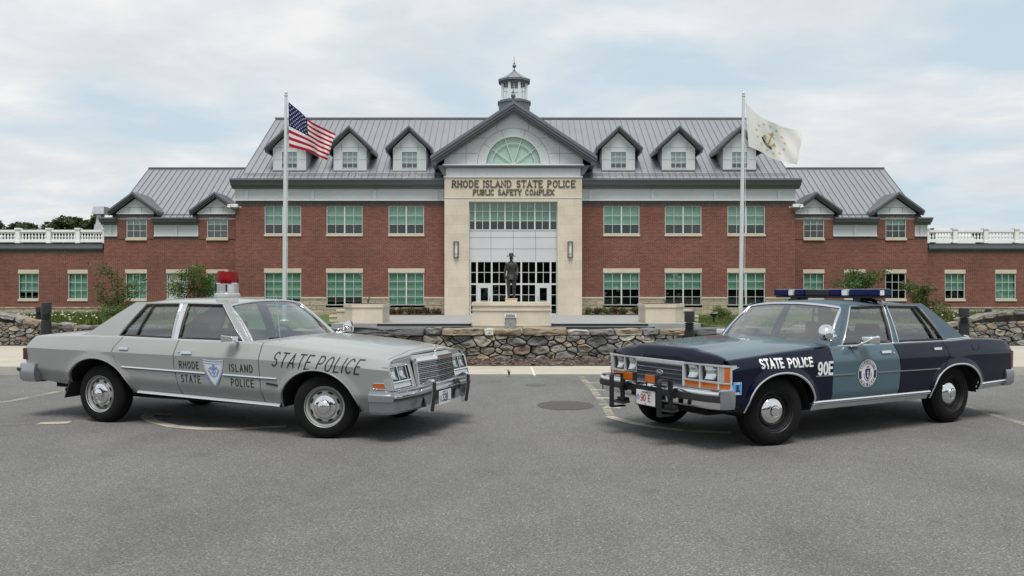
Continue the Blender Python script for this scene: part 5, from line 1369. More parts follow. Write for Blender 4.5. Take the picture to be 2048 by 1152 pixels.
        for nm, Wd in (('f', W1), ('r', W2_)):
            dd = doors[(nm, sg)]
            gl = MB(); gpoly(gl, Wd, sg, -.016, .004, 0, 6); 
            o = MB()
            rows = []
            lb, lt, rt_, rb = Wd
            for k in range(7):
                t = k/6; a = (lerp(lb[0], lt[0], t), lerp(lb[1], lt[1], t)); b = (lerp(rb[0], rt_[0], t), lerp(rb[1], rt_[1], t))
                rows += [(a[0], sg*(G(a[1])-.018), a[1]), (b[0], sg*(G(b[1])-.018), b[1])]
            o.add(rows, [(2*k, 2*k+1, 2*k+3, 2*k+2) for k in range(6)]); o.build('side_window', M['cglass'], dd, smooth=30)
            mb = MB(); cxw = sum(p[0] for p in Wd)/4; czw = sum(p[1] for p in Wd)/4
            inner = [(lerp(p[0], cxw, .045), lerp(p[1], czw, .075)) for p in Wd]
            mb.tube(outline(inner, sg, -.008), .014, 6, closed=True); mb.build('window_seal', M['black'], dd)
            mb = MB(); mb.tube(outline(Wd, sg, .004), c.chrome_r, 8, closed=True, flat=.6); mb.build('window_trim', M['chrome'], dd, smooth=50)
        dv = c.divider; mb = MB(); mb.tube([(lerp(dv[0][0], dv[1][0], k/6), sg*(G(lerp(dv[0][1], dv[1][1], k/6))-.008), lerp(dv[0][1], dv[1][1], k/6)) for k in range(7)], .014, 6); mb.build('window_divider', M['black'], doors[('r', sg)])
        mb = MB(); xs = [lerp(c.A_out[0][0]+.02, c.C_out[0][0], k/30) for k in range(31)] if c.belt_chrome else [lerp(c.A_out[0][0]+.02, W2_[3][0], k/30) for k in range(31)]
        mb.tube([(x, sg*(S(x, zt(x))-.022), zt(x)+.014) for x in xs], .0085, 6); mb.build('belt_trim', M['chrome'], root, smooth=50)
        # shelf between belt and glass
        mb = MB(); xs = [lerp(c.A_out[0][0]+.10, c.C_out[0][0]-.02, k/30) for k in range(31)]
        for p, q in zip(xs, xs[1:]): mb.poly([(p, sg*(S(p, zt(p))-.049), zt(p)+.0175), (q, sg*(S(q, zt(q))-.049), zt(q)+.0175), (q, sg*(G(zB)-.03), zB+.01), (p, sg*(G(zB)-.03), zB+.01)])
        mb.build('belt_shelf', c.m_body if not c.belt_chrome else c.m_roof, root, smooth=30)
    # roof skin
    xa = lambda s_: c.roof_f + c.roof_bow*(1-s_*s_); xb = lambda s_: c.roof_r - .05*(1-s_*s_)
    def rf(u, v):
        s_ = 2*v-1; x = lerp(xa(s_), xb(s_), u); y = s_*(yR_-.002)
        z = zR + .005 + c.roof_crown*(1-abs(s_)**2.4) - .030*abs(2*u-1)**3.0 - (.012*u)
        return (x, y, z)
    mb = MB(); mb.grid(rf, 24, 24); mb.build('roof', c.m_roof, root, smooth=40, flange=lambda p: (0, 0, -.018))
    # windshield and backlight
    def wsf(u, v):
        s_ = 2*v-1; b = Vector((ws_base(s_)-.012, s_*.795, zt(c.ws_x)+.012+.032*(1-abs(s_)**2.3))); t = Vector((xa(s_)+.012, s_*(yR_-.012), rf(0, v)[2]-.014))
        p = b.lerp(t, u); k = 4*u*(1-u)*.016; return (p.x+k, p.y, p.z+k)
    mb = MB(); mb.grid(wsf, 10, 24); mb.build('windshield', M['wsglass'], root, smooth=40)
    per = [wsf(0, k/24) for k in range(25)] + [wsf(k/10, 1) for k in range(1, 11)] + [wsf(1, 1-k/24) for k in range(1, 25)] + [wsf(1-k/10, 0) for k in range(1, 10)]
    mb = MB(); per = per if c.base_chrome else per[25:35] + list(per[35:59]) + per[59:] + per[:1]
    mb.tube([(p[0]+.006, p[1], p[2]+.004) for p in per], .016, 8, closed=c.base_chrome, flat=.7); mb.build('windshield_trim', M['chrome'], root, smooth=50)
    def blf(u, v):
        s_ = 2*v-1; b = Vector((c.deck_x-.05*(1-s_*s_), s_*.74, zt(c.deck_x)+.02+.02*(1-s_*s_))); t = Vector((xb(s_)-.005, s_*(yR_-.02), rf(1, v)[2]-.012))
        return tuple(b.lerp(t, u))
    mb = MB(); mb.grid(blf, 8, 16); mb.build('rear_window', M['cglass'], root, smooth=40)
    # fill between C pillar and backlight
    for sg in (-1, 1):
        v = 1 if sg > 0 else 0; mb = MB()
        for k in range(8):
            a, b = blf(k/8, v), blf((k+1)/8, v); t0, t1 = k/8, (k+1)/8
            c0 = (lerp(c.C_out[0][0], c.C_out[1][0], t0), lerp(c.C_out[0][1], c.C_out[1][1], t0)); c1 = (lerp(c.C_out[0][0], c.C_out[1][0], t1), lerp(c.C_out[0][1], c.C_out[1][1], t1))
            mb.poly([a, b, (c1[0], sg*G(c1[1]), c1[1]), (c0[0], sg*G(c0[1]), c0[1])])
        mb.build('sail_panel', c.m_roof, root, smooth=40)
        # A pillar return to the windshield
        mb = MB()
        for k in range(8):
            t0, t1 = k/8, (k+1)/8; a, b = wsf(t0, v), wsf(t1, v)
            c0 = (lerp(c.A_out[0][0], c.A_out[1][0], t0), lerp(c.A_out[0][1], c.A_out[1][1], t0)); c1 = (lerp(c.A_out[0][0], c.A_out[1][0], t1), lerp(c.A_out[0][1], c.A_out[1][1], t1))
            mb.poly([a, b, (c1[0], sg*G(c1[1]), c1[1]), (c0[0], sg*G(c0[1]), c0[1])])
        mb.build('roof_pillar', c.m_roof, root, smooth=40)
    # ------------------------------------------------ wheels
    for ax, steer in ((c.fx, c.steer), (c.rx_, 0.0)):
        for sg in (near, -near):
            Rt = c.tyre_r; prof = [(.205,.09),(.214,.105),(.235,.112),(.27,.110),(.300,.101),(.318,.090),(.328,.076),(Rt,.064),(Rt,.03),(Rt-.006,.027),(Rt-.006,.019),(Rt,.016),(Rt,-.016),(Rt-.006,-.019),(Rt-.006,-.027),(Rt,-.03),(Rt,-.064),(.328,-.076),(.300,-.101),(.25,-.112),(.205,-.09)]
            mb = MB(); mb.lathe([(r_, sg*h) for r_, h in prof], 56, (0,0,0), 'y', capends=False)
            wv = mb.build('wheel', M['tyre'], root, smooth=35); wv.location = (ax, sg*.79, Rt-.004); wv.rotation_euler = (0, 0, steer)
            mb = MB(); mb.lathe([(r_, sg*h) for r_, h in c.rim], 48, (0,0,0), 'y', capends=False); mb.build('rim', c.m_rim, wv, smooth=35)
            if c.slots:
                for k in range(8):
                    mb = MB(); a = 2*math.pi*(k+.5)/8; ca, sa = math.cos(a), math.sin(a); pl = []
                    for j in range(14):
                        b = 2*math.pi*j/14; du, dv_ = .031*math.cos(b), .0125*math.sin(b)
                        pl.append((( .150+dv_)*ca - du*sa, sg*.0795, (.150+dv_)*sa + du*ca))
                    mb.poly(pl); mb.build('rim_slot', M['under'], wv)
            mb = MB(); mb.lathe([(r_, sg*h) for r_, h in c.cap], 36, (0,0,0), 'y'); hc = mb.build('hubcap', M['chrome'], wv, smooth=30)
            if c.slots:
                mb = MB()
                for k in range(18):
                    a = 2*math.pi*k/18; mb.lathe([(.0045, sg*.1045),(.0045, sg*.1060),(0, sg*.1060)], 6, (.079*math.cos(a), 0, .079*math.sin(a)), 'y')
                mb.build('cap_holes', M['under'], hc)
            else:
                mb = MB(); mb.lathe([(r_, sg*h) for r_, h in [(.190,.084),(.196,.0875),(.202,.084)]], 40, (0,0,0), 'y', capends=False); mb.build('rim_ring', M['steel_black'], wv, smooth=40)
    return root, doors, side_pt

M['lampglass_clear'] = glassmat('clear_headlight_glass', (.93, .95, .95), 1.0, .02, .07)
M['reflector'] = plain('silvered_reflector', (.86, .87, .87), .16, 1.0, .03, 30, .25, 45)
def headlamp(parent, fx_, y0, y1, z0, z1, depth=.05):
    """rectangular sealed-beam lamp: a silvered bowl behind a clear face; fx_(y, z) is the face plane"""
    yc, zc_, hy, hz = (y0+y1)/2, (z0+z1)/2, (y1-y0)/2, (z1-z0)/2
    def bowl(u, v):
        a, b = 2*u-1, 2*v-1; d = depth*(1 - (a*a+b*b)/2); y, z = yc+a*hy, zc_+b*hz
        return (fx_(y, z) - .004 - d, y, z)
    mb = MB(); mb.grid(bowl, 12, 12); o = mb.build('headlight', M['reflector'], parent, smooth=60)
    mb = MB(); q = [(fx_(y, z), y, z) for y, z in ((y0,z0),(y1,z0),(y1,z1),(y0,z1))]; mb.poly(q); mb.build('headlight_lens', M['lampglass_clear'], o)
    mb = MB(); mb.blob((fx_(yc, zc_)-.02, yc, zc_), (.012,.016,.012), 2, 1, 0); mb.build('headlight_bulb', M['lens'], o)
# ---------------------------------------------------------------- silver-grey car
L = Car()
L.label = 'silver grey police sedan with a red roof beacon and black hand lettering'
L.loc, L.rot, L.near = (-1.654, 9.215, 0), -R(20.5), -1
L.zt = [(-4.25,.93),(-4.10,.972),(-3.9,.985),(-3.3,1.0),(-2.8,.995),(-1.9,.978),(-.95,.968),(-.66,.958),(-.2,.920),(.2,.882),(.6,.836),(.80,.806),(.95,.79)]
L.zb = [(-4.3,.47),(-3.5,.41),(-2.5,.365),(-.51,.30),(.45,.295),(.95,.29)]
L.zc = [(-4.3,.845),(-4.04,.85),(-.73,.805),(.2,.775),(.8,.735),(.95,.72)]
L.zl = [(-4.3,.61),(-2.65,.545),(-.73,.485),(.5,.47),(.95,.46)]
L.w = [(-4.3,.925),(-4.1,.95),(-3.4,.978),(-2.4,.985),(-.6,.985),(.2,.975),(.6,.962),(.9,.945)]
L.top_in, L.mid_in, L.low_in, L.flare = .070, .040, .11, .016
L.arches = [(-.03,.30,.47,.415,2.0), (-3.03,.37,.485,.385,2.0)]
L.lip_r = .009; L.m_lip = M['silver']
L.gA = -.725; L.gB = [(.3,-1.83),(.55,-1.845),(.7,-1.87),(1.0,-1.85)]; L.gC = [(.36,-2.50),(.45,-2.555),(.60,-2.64),(.75,-2.72),(.83,-2.755),(.88,-2.75),(1.0,-2.66)]
L.front_edge = [(.28,.74),(.5,.85),(.6,.845),(.75,.805),(.82,.785),(.9,.78)]; L.rear_edge = [(.4,-4.10),(.6,-4.17),(.8,-4.19),(.95,-4.10),(1.0,-4.05)]
L.handle_f = (-1.75, -1.61, .855); L.handle_r = (-2.645, -2.515, .880); L.key = (-1.79, .858)
L.ribbons = [('side_moulding', -2.62, -.51, [(-2.65,.672),(-.51,.612)], .013, 'chrome', .008, (-1.43,-1.21)), ('side_moulding_shadow', -2.62, -.51, [(-2.65,.661),(-.51,.601)], .009, 'black', .006, (-1.43,-1.21)), ('sill_moulding', -2.47, -.52, [(-2.5,.385),(-.51,.322)], .026, 'trim_bright', .034, None)]
L.m_body = L.m_door = L.m_hood = L.m_header = L.m_roof = M['silver']; L.door_label = None; L.m_bp = M['chrome']; L.m_rim = M['steel_silver']
L.rear_in, L.front_in, L.gC_in = -4.1, .7, -2.52
L.shelf = -2.86; L.seat_f, L.seat_r = -1.98, -2.80
L.hood_x = .735; L.header_x = lambda s_: .80 - .03*abs(s_)**3
L.crown = [(-.7,.045),(0,.050),(.8,.045)]; L.bulge = [(-.6,.002),(.1,.012),(.7,.016)]
L.lip = None
L.edge = [(-.8,.010),(-.4,.018),(.6,.020),(.74,.014),(.80,.0)]
L.ws_x, L.ws_bow = -.70, .235
L.deck_x = -3.36; L.deck_end = lambda s_: -4.13 - .05*(1-abs(s_)**3)
L.zB, L.zR, L.yB, L.yR = .975, 1.398, .868, .675
L.A_out = [(-.925,.966),(-1.372,1.402)]; L.C_out = [(-3.31,1.0),(-2.70,1.402)]
L.win_f = [(-1.005,.984),(-1.425,1.382),(-1.925,1.388),(-1.905,.988)]; L.win_r = [(-1.985,.990),(-2.03,1.388),(-2.52,1.380),(-2.775,1.004)]
L.base_chrome = True
L.divider = [(-2.53,.995),(-2.415,1.385)]; L.chrome_r = .014; L.belt_chrome = False
L.roof_f, L.roof_r, L.roof_bow, L.roof_crown = -1.372, -2.70, .06, .055
L.fx, L.rx_, L.steer, L.tyre_r = 0.0, -3.03, R(16), .337
L.rim = [(.208,.10),(.214,.106),(.218,.100),(.206,.080),(.188,.074),(.182,.040),(.176,.036),(.168,.062),(.150,.078),(.130,.079),(.115,.070),(.02,.070)]; L.slots = True
L.cap = [(.118,.066),(.116,.092),(.108,.096),(.098,.100),(.085,.104),(.070,.107),(.062,.128),(.045,.141),(.02,.146),(0,.147)]
rootL, doorsL, sideL = build_car(L)
nearP = L.skin
def part(root, name, mat, fn, **k):
    mb = MB(); fn(mb); return mb.build(name, mat, root, **k)
# front end of the silver car
xf = lambda z: .865 - (z-.55)*.30
def raked_box(mb, d0, d1, y0, y1, z0, z1, mi=0, xfun=None):
    q = xfun or xf
    mb.hexa([(q(z0)+d0,y0,z0),(q(z0)+d1,y0,z0),(q(z0)+d1,y1,z0),(q(z0)+d0,y1,z0),(q(z1)+d0,y0,z1),(q(z1)+d1,y0,z1),(q(z1)+d1,y1,z1),(q(z1)+d0,y1,z1)], mi)
mb = MB()
zT = .822
for sg in (1, -1):
    ys = lambda a, b: tuple(sorted((sg*a, sg*b)))
    raked_box(mb, -.10, -.004, *ys(.925, .940), .53, .77); raked_box(mb, -.08, 0, *ys(.455, .525), .53, .79)
    mb.hexa([(xf(.77)-.08,sg*.455,.77),(xf(.77),sg*.455,.77),(xf(.77)-.004,sg*.938,.77),(xf(.77)-.08,sg*.938,.77),(.76,sg*.455,.842),(.80,sg*.455,.846),(.768,sg*.905,.806),(.74,sg*.905,.80)])
mb.hexa([(.70,-.46,.80),(.84,-.46,.80),(.84,.46,.80),(.70,.46,.80),(.70,-.46,.855),(.80,-.46,.853),(.80,.46,.853),(.70,.46,.855)])
mb.build('front_panel', M['silver'], rootL, bevel=.012)
for sg in (1, -1):
    ys = lambda a, b: tuple(sorted((sg*a, sg*b)))
    mb = MB()
    raked_box(mb, -.10, -.085, *ys(.525, .925), .54, .77)                       # recessed back
    raked_box(mb, -.075, .004, *ys(.913, .925), .54, .77); raked_box(mb, -.075, .004, *ys(.525, .535), .54, .77)
    raked_box(mb, -.075, .004, *ys(.535, .913), .760, .77); raked_box(mb, -.075, .004, *ys(.535, .913), .535, .545); raked_box(mb, -.075, .002, *ys(.535, .913), .606, .624)
    raked_box(mb, -.075, -.012, *ys(.735, .752), .624, .76); raked_box(mb, -.075, -.03, *ys(.535, .575), .624, .76)
    hb = mb.build('headlight_housing', M['chrome'], rootL, bevel=.004)
    for yc in (.832, .655):
        headlamp(hb, lambda y, z: xf(z)-.018, *ys(yc-.072, yc+.072), .634, .752)
        mb = MB()
        for a, b, z0, z1 in ((yc-.080,yc-.0725,.628,.758),(yc+.0725,yc+.080,.628,.758),(yc-.072,yc+.072,.628,.633),(yc-.072,yc+.072,.753,.758)): raked_box(mb, -.07, -.012, *ys(a, b), z0, z1)
        mb.build('headlight_rim', M['black'], hb)
    mb = MB(); raked_box(mb, -.075, -.008, *ys(.545, .905), .549, .603); mb.build('turn_signal', M['clearlens'], hb, bevel=.006)
    # amber marker on the fender
    P = sideL(sg); mb = MB(); a, b = .640, .762
    mb.hexa([P(a,.556,-.004),P(b,.552,-.004),P(b,.552,.005),P(a,.556,.005),P(a,.602,-.004),P(b-.008,.600,-.004),P(b-.008,.600,.005),P(a,.602,.005)]); mk = mb.build('side_marker', M['amber'], rootL)
    fr = [(a-.005,.551),(b+.004,.547),(b-.004,.605),(a-.005,.607)]
    mb = MB(); mb.tube([P(x, z, .003) for x, z in fr], .004, 5, closed=True); mb.build('marker_frame', M['chrome'], mk)
    # tail lamp wrap and rear reflector
    mb = MB(); xs = [-4.195, -4.165, -4.135]
    for p, q in zip(xs, xs[1:]): mb.hexa([(p,sg*(L.S(p,.71)-.02),.705),(q,sg*(L.S(q,.71)-.02),.705),(q,sg*(L.S(q,.71)+.006),.705),(p,sg*(L.S(p,.71)+.004),.705),(p,sg*(L.S(p,.84)-.02),.842),(q,sg*(L.S(q,.84)-.02),.842),(q,sg*(L.S(q,.84)+.006),.842),(p,sg*(L.S(p,.84)+.004),.842)])
    mb.box(-4.215, -4.19, *sorted((sg*.40, sg*.93)), .705, .842)
    tl = mb.build('tail_light', M['redlens'], rootL, merge=True)
    mb = MB()
    for z in (.735, .765, .795, .82): mb.box(-4.20, -4.135, *sorted((sg*(L.S(-4.15,z)+.002), sg*(L.S(-4.15,z)+.0085))), z-.004, z+.004)
    mb.build('tail_light_ribs', M['black'], tl)
    # black mud flap behind the rear wheel
    mb = MB(); mb.hexa([(-3.52,sg*.72,.275),(-3.505,sg*.72,.275),(-3.505,sg*.95,.275),(-3.52,sg*.95,.275),(-3.44,sg*.72,.46),(-3.42,sg*.72,.46),(-3.42,sg*.955,.46),(-3.44,sg*.955,.46)]); mb.build('mud_flap', M['rubber'], rootL)
# grille: shallow V nose
xg = lambda y, z: .925 - .032*abs(y)/.45 - (z-.53)*.16
gw = .435
part(rootL, 'grille_backing', M['black'], lambda mb: mb.hexa([(.80,-gw,.53),(xg(gw,.53)-.03,-gw,.53),(xg(gw,.53)-.03,gw,.53),(.80,gw,.53),(.78,-gw,.80),(xg(gw,.8)-.03,-gw,.80),(xg(gw,.8)-.03,gw,.80),(.78,gw,.80)]))
mb = MB()
def gbar(mb, y0, y1, z0, z1, d0=-.03, d1=0.0, mi=0):
    mb.hexa([(xg(y0,z0)+d0,y0,z0),(xg(y0,z0)+d1,y0,z0),(xg(y1,z0)+d1,y1,z0),(xg(y1,z0)+d0,y1,z0),(xg(y0,z1)+d0,y0,z1),(xg(y0,z1)+d1,y0,z1),(xg(y1,z1)+d1,y1,z1),(xg(y1,z1)+d0,y1,z1)], mi)
for hs in ((-gw, 0), (0, gw)):
    for k in range(13):
        z = .545 + k*.0195; h = .0022 if k % 3 else .0045
        gbar(mb, hs[0], hs[1], z-h, z+h, -.028, .0 if k % 3 else .005)
    n = 15
    for k in range(n+1):
        y = lerp(hs[0], hs[1], k/n); gbar(mb, y-.0024, y+.0024, .540, .782, -.030, -.003)
gr = mb.build('grille', M['brushed'], rootL)
mb = MB()
for a, b in ((-gw-.012, 0), (0, gw+.012)):
    gbar(mb, a, b, .785, .828, -.06, .012); gbar(mb, a, b, .525, .539, -.06, .008)
for sg in (1, -1):
    y0, y1 = sorted((sg*gw, sg*(gw+.012))); gbar(mb, y0, y1, .539, .785, -.04, .010)
mb.build('grille_surround', M['chrome'], gr, bevel=.005)
mb = MB()
for sg in (1, -1): mb.hexa([(.79,sg*(gw-.004),.535),(xg(gw,.53)-.03,sg*(gw-.004),.535),(xg(gw,.53)-.03,sg*(gw+.004),.535),(.79,sg*(gw+.004),.535),(.77,sg*(gw-.004),.82),(xg(gw,.8)-.03,sg*(gw-.004),.82),(xg(gw,.8)-.03,sg*(gw+.004),.82),(.77,sg*(gw+.004),.82)])
mb.build('grille_side', M['black'], gr)
# stand-up hood ornament
mb = MB(); mb.tube([(.862+.0,.028*math.sin(2*math.pi*k/16),.905+.038*math.cos(2*math.pi*k/16)) for k in range(16)], .0045, 6, closed=True); mb.tube([(.862,0,.865),(.862,0,.945)], .0035, 5); mb.lathe([(.022,.83),(.016,.845),(.006,.86),(.005,.872)], 10, (.862,0,0)); mb.box(.83,.875,-.045,.045,.826,.836)
mb.build('hood_ornament', M['chrome'], rootL, smooth=40)
# bumpers
fp = mirror_path([(.60,-.965),(.74,-.965),(.80,-.955),(.845,-.925),(.875,-.87),(.905,-.6),(.925,-.3),(.935,0)])
fp_o = [(x, y) for x, y in reversed(fp)]
def bumper(root, path, prof, mat, name): return part(root, name, mat, lambda mb: sweep(mb, path, prof), smooth=32)
profF = [(-.10,.532),(-.012,.532),(.0,.524),(.004,.50),(.018,.488),(.020,.47),(.018,.425),(.004,.415),(.0,.395),(-.012,.32),(-.035,.295),(-.10,.29)]
fb = bumper(rootL, fp_o, profF, M['brushed'], 'front_bumper')
fr = [(x, y) for x, y in fp_o if abs(y) < .95]
part(fb, 'bumper_strip', M['rubber'], lambda mb: sweep(mb, fr, [(.018,.456),(.032,.452),(.034,.432),(.018,.428)]), smooth=30)
part(fb, 'bumper_bar', M['chrome'], lambda mb: sweep(mb, fr, [(.016,.487),(.030,.484),(.034,.470),(.030,.458),(.016,.457)]), smooth=40)
for sg in (1, -1):
    y0, y1 = sorted((sg*.405, sg*.47))
    def gd(mb):
        mb.prism(fillet([(1.00,.27),(1.035,.265),(1.062,.45),(1.062,.60),(1.02,.615),(.93,.56),(.93,.45),(.97,.40)], .02), y0, y1, 'y')
    gu = part(rootL, 'bumper_guard', M['chrome'], gd, bevel=.006)
    part(gu, 'guard_pad', M['rubber'], lambda mb: mb.prism([(1.037,.275),(1.052,.275),(1.078,.45),(1.078,.578),(1.064,.578),(1.064,.45)], y0+.006, y1-.006, 'y'), bevel=.005)
    part(gu, 'guard_gasket', M['black'], lambda mb: sweep(mb, [(x, y) for x, y in [(.925,sg*.34),(.918,sg*.40)]] if sg < 0 else [(.918,.40),(.925,.34)], [(.0,.53),(.012,.53),(.03,.49),(.036,.42),(.01,.40),(.004,.31),(.0,.31)]))
def numberplate(root, loc, w_, h_, txt, th, ink, top=None, sub=None, crest=None):
    pl = part(root, 'license_plate', M['white'], lambda mb: mb.box(loc[0]-.004, loc[0], loc[1]-w_/2, loc[1]+w_/2, loc[2]-h_/2, loc[2]+h_/2), bevel=.002)
    f = lambda a, b, l=0: (loc[0]+.0012+l, loc[1]+a, loc[2]+b)
    for t_, size, cx_p, cz_p, m_, tt in [(txt, th, None, None, ink, None)] + [(q[0], q[1], q[2], q[3], q[4], None) for q in (top or [])]:
        st, wd = text_strokes(t_, size, .8, .22, 0, .5)
        ox = (cx_p or 0) - wd/2; oz = (cz_p if cz_p is not None else -size*.52)
        mb = MB(); put_strokes(mb, [[(p[0]+ox, p[1]+oz) for p in s_] for s_ in st], size*.17, f); mb.build('plate_text', m_, pl, normals=False)
    return pl, f
pl, f = numberplate(rootL, (.985, 0, .375), .30, .15, '338', .075, M['ink'], [('RHODE ISLAND', .017, 0, .052, M['decalblue'])])
mb = MB(); put_strokes(mb, [[(-.13,-.045),(-.10,-.030),(-.07,-.045),(-.03,-.035),(.02,-.048),(.07,-.035),(.13,-.05)]], .008, f); put_strokes(mb, [arc(-.115, 0, .018, .022, 0, 360, 14)], .010, f); mb.build('plate_emblem', M['decalblue'], pl, normals=False)
rp = mirror_path([(-3.98,-.965),(-4.16,-.965),(-4.235,-.95),(-4.29,-.90),(-4.325,-.6),(-4.345,0)])
rb_ = bumper(rootL, rp, [(-.10,.66),(-.012,.66),(.0,.65),(.006,.60),(.012,.56),(.010,.52),(.0,.47),(-.03,.44),(-.10,.44)], M['brushed'], 'rear_bumper')
part(rb_, 'bumper_strip', M['rubber'], lambda mb: sweep(mb, [p for p in rp if p[0] < -4.2], [(.008,.60),(.026,.598),(.028,.565),(.010,.562)]), smooth=30)
for sg in (1, -1): part(rb_, 'bumper_cap', M['black'], lambda mb: mb.box(-4.335, -4.27, *sorted((sg*.87, sg*.925)), .57, .60), bevel=.01)
# mirrors, spotlight, aerial, beacon
def mir(mb, sg, x0, x1, y0, y1, z0, z1):
    mb.hexa([(x0,sg*y0,z0),(x1,sg*(y0+.01),z0+.015),(x1,sg*(y1-.01),z0+.015),(x0,sg*y1,z0),(x0,sg*y0,z1),(x1,sg*(y0+.01),z1-.015),(x1,sg*(y1-.01),z1-.015),(x0,sg*y1,z1)])
part(rootL, 'wing_mirror', M['chrome'], lambda mb: (mir(mb, -1, -1.13, -.99, .965, 1.085, .985, 1.062), mb.tube([(-1.04,-.92,.985),(-1.02,-.975,.99),(-.99,-1.0,1.0)], .018, 8)), smooth=30, bevel=.014)
part(rootL, 'wing_mirror', M['chrome'], lambda mb: (mir(mb, 1, -1.13, -.99, .965, 1.085, .985, 1.062), mb.tube([(-1.04,.92,.985),(-1.02,.975,.99),(-.99,1.0,1.0)], .018, 8)), smooth=30, bevel=.014)
sp_prof = [(0,-.075),(.035,-.066),(.062,-.035),(.076,.005),(.079,.035),(.072,.045),(.068,.040),(0,.050)]
def spot(root, x, y, z, ang, mount):
    mb = MB(); mb.lathe([(r_, h) for r_, h in sp_prof], 28, (0,0,0), 'x'); o = mb.build('spotlight', M['chrome'], root, smooth=40); o.location = (x, y, z); o.rotation_euler = (0, R(-8), ang)
    part(root, 'spotlight_arm', M['chrome'], lambda mb: mb.tube([(x, y, z-.02), (x-.04, y*.985, z-.06), mount], .012, 8), smooth=50)
spot(rootL, -.80, .90, 1.075, R(14), (-.93, .81, .99))
part(rootL, 'aerial', M['chrome'], lambda mb: (mb.tube([(-.585,-.80,.955),(-.585,-.80,1.02),(-.640,-.80,1.50)], [.004,.0028,.0018], 5), mb.lathe([(.034,.945),(.030,.957),(.010,.966),(.009,.985),(.004,.99)], 14, (-.585,-.80,0))), smooth=40)
bx, bz = -1.945, L.zR+.045; bk = .87
bc = part(rootL, 'beacon_base', M['clearplastic'], lambda mb: mb.lathe([(r_*bk, h_) for r_, h_ in [(.150,0),(.172,.012),(.176,.045),(.165,.062),(.150,.068)]], 36, (bx,0,bz)), smooth=40)
part(bc, 'beacon_lower_lens', M['clearplastic'], lambda mb: mb.lathe([(r_*bk, h_) for r_, h_ in [(.150,.070),(.152,.10),(.150,.172),(.144,.176)]], 36, (bx,0,bz), capends=False), smooth=40)
part(bc, 'beacon_gasket', M['chrome'], lambda mb: mb.lathe([(r_*bk, h_) for r_, h_ in [(.150,.175),(.153,.178),(.153,.188),(.146,.190)]], 36, (bx,0,bz)), smooth=30)
part(bc, 'beacon_siren_core', M['chrome'], lambda mb: (mb.lathe([(r_*bk, h_) for r_, h_ in [(.10,.07),(.095,.12),(.09,.17)]], 20, (bx,0,bz)),), smooth=40)
part(bc, 'beacon_siren_grille', M['black'], lambda mb: mb.hexa([(bx-.09,-.115,bz+.085),(bx+.08,-.115,bz+.085),(bx+.08,-.085,bz+.085),(bx-.09,-.085,bz+.085),(bx-.09,-.115,bz+.165),(bx+.08,-.115,bz+.165),(bx+.08,-.085,bz+.165),(bx-.09,-.085,bz+.165)]))
part(bc, 'beacon_dome', M['redglass'], lambda mb: mb.lathe([(r_*bk, h_) for r_, h_ in [(.150,.190),(.150,.21),(.146,.26),(.139,.315),(.128,.330),(.10,.336),(0,.338)]], 36, (bx,0,bz)), smooth=40)
for dx in (-.055, .055):
    part(bc, 'beacon_lamp', M['lens'], lambda mb: mb.blob((bx+dx,-.05,bz+.25), (.045,.045,.045), 1, 2, 0), smooth=60)
part(bc, 'beacon_motor', M['black'], lambda mb: mb.lathe([(r_*bk, h_) for r_, h_ in [(.06,.192),(.06,.22),(.03,.225),(.03,.30)]], 12, (bx,0,bz)))
# lettering
def lettering(root, name, txt, x0, z0, h, width, th, P, mat, sgx=1, slope=0.0, slant=0.0, gap=.3, space=.55, parent=None):
    st, wd = text_strokes(txt, h, 1.0, gap, 0, space); k = width/wd
    mb = MB(); ex = .0005
    # stroke widths are kept constant: scale letters first
    st = [[(p[0]*k, p[1]) for p in s_] for s_ in st]
    put_strokes(mb, st, th, lambda a, b, l=0: P(x0 + sgx*(a + slant*b), z0 + slope*a + b, l+ex), seg=.008)
    return mb.build(name, mat, parent or root, normals=False)
lettering(rootL, 'fender_lettering', 'STATE POLICE', -.560, .748, .140, 1.035, .0145, nearP, M['ink'], 1, -.054, .33, .36, .42)
fd = doorsL[('f', -1)]
for t_, x, z, w_ in (('RHODE',-1.785,.685,.262),('STATE',-1.775,.530,.258),('ISLAND',-1.105,.672,.295),('POLICE',-1.100,.514,.288)):
    lettering(rootL, 'door_lettering', t_, x, z, .074, w_, .0115, nearP, M['ink'], 1, -.016, 0, .42, .5, fd)
# shield decal
sh = [(-1.455,.795),(-1.387,.784),(-1.318,.780),(-1.249,.783),(-1.182,.790),(-1.185,.745),(-1.200,.690),(-1.228,.620),(-1.270,.550),(-1.318,.497),(-1.366,.548),(-1.414,.620),(-1.440,.690),(-1.452,.745)]
mb = MB(); cxs, czs = -1.318, .68
for i in range(len(sh)):
    a, b = sh[i], sh[(i+1) % len(sh)]
    for k in range(4):
        t0, t1 = k/4, (k+1)/4
        q = [(lerp(cxs,a[0],t0),lerp(czs,a[1],t0)),(lerp(cxs,a[0],t1),lerp(czs,a[1],t1)),(lerp(cxs,b[0],t1),lerp(czs,b[1],t1)),(lerp(cxs,b[0],t0),lerp(czs,b[1],t0))]
        mb.poly([nearP(x, z, .0035) for x, z in q])
M['decalwhite'] = plain('pale_shield_decal', (.60, .63, .64), .4, var=.04)
shd = mb.build('shield_emblem', M['decalwhite'], fd, merge=True)
mb = MB(); Q = lambda a, b, l=0: nearP(a, b, .0048+l)
put_strokes(mb, [[(-1.452,.779),(-1.387,.770),(-1.318,.766),(-1.249,.768),(-1.186,.773)]], .010, Q); put_strokes(mb, [[(-1.449,.752),(-1.387,.744),(-1.318,.741),(-1.249,.744),(-1.188,.748)]], .006, Q)
inner = [(lerp(cxs,p[0],.90), lerp(.66,p[1],.93)) for p in sh[5:]] 
put_strokes(mb, [inner], .004, Q)
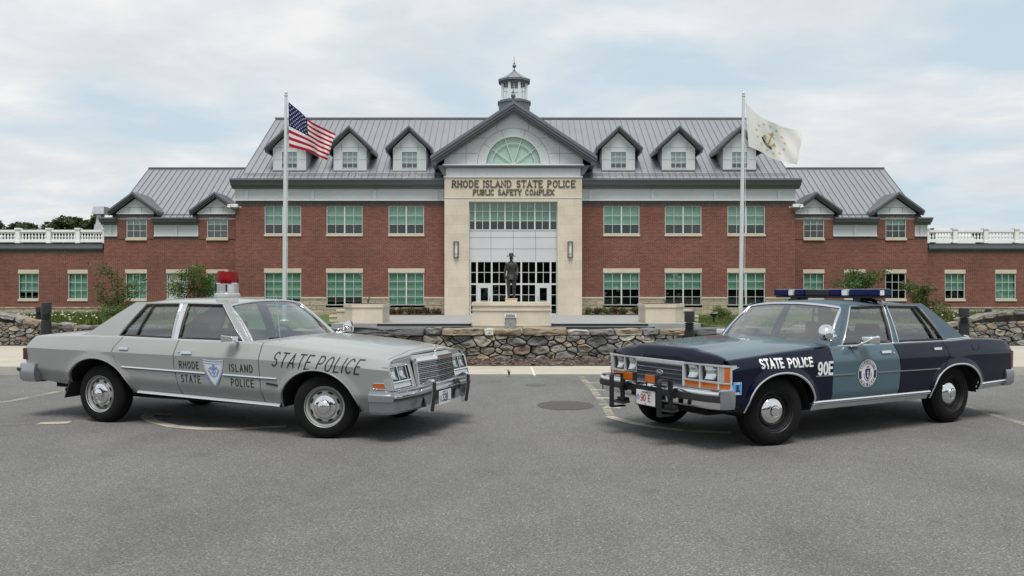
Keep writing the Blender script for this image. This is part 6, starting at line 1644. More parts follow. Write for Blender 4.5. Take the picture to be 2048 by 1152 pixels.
put_strokes(mb, [arc(cxs,.722,.012,.010,0,360,12), [(cxs,.712),(cxs,.600)], [(cxs-.045,.700),(cxs+.045,.700)], [(cxs-.065,.655)]+arc(cxs,.655,.055,.052,180,360,10)+[(cxs+.065,.655)], [(cxs-.075,.672),(cxs-.055,.655),(cxs-.04,.64)], [(cxs+.075,.672),(cxs+.055,.655),(cxs+.04,.64)], arc(cxs,.66,.022,.026,0,360,12), [(cxs-.06,.69),(cxs-.02,.68),(cxs+.02,.69),(cxs+.06,.68)]], .012, Q)
put_strokes(mb, [[(-1.418+.05*t/6,.625-.085*t/6) for t in (k, k+.6)] for k in range(0, 7)] + [[(-1.222-.05*t/6,.625-.085*t/6) for t in (k, k+.6)] for k in range(0, 7)], .014, Q)
mb.build('shield_anchor', M['decalblue'], shd, normals=False)
mb = MB(); mb.hexa([nearP(-.648,.548,-.002),nearP(-.500,.531,-.002),nearP(-.500,.531,.004),nearP(-.648,.548,.004),nearP(-.645,.566,-.002),nearP(-.497,.549,-.002),nearP(-.497,.549,.004),nearP(-.645,.566,.004)]); mb.build('fender_badge', M['ink'], rootL)

# ---------------------------------------------------------------- navy and slate-blue car
V = Car()
V.label = 'navy and slate blue police sedan with a blue light bar and black push bumpers'
V.loc, V.rot, V.near = (2.174, 8.772, 0), R(180+29.6), 1
V.zt = [(-4.15,.86),(-4.0,.905),(-3.9,.925),(-3.2,.955),(-2.8,.945),(-1.8,.945),(-.7,.945),(-.3,.925),(.1,.899),(.5,.866),(.66,.852),(.75,.842),(.9,.84)]
V.zb = [(-4.2,.39),(-3.25,.36),(-2.35,.325),(-.43,.325),(.45,.36),(.9,.40)]
V.zc = [(-4.2,.778),(-3.91,.785),(-.71,.818),(.3,.80),(.72,.765),(.9,.76)]
V.zl = [(-4.2,.47),(-2.4,.475),(-.43,.475),(.9,.48)]
V.w = [(-4.15,.93),(-3.9,.955),(-3.3,.978),(-2.4,.985),(-.6,.985),(.2,.978),(.5,.968),(.66,.955),(.8,.94)]
V.top_in, V.mid_in, V.low_in, V.flare = .052, .012, .055, .018
V.arches = [(.01,.34,.465,.385,2.15), (-2.86,.33,.475,.36,2.25)]
V.lip_r = .0115; V.m_lip = M['chrome']
V.gA = -.712; V.gB = [(.3,-1.775),(.45,-1.79),(.67,-1.815),(1.0,-1.745)]; V.gC = [(.32,-2.365),(.45,-2.45),(.65,-2.575),(.75,-2.65),(.81,-2.685),(.86,-2.68),(1.0,-2.60)]
V.front_edge = [(.3,.63),(.6,.655),(.84,.655)]; V.rear_edge = [(.36,-3.98),(.6,-4.02),(.8,-4.03),(.92,-3.97),(1.0,-3.93)]
V.handle_f = (-1.645, -1.49, .877); V.handle_r = (-2.55, -2.41, .880); V.key = (-1.70, .858)
V.ribbons = [('side_moulding', -2.50, -.455, [(-2.5,.655),(-.45,.672)], .011, 'brushed', .006, (-1.41,-1.09)),
             ('sill_moulding', -2.33, -.425, [(-2.4,.370),(-.42,.370)], .092, 'satin', .006, None), ('sill_moulding_ridge', -2.345, -.428, [(-2.4,.408),(-.42,.410)], .013, 'trim_bright', .013, None), ('sill_moulding_ridge', -2.345, -.428, [(-2.4,.385),(-.42,.387)], .010, 'trim_bright', .012, None),
             ('sill_moulding_groove', -2.345, -.428, [(-2.4,.3965),(-.42,.3985)], .008, 'black', .0075, None), ('sill_moulding_groove', -2.345, -.428, [(-2.4,.374),(-.42,.376)], .006, 'black', .0075, None), ('sill_moulding_groove', -3.96, -3.33, [(-4.0,.4435),(-3.3,.4285)], .008, 'black', .0075, None),
             ('sill_moulding', -3.96, -3.33, [(-4.0,.420),(-3.3,.405)], .085, 'satin', .006, None), ('sill_moulding_ridge', -3.96, -3.33, [(-4.0,.455),(-3.3,.440)], .013, 'trim_bright', .013, None), ('sill_moulding_ridge', -3.96, -3.33, [(-4.0,.430),(-3.3,.415)], .010, 'trim_bright', .012, None)]
V.m_body = M['navy']; V.m_header = M['navy']; V.m_door = V.m_hood = M['slate']; V.m_roof = M['vinyl']; V.door_label = 'slate blue door with a round state seal'; V.m_bp = M['slate']; V.m_rim = M['steel_black']
V.rear_in, V.front_in, V.gC_in = -3.95, .6, -2.38
V.shelf = -2.86; V.seat_f, V.seat_r = -1.98, -2.78
V.hood_x = .625; V.header_x = lambda s_: .735 - .065*abs(s_)**4
V.lip = .831
V.crown = [(-.7,.040),(0,.048),(.5,.050),(.75,.046)]; V.bulge = [(-.6,.004),(.1,.012),(.55,.016),(.75,.014)]
V.edge = [(-.8,.022),(-.3,.034),(.6,.034),(.75,.030)]; V.base_chrome = False
V.ws_x, V.ws_bow = -.66, .225
V.deck_x = -3.24; V.deck_end = lambda s_: -3.98 - .05*(1-abs(s_)**3)
V.zB, V.zR, V.yB, V.yR = .945, 1.382, .868, .672
V.A_out = [(-.885,.944),(-1.262,1.386)]; V.C_out = [(-3.20,.962),(-2.64,1.386)]
V.win_f = [(-.985,.956),(-1.345,1.362),(-1.905,1.370),(-1.825,.958)]; V.win_r = [(-1.925,.960),(-1.965,1.370),(-2.525,1.358),(-2.765,.956)]
V.divider = [(-2.60,.95),(-2.42,1.362)]; V.chrome_r = .0125; V.belt_chrome = True
V.roof_f, V.roof_r, V.roof_bow, V.roof_crown = -1.262, -2.64, .07, .046
V.fx, V.rx_, V.steer, V.tyre_r = 0.0, -2.895, R(-10), .345
V.rim = [(.206,.098),(.212,.104),(.216,.098),(.204,.070),(.186,.066),(.178,.030),(.160,.026),(.150,.045),(.02,.045)]; V.slots = False
V.cap = [(.143,.040),(.143,.048),(.136,.060),(.115,.076),(.085,.088),(.062,.092),(.058,.088),(.054,.092),(.050,.104),(.036,.108),(.030,.1075),(0,.111)]
rootR, doorsR, sideR = build_car(V)
P = V.skin
# front end: bezel frame with openings
def xp(y):
    a = abs(y); return .745 - .045*(min(a, .89)/.95)**3 - .85*max(0, a-.89)
def fbox(mb, d0, d1, y0, y1, z0, z1, mi=0):
    n = max(1, int(abs(y1-y0)/.08)); ys = sorted([lerp(y0, y1, k/n) for k in range(n+1)] + [q for q in (-.89, .89) if min(y0, y1)+.005 < q < max(y0, y1)-.005])
    for a, b in zip(ys, ys[1:]):
        mb.hexa([(xp(a)+d0,a,z0),(xp(a)+d1,a,z0),(xp(b)+d1,b,z0),(xp(b)+d0,b,z0),(xp(a)+d0,a,z1),(xp(a)+d1,a,z1),(xp(b)+d1,b,z1),(xp(b)+d0,b,z1)], mi)
part(rootR, 'radiator_panel', M['under'], lambda mb: fbox(mb, -.14, -.10, -.93, .93, .42, .83))
for sg in (1, -1):
    ys = lambda a, b: tuple(sorted((sg*a, sg*b)))
    mb = MB()
    for z0, z1 in ((.808,.824),(.648,.664),(.592,.602)): fbox(mb, -.06, .006, *ys(.372, .950), z0, z1)
    for a, b in ((.372,.384),(.586,.604),(.822,.838)): fbox(mb, -.09, .004, *ys(a, b), .602, .824)
    fbox(mb, -.09, .002, *ys(.938, .950), .602, .808)
    fbox(mb, -.105, -.095, *ys(.384, .822), .664, .808)
    hb = mb.build('headlight_bezel', M['bezel'], rootR, merge=True)
    for yc in (.485, .713):
        headlamp(hb, lambda y, z: xp(y)-.022, *ys(yc-.083, yc+.083), .674, .799)
        mb = MB()
        for a, b, z0, z1 in ((yc-.090,yc-.084,.667,.806),(yc+.084,yc+.090,.667,.806),(yc-.083,yc+.083,.667,.673),(yc-.083,yc+.083,.800,.806)): fbox(mb, -.085, -.017, *ys(a, b), z0, z1)
        mb.build('headlight_rim', M['black'], hb)
    mb = MB(); fbox(mb, -.06, -.006, *ys(.386, .584), .603, .646); fbox(mb, -.06, -.006, *ys(.605, .820), .603, .646); mb.build('turn_signal', M['amber'], hb)
    mb = MB(); fbox(mb, -.06, -.003, *ys(.840, .893), .668, .806); mb.build('marker_reflector', M['clearlens'], hb)
    mb = MB(); fbox(mb, -.06, -.003, *ys(.895, .947), .668, .806); fbox(mb, -.06, -.003, *ys(.840, .947), .605, .645)
    mb.build('side_marker', M['amber'], hb)
gw = .365
part(rootR, 'grille_backing', M['black'], lambda mb: fbox(mb, -.09, -.02, -gw, gw, .58, .80))
mb = MB()
for k in range(5):
    z = .600 + k*.045; fbox(mb, -.02, .014, -gw, gw, z-.0035, z+.0035)
for k in range(14):
    z = .600 + (k+.5)*.0138; fbox(mb, -.02, .004, -gw, gw, z-.0018, z+.0018)
gr = mb.build('grille', M['brushed'], rootR)
M['grille_dark'] = plain('dark_grille_mesh', (.13, .145, .165), .4, .6)
mb = MB()
for k in range(64):
    y = lerp(-gw, gw, (k+.5)/64); mb.box(xp(y)-.02, xp(y)+.008, y-.0022, y+.0022, .590, .785)
mb.build('grille_mesh', M['grille_dark'], gr)
mb = MB(); fbox(mb, -.06, .018, -gw-.01, gw+.01, .786, .826); fbox(mb, -.04, .014, -gw-.01, gw+.01, .578, .590)
for sg in (1, -1): fbox(mb, -.04, .014, *sorted((sg*gw, sg*(gw+.010))), .590, .786)
mb.build('grille_surround', M['bezel'], gr, bevel=.004)
# oval emblem on the grille
fE = lambda a, b, l=0: (xp(0)+.018+l, a, .700+b)
mb = MB(); mb.lathe([(.0,.020),(.050,.020),(.056,.016),(.056,.0)], 28, (0,0,0), 'x'); o = mb.build('grille_emblem', M['satin'], gr); o.scale = (1, 1.0, .46); o.location = (xp(0), 0.02, .695)
mb = MB(); mb.poly([(xp(0)+.0206, .02+.046*math.cos(2*math.pi*k/24), .695+.020*math.sin(2*math.pi*k/24)) for k in range(24)]); mb.build('emblem_field', M['decalnavy'], gr)
mb = MB(); fE = lambda a, b, l=0: (xp(0)+.0213+l, .02+a, .695+b)
put_strokes(mb, [[(-.030,.008),(-.024,.012),(-.008,.011)], [(-.020,.011),(-.024,-.010),(-.030,-.011)], [(-.026,.001),(-.014,.002)], arc(-.007,-.003,.0055,.006,0,360,8), [(.003,-.009),(.004,.003),(.010,.002)], arc(.019,-.003,.0065,.006,0,360,8), [(.027,.012),(.025,-.009),(.030,-.008)]], .0032, fE); mb.build('emblem_script', M['white'], gr, normals=False)
mb = MB(); mb.tube([(.64,.020*math.sin(2*math.pi*k/16),.945+.026*math.cos(2*math.pi*k/16)) for k in range(16)], .003, 5, closed=True); mb.tube([(.64,0,.90),(.64,0,.92)], .004, 5); mb.lathe([(.03,.898),(.022,.906),(.005,.918)], 10, (.64,0,0)); mb.box(.60,.69,-.008,.008,.897,.905); mb.build('hood_ornament', M['chrome'], rootR, smooth=40)
# bumpers
fp = mirror_path([(.64,-.965),(.69,-.965),(.745,-.955),(.79,-.93),(.835,-.80),(.855,-.5),(.865,0)]); fpo = list(reversed(fp))
profR = [(-.16,.606),(-.10,.603),(-.07,.598),(-.012,.592),(.0,.585),(.004,.548),(.004,.500),(.0,.49),(-.004,.43),(-.02,.412),(-.10,.41)]
fb = bumper(rootR, fpo, profR, M['chrome'], 'front_bumper')
part(fb, 'bumper_strip', M['rubber'], lambda mb: sweep(mb, [q for q in fpo if abs(q[1]) < .94], [(.002,.543),(.031,.540),(.035,.515),(.032,.482),(.002,.478)]), smooth=30)
part(fb, 'bumper_bar', M['chrome'], lambda mb: sweep(mb, [q for q in fpo if abs(q[1]) < .94], [(.002,.584),(.022,.581),(.034,.566),(.036,.555),(.030,.5445),(.002,.544)]), smooth=40)
for sg in (1, -1):
    hp = [q for q in fpo if q[1]*sg > .92]
    part(fb, 'bumper_end_cap', M['brushed'], lambda mb: sweep(mb, hp, [(.0,.600),(.010,.592),(.013,.55),(.011,.49),(.006,.43),(.0,.415)]), smooth=30)
    part(rootR, 'bumper_ledge_trim', M['brushed'], lambda mb: fbox(mb, -.01, .10, *sorted((sg*.02, sg*.93)), .594, .600))
# push bumpers
for sg in (1, -1):
    y0, y1 = sorted((sg*.355, sg*.415))
    U = fillet([(1.075,.300),(1.075,.668),(.915,.655),(.915,.36)], .05, 5); th = .016
    U2 = fillet([(1.075-th,.300),(1.075-th,.668-th),(.915+th,.655-th),(.915+th,.36)], .02, 5)
    gu = part(rootR, 'push_bumper', M['black'], lambda mb: [mb.hexa([(a[0],y0,a[1]),(b[0],y0,b[1]),(b[0],y1,b[1]),(a[0],y1,a[1]),(c_[0],y0,c_[1]),(d_[0],y0,d_[1]),(d_[0],y1,d_[1]),(c_[0],y1,c_[1])]) for a, b, c_, d_ in zip(U, U[1:], U2, U2[1:])], merge=True)
    part(gu, 'push_bumper_foot', M['black'], lambda mb: (mb.box(.90,1.058,y0+.005,y1-.005,.300,.316), mb.box(.88,.95,y0-.03,y1+.03,.34,.40), mb.tube([(.90,y0-.06,.36),(.98,y0-.06,.35),(.98,y1+.06,.35),(.90,y1+.06,.36)], .012, 6)))
    part(gu, 'push_bumper_bracket', M['black'], lambda mb: mb.box(.87, .95, y0+.01, y1-.01, .47, .53))
for yc in (-.235, .125):
    fo = part(rootR, 'fog_lamp', M['black'], lambda mb: mb.box(.905, .965, yc-.085, yc+.085, .592, .690), bevel=.012)
    part(fo, 'fog_lamp_lens', M['amber'], lambda mb: mb.box(.9655, .974, yc-.074, yc+.074, .602, .680), bevel=.003)
    part(fo, 'fog_lamp_bracket', M['black'], lambda mb: mb.tube([(.93,yc-.10,.55),(.93,yc-.10,.60),(.93,yc+.10,.60),(.93,yc+.10,.55)], .008, 5))
pl, f = numberplate(rootR, (.925, .0, .435), .30, .15, '90 E', .068, M['platered'], [('MASSACHUSETTS', .017, .01, .048, M['decalnavy']), ('POLICE', .010, 0, -.068, M['platered'])])
mb = MB(); put_strokes(mb, [arc(-.118,-.002,.020,.024,0,360,18)], .009, f); put_strokes(mb, [[(-.118,.010),(-.118,-.012)]], .012, f); mb.build('plate_emblem', M['decalblue'], pl, normals=False)
part(rootR, 'plate_frame', M['black'], lambda mb: mb.box(.905, .9205, -.165, .165, .35, .52))
rp = mirror_path([(-3.86,-.965),(-4.0,-.965),(-4.06,-.945),(-4.10,-.88),(-4.13,-.5),(-4.14,0)])
bumper(rootR, rp, [(-.10,.575),(-.012,.575),(.0,.565),(.005,.52),(.004,.46),(-.004,.41),(-.03,.38),(-.10,.38)], M['brushed'], 'rear_bumper')
for sg in (1, -1):
    Pz = sideR(sg)
    mb = MB(); xs = [-4.035, -4.01, -3.985]
    for p_, q_ in zip(xs, xs[1:]): mb.hexa([(p_,sg*(V.S(p_,.60)-.02),.59),(q_,sg*(V.S(q_,.60)-.02),.59),(q_,sg*(V.S(q_,.60)+.005),.59),(p_,sg*(V.S(p_,.60)+.003),.59),(p_,sg*(V.S(p_,.79)-.02),.80),(q_,sg*(V.S(q_,.79)-.02),.80),(q_,sg*(V.S(q_,.79)+.005),.80),(p_,sg*(V.S(p_,.79)+.003),.80)])
    mb.box(-4.05, -4.03, *sorted((sg*.45, sg*.93)), .60, .80)
    tl = mb.build('tail_light', M['redlens'], rootR, merge=True)
    mb = MB(); mb.tube([(-4.038,sg*(V.S(-4.03,.6)+.002),.59),(-4.04,sg*(V.S(-4.03,.79)+.002),.80),(-3.99,sg*(V.S(-3.99,.79)+.004),.805)], .006, 5); mb.build('tail_light_trim', M['chrome'], tl)
    # chrome line round the foot of the vinyl pillar
    mb = MB(); n = 10; pts = [(lerp(-2.77,-3.205,k/n), sg*.884, V.zt_f(lerp(-2.77,-3.205,k/n))+.026) for k in range(n+1)] + [(-3.245, sg*.86, .990), (-3.27, sg*.80, .998)]
    mb.tube(pts, .010, 6); mb.build('roof_trim', M['chrome'], rootR, smooth=50)
# fuel filler flap outline
mb = MB(); fl = fillet([(-3.165,.905),(-3.165,.84),(-3.30,.84),(-3.30,.905)], .03)
mb.tube([P(x, z, -.001) for x, z in fl], .003, 4); mb.build('fuel_flap', M['under'], rootR)
part(rootR, 'wing_mirror', M['chrome'], lambda mb: (mb.hexa([(-1.26,.985,.975),(-1.12,.995,.985),(-1.12,1.125,.985),(-1.26,1.135,.975),(-1.26,.985,1.065),(-1.12,.995,1.055),(-1.12,1.125,1.055),(-1.26,1.135,1.065)]), ), bevel=.016, smooth=35)
part(rootR, 'mirror_arm', M['chrome'], lambda mb: (mb.tube([(-1.03,.945,.952),(-1.05,1.02,.965),(-1.14,1.115,1.03)], .013, 8), mb.tube([(-1.00,.945,.955),(-1.14,.945,.955)], .015, 8, flat=.5)), smooth=50)
part(rootR, 'wing_mirror', M['chrome'], lambda mb: mb.hexa([(-1.26,-1.135,.975),(-1.12,-1.125,.985),(-1.12,-.995,.985),(-1.26,-.985,.975),(-1.26,-1.135,1.065),(-1.12,-1.125,1.055),(-1.12,-.995,1.055),(-1.26,-.985,1.065)]), bevel=.016, smooth=35)
sp_prof = [(0,-.085),(.04,-.074),(.070,-.038),(.084,.01),(.086,.035),(.078,.045),(.072,.040),(0,.050)]
spot(rootR, -.70, .905, 1.095, R(215), (-.90, .865, 1.065))
# roof light bar
xb_, zb_l = -1.87, 1.462
lb = part(rootR, 'light_bar', M['black'], lambda mb: (mb.box(xb_-.11, xb_+.11, -.73, .73, zb_l-.012, zb_l+.012),), bevel=.006)
for y0, y1, m_ in ((-.745,-.52,'blueglass'),(-.515,-.43,'clearplastic'),(-.425,-.26,'blueglass'),(.10,.26,'blueglass'),(.265,.36,'clearplastic'),(.365,.745,'blueglass')):
    part(lb, 'light_bar_lens', M[m_], lambda mb: mb.prism(fillet([(y0,zb_l+.013),(y0+.004,zb_l+.088),(y1-.004,zb_l+.088),(y1,zb_l+.013)], .012), xb_-.125, xb_+.125, 'x'), bevel=.012)
part(lb, 'light_bar_speaker', M['black'], lambda mb: mb.box(xb_-.122, xb_+.122, -.255, .095, zb_l+.013, zb_l+.084), bevel=.008)
part(lb, 'light_bar_lid', M['satin'], lambda mb: mb.box(xb_-.09, xb_+.09, -.74, .74, zb_l+.089, zb_l+.094))
for q_ in ((xb_+.126, xb_+.131, -.505, -.44), (xb_+.126, xb_+.131, .275, .35), (xb_+.02, xb_+.09, .7455, .749)): part(lb, 'light_bar_lamp', M['lens'], lambda mb: mb.box(*q_, zb_l+.022, zb_l+.077))
for sg in (1, -1):
    part(lb, 'light_bar_bracket', M['black'], lambda mb: (mb.tube([(xb_-.05,sg*.46,zb_l-.01),(xb_-.05,sg*.58,zb_l-.045),(xb_-.05,sg*.655,zb_l-.06)], .022, 6), mb.tube([(xb_+.06,sg*.46,zb_l-.01),(xb_+.06,sg*.55,zb_l-.05)], .018, 6), mb.box(xb_-.1,xb_+.1,sg*.45-.05,sg*.45+.05,zb_l-.05,zb_l-.012)))
    part(lb, 'light_bar_clip', M['satin'], lambda mb: mb.hexa([(xb_-.09,sg*.635,1.40),(xb_-.01,sg*.635,1.40),(xb_-.01,sg*.69,1.372),(xb_-.09,sg*.69,1.372),(xb_-.09,sg*.64,1.425),(xb_-.01,sg*.64,1.425),(xb_-.01,sg*.698,1.395),(xb_-.09,sg*.698,1.395)]))
P = V.skin
# lettering, seal and sticker
lettering(rootR, 'fender_lettering', 'STATE', .293, .786, .080, .290, .0185, P, M['white'], -1, 0, 0, .30)
lettering(rootR, 'fender_lettering', 'POLICE', -.072, .781, .080, .335, .0185, P, M['white'], -1, -.004, 0, .30)
lettering(rootR, 'fender_number', '90E', -.492, .688, .116, .208, .0245, P, M['white'], -1, 0, 0, .28)
sc = (-1.248, .664); rX, rZ = .150, .146
sm = doorsR[('f', 1)]
def pol(r_, a): return (sc[0]-r_*rX*math.sin(a), sc[1]+r_*rZ*math.cos(a))
def disc(name, r0, r1, lift, mat, par, n=48, m=6):
    mb = MB()
    for i in range(n):
        a, b = 2*math.pi*i/n, 2*math.pi*(i+1)/n
        for k in range(m):
            p0, p1 = lerp(r0, r1, k/m), lerp(r0, r1, (k+1)/m)
            mb.poly([P(*pol(p0,a), lift), P(*pol(p1,a), lift), P(*pol(p1,b), lift), P(*pol(p0,b), lift)])
    return mb.build(name, mat, par, merge=True)
se = disc('door_seal', 0, 1.0, .004, M['white'], sm)
disc('seal_ring', .665, .955, .0052, M['decalnavy'], se)
def ringtext(txt, a_mid, flip, r_mid, h, th):
    st, wd = text_strokes(txt, h, .85, .32, 0, .6); mb = MB()
    def fn(x, z, l=0):
        a = a_mid + ((x-wd/2)/(r_mid))*(1 if not flip else -1); r_ = r_mid + (z-h/2)*(1 if not flip else -1)
        return P(*pol(r_, a), .0064+l)
    put_strokes(mb, st, th, fn, seg=.06); return mb.build('seal_text', M['white'], se, normals=False)
ringtext('MASSACHUSETTS', 0, False, .815, .21, .052); ringtext('STATE POLICE', math.pi, True, .80, .21, .052)
mb = MB(); qq = lambda x, z, l=0: P(sc[0]-x*rX, sc[1]+z*rZ, .0056+l)
shp = [(-.27,.34),(0,.34),(.27,.34),(.27,0),(.22,-.22),(.10,-.40),(0,-.48),(-.10,-.40),(-.22,-.22),(-.27,0)]
for i in range(len(shp)):
    a, b = shp[i], shp[(i+1) % len(shp)]; mb.poly([qq(0,0), qq(*a), qq(*b)])
mb.build('seal_shield', M['decalnavy'], se)
mb = MB(); put_strokes(mb, [[(0,.20),(.0,-.05),(-.05,-.25)],[(0,-.05),(.06,-.25)],[(-.08,.06),(0,.10),(.08,.06)]], .06, lambda a,b,l=0: P(sc[0]-a*rX, sc[1]+b*rZ, .007+l)); mb.build('seal_figure', M['white'], se, normals=False)
mb = MB(); put_strokes(mb, [[(-.42,.02),(-.36,-.25),(-.15,-.50),(0,-.56),(.15,-.50),(.36,-.25),(.42,.02)], [(-.12,.46),(.12,.46)]], .05, lambda a,b,l=0: P(sc[0]-a*rX, sc[1]+b*rZ, .007+l)); mb.build('seal_ribbon', M['decalnavy'], se, normals=False)
mb = MB(); mb.hexa([P(.645,.548,-.002),P(.548,.545,-.002),P(.548,.545,.002),P(.645,.548,.002),P(.645,.668,-.002),P(.548,.665,-.002),P(.548,.665,.002),P(.645,.668,.002)]); stk = mb.build('fender_sticker', M['skyblue'], rootR)
mb = MB(); B = lambda a, b, l=0: P(.645-a, .548+b, .003+l)
for t_, z in (('MASS', .098), ('FIRE', .006)):
    st, wd = text_strokes(t_, .015, 1, .4); put_strokes(mb, [[(q[0]+.0485-wd/2, q[1]+z) for q in s_] for s_ in st], .004, B)
put_strokes(mb, [[(.004,.004),(.093,.003),(.093,.116),(.004,.118),(.004,.004)]], .003, B); mb.build('sticker_text', M['white'], stk, normals=False)
mb = MB(); put_strokes(mb, [[(.022,.036),(.075,.035)]], .012, B); put_strokes(mb, [[(.0485,.036),(.0485,.085)]], .028, B); mb.build('sticker_hat', M['ink'], stk, normals=False)
# ================================================================ bronze trooper statue
M['bronze'] = plain('dark_bronze', (.060, .054, .049), .40, .6, .3, 7)
stt = thing('statue', 'dark bronze statue of a trooper in a broad brimmed hat, tunic and tall boots', 'statue', (px(1022.5, 39.75), 39.75, 1.028))
mb = MB(); mb.box(-.29, .29, -.26, .26, 0, .14); mb.box(-.31, .31, -.28, .28, .1405, .175); mb.build('plinth', M['lime_plain'], stt)
def skin_mesh(name, verts, edges, mat, parent, sub=2, root=0):
    me = bpy.data.meshes.new(name); me.from_pydata([v[0] for v in verts], edges, []); me.materials.append(mat)
    o = bpy.data.objects.new(name, me); COL.objects.link(o); o.parent = parent
    sk = o.modifiers.new('skin', 'SKIN'); sk.use_smooth_shade = True
    if not me.skin_vertices: me.skin_vertices.new()
    for i, v in enumerate(verts):
        r_ = v[1]; me.skin_vertices[0].data[i].radius = r_ if isinstance(r_, tuple) else (r_, r_); me.skin_vertices[0].data[i].use_root = (i == root)
    sb = o.modifiers.new('sub', 'SUBSURF'); sb.levels = sub; sb.render_levels = sub
    return o
B0 = .176
V_ = [((0,0,1.13+B0),(.175,.13)), ((0,.005,1.32+B0),(.155,.115)), ((0,0,1.52+B0),(.20,.135)), ((0,.01,1.70+B0),(.185,.115)), ((0,.01,1.80+B0),(.075,.075)), ((0,-.005,1.88+B0),(.070,.075)), ((0,-.015,1.98+B0),(.088,.105)), ((0,-.01,2.08+B0),(.085,.10)),
      ((-.215,.015,1.71+B0),(.085,.085)), ((-.285,.01,1.42+B0),(.074,.078)), ((-.315,-.05,1.18+B0),(.055,.058)), ((-.320,-.075,1.06+B0),(.047,.056)),
      ((.215,.015,1.71+B0),(.085,.085)), ((.30,.02,1.43+B0),(.076,.078)), ((.285,-.10,1.20+B0),(.056,.058)), ((.262,-.145,1.08+B0),(.047,.056)),
      ((-.10,.0,1.02+B0),(.125,.125)), ((-.145,-.005,.80+B0),(.158,.135)), ((-.130,-.012,.56+B0),(.092,.092)), ((-.135,.02,.38+B0),(.092,.095)), ((-.135,.03,.10+B0),(.064,.066)), ((-.145,-.03,.045+B0),(.048,.045)), ((-.165,-.16,.035+B0),(.050,.035)),
      ((.10,.0,1.02+B0),(.125,.125)), ((.145,-.005,.80+B0),(.158,.135)), ((.130,-.012,.56+B0),(.092,.092)), ((.135,.02,.38+B0),(.092,.095)), ((.135,.03,.10+B0),(.064,.066)), ((.145,-.03,.045+B0),(.048,.045)), ((.165,-.16,.035+B0),(.050,.035))]
E_ = [(0,1),(1,2),(2,3),(3,4),(4,5),(5,6),(6,7),(3,8),(8,9),(9,10),(10,11),(3,12),(12,13),(13,14),(14,15),(0,16),(16,17),(17,18),(18,19),(19,20),(20,21),(21,22),(0,23),(23,24),(24,25),(25,26),(26,27),(27,28),(28,29)]
fig = skin_mesh('figure', V_, E_, M['bronze'], stt)
for sg, hx, hy, hz in ((-1,-.320,-.080,1.05+B0),(1,.258,-.155,1.07+B0)):
    for k, (dx, ln) in enumerate(((-.030,.085),(-.010,.10),(.010,.094),(.029,.075))):
        skin_mesh('finger', [((hx+dx*.8,hy-.008,hz-.02),.013), ((hx+dx,hy-.016,hz-.06),.012), ((hx+dx,hy-.014,hz-.06-ln*.5),.011), ((hx+dx,hy+.004,hz-.06-ln),.009)], [(0,1),(1,2),(2,3)], M['bronze'], fig, 1)
    skin_mesh('thumb', [((hx-sg*.02,hy-.03,hz),.015), ((hx-sg*.045,hy-.055,hz-.035),.012), ((hx-sg*.045,hy-.06,hz-.08),.010)], [(0,1),(1,2)], M['bronze'], fig, 1)
mb = MB()
def ell(prof, n=28, yoff=0.0, mb=mb):
    for (z0, a0, b0), (z1, a1, b1) in zip(prof, prof[1:]):
        for k in range(n):
            t0, t1 = 2*math.pi*k/n, 2*math.pi*(k+1)/n
            mb.poly([(a0*math.cos(t0), yoff+b0*math.sin(t0), z0), (a0*math.cos(t1), yoff+b0*math.sin(t1), z0), (a1*math.cos(t1), yoff+b1*math.sin(t1), z1), (a1*math.cos(t0), yoff+b1*math.sin(t0), z1)])
ell([(.93+B0,.315,.22),(1.02+B0,.285,.20),(1.17+B0,.222,.155),(1.25+B0,.195,.142),(1.34+B0,.205,.148),(1.50+B0,.245,.168),(1.62+B0,.250,.160),(1.71+B0,.215,.135),(1.77+B0,.10,.09)])
mb.box(-.008,.008,-.176,-.12,1.25+B0,1.7+B0)
for sg in (-1, 1):
    mb.box(sg*.13-.055, sg*.13+.055, -.188, -.12, 1.49+B0, 1.60+B0); mb.box(sg*.16-.065, sg*.16+.065, -.205, -.12, 1.02+B0, 1.13+B0)
mb.build('tunic', M['bronze'], fig, smooth=40)
mb = MB(); ell([(1.21+B0,.212,.155),(1.212+B0,.220,.163),(1.272+B0,.214,.158),(1.274+B0,.2,.148)], mb=mb); mb.box(-.04,.04,-.172,-.15,1.215+B0,1.27+B0); mb.tube([(-.19,-.12,1.27+B0),(-.05,-.185,1.5+B0),(.16,-.12,1.70+B0)], .014, 6); mb.build('belt', M['bronze'], fig, smooth=40)
mb = MB(); zh = 2.075+B0
mb.lathe([(.07,zh+.01),(.235,zh-.012),(.245,zh),(.235,zh+.008),(.125,zh+.02),(.122,zh+.06),(.112,zh+.115),(.085,zh+.155),(.04,zh+.168),(0,zh+.165)], 32, (0,-.012,0)); mb.build('hat', M['bronze'], fig, smooth=40)
mb = MB(); mb.hexa([(-.014,-.135,1.965+B0),(.014,-.135,1.965+B0),(.012,-.09,1.965+B0),(-.012,-.09,1.965+B0),(-.007,-.110,2.02+B0),(.007,-.110,2.02+B0),(.007,-.09,2.02+B0),(-.007,-.09,2.02+B0)])
for sg in (-1, 1): mb.blob((sg*.088,.0,1.985+B0), (.012,.022,.034), 1, 1, 0); mb.blob((sg*.034,-.107,2.012+B0), (.014,.008,.009), 1, 1, 0)
mb.box(-.027,.027,-.118,-.09,1.930+B0,1.938+B0); mb.build('face_features', M['bronze'], fig, smooth=60)
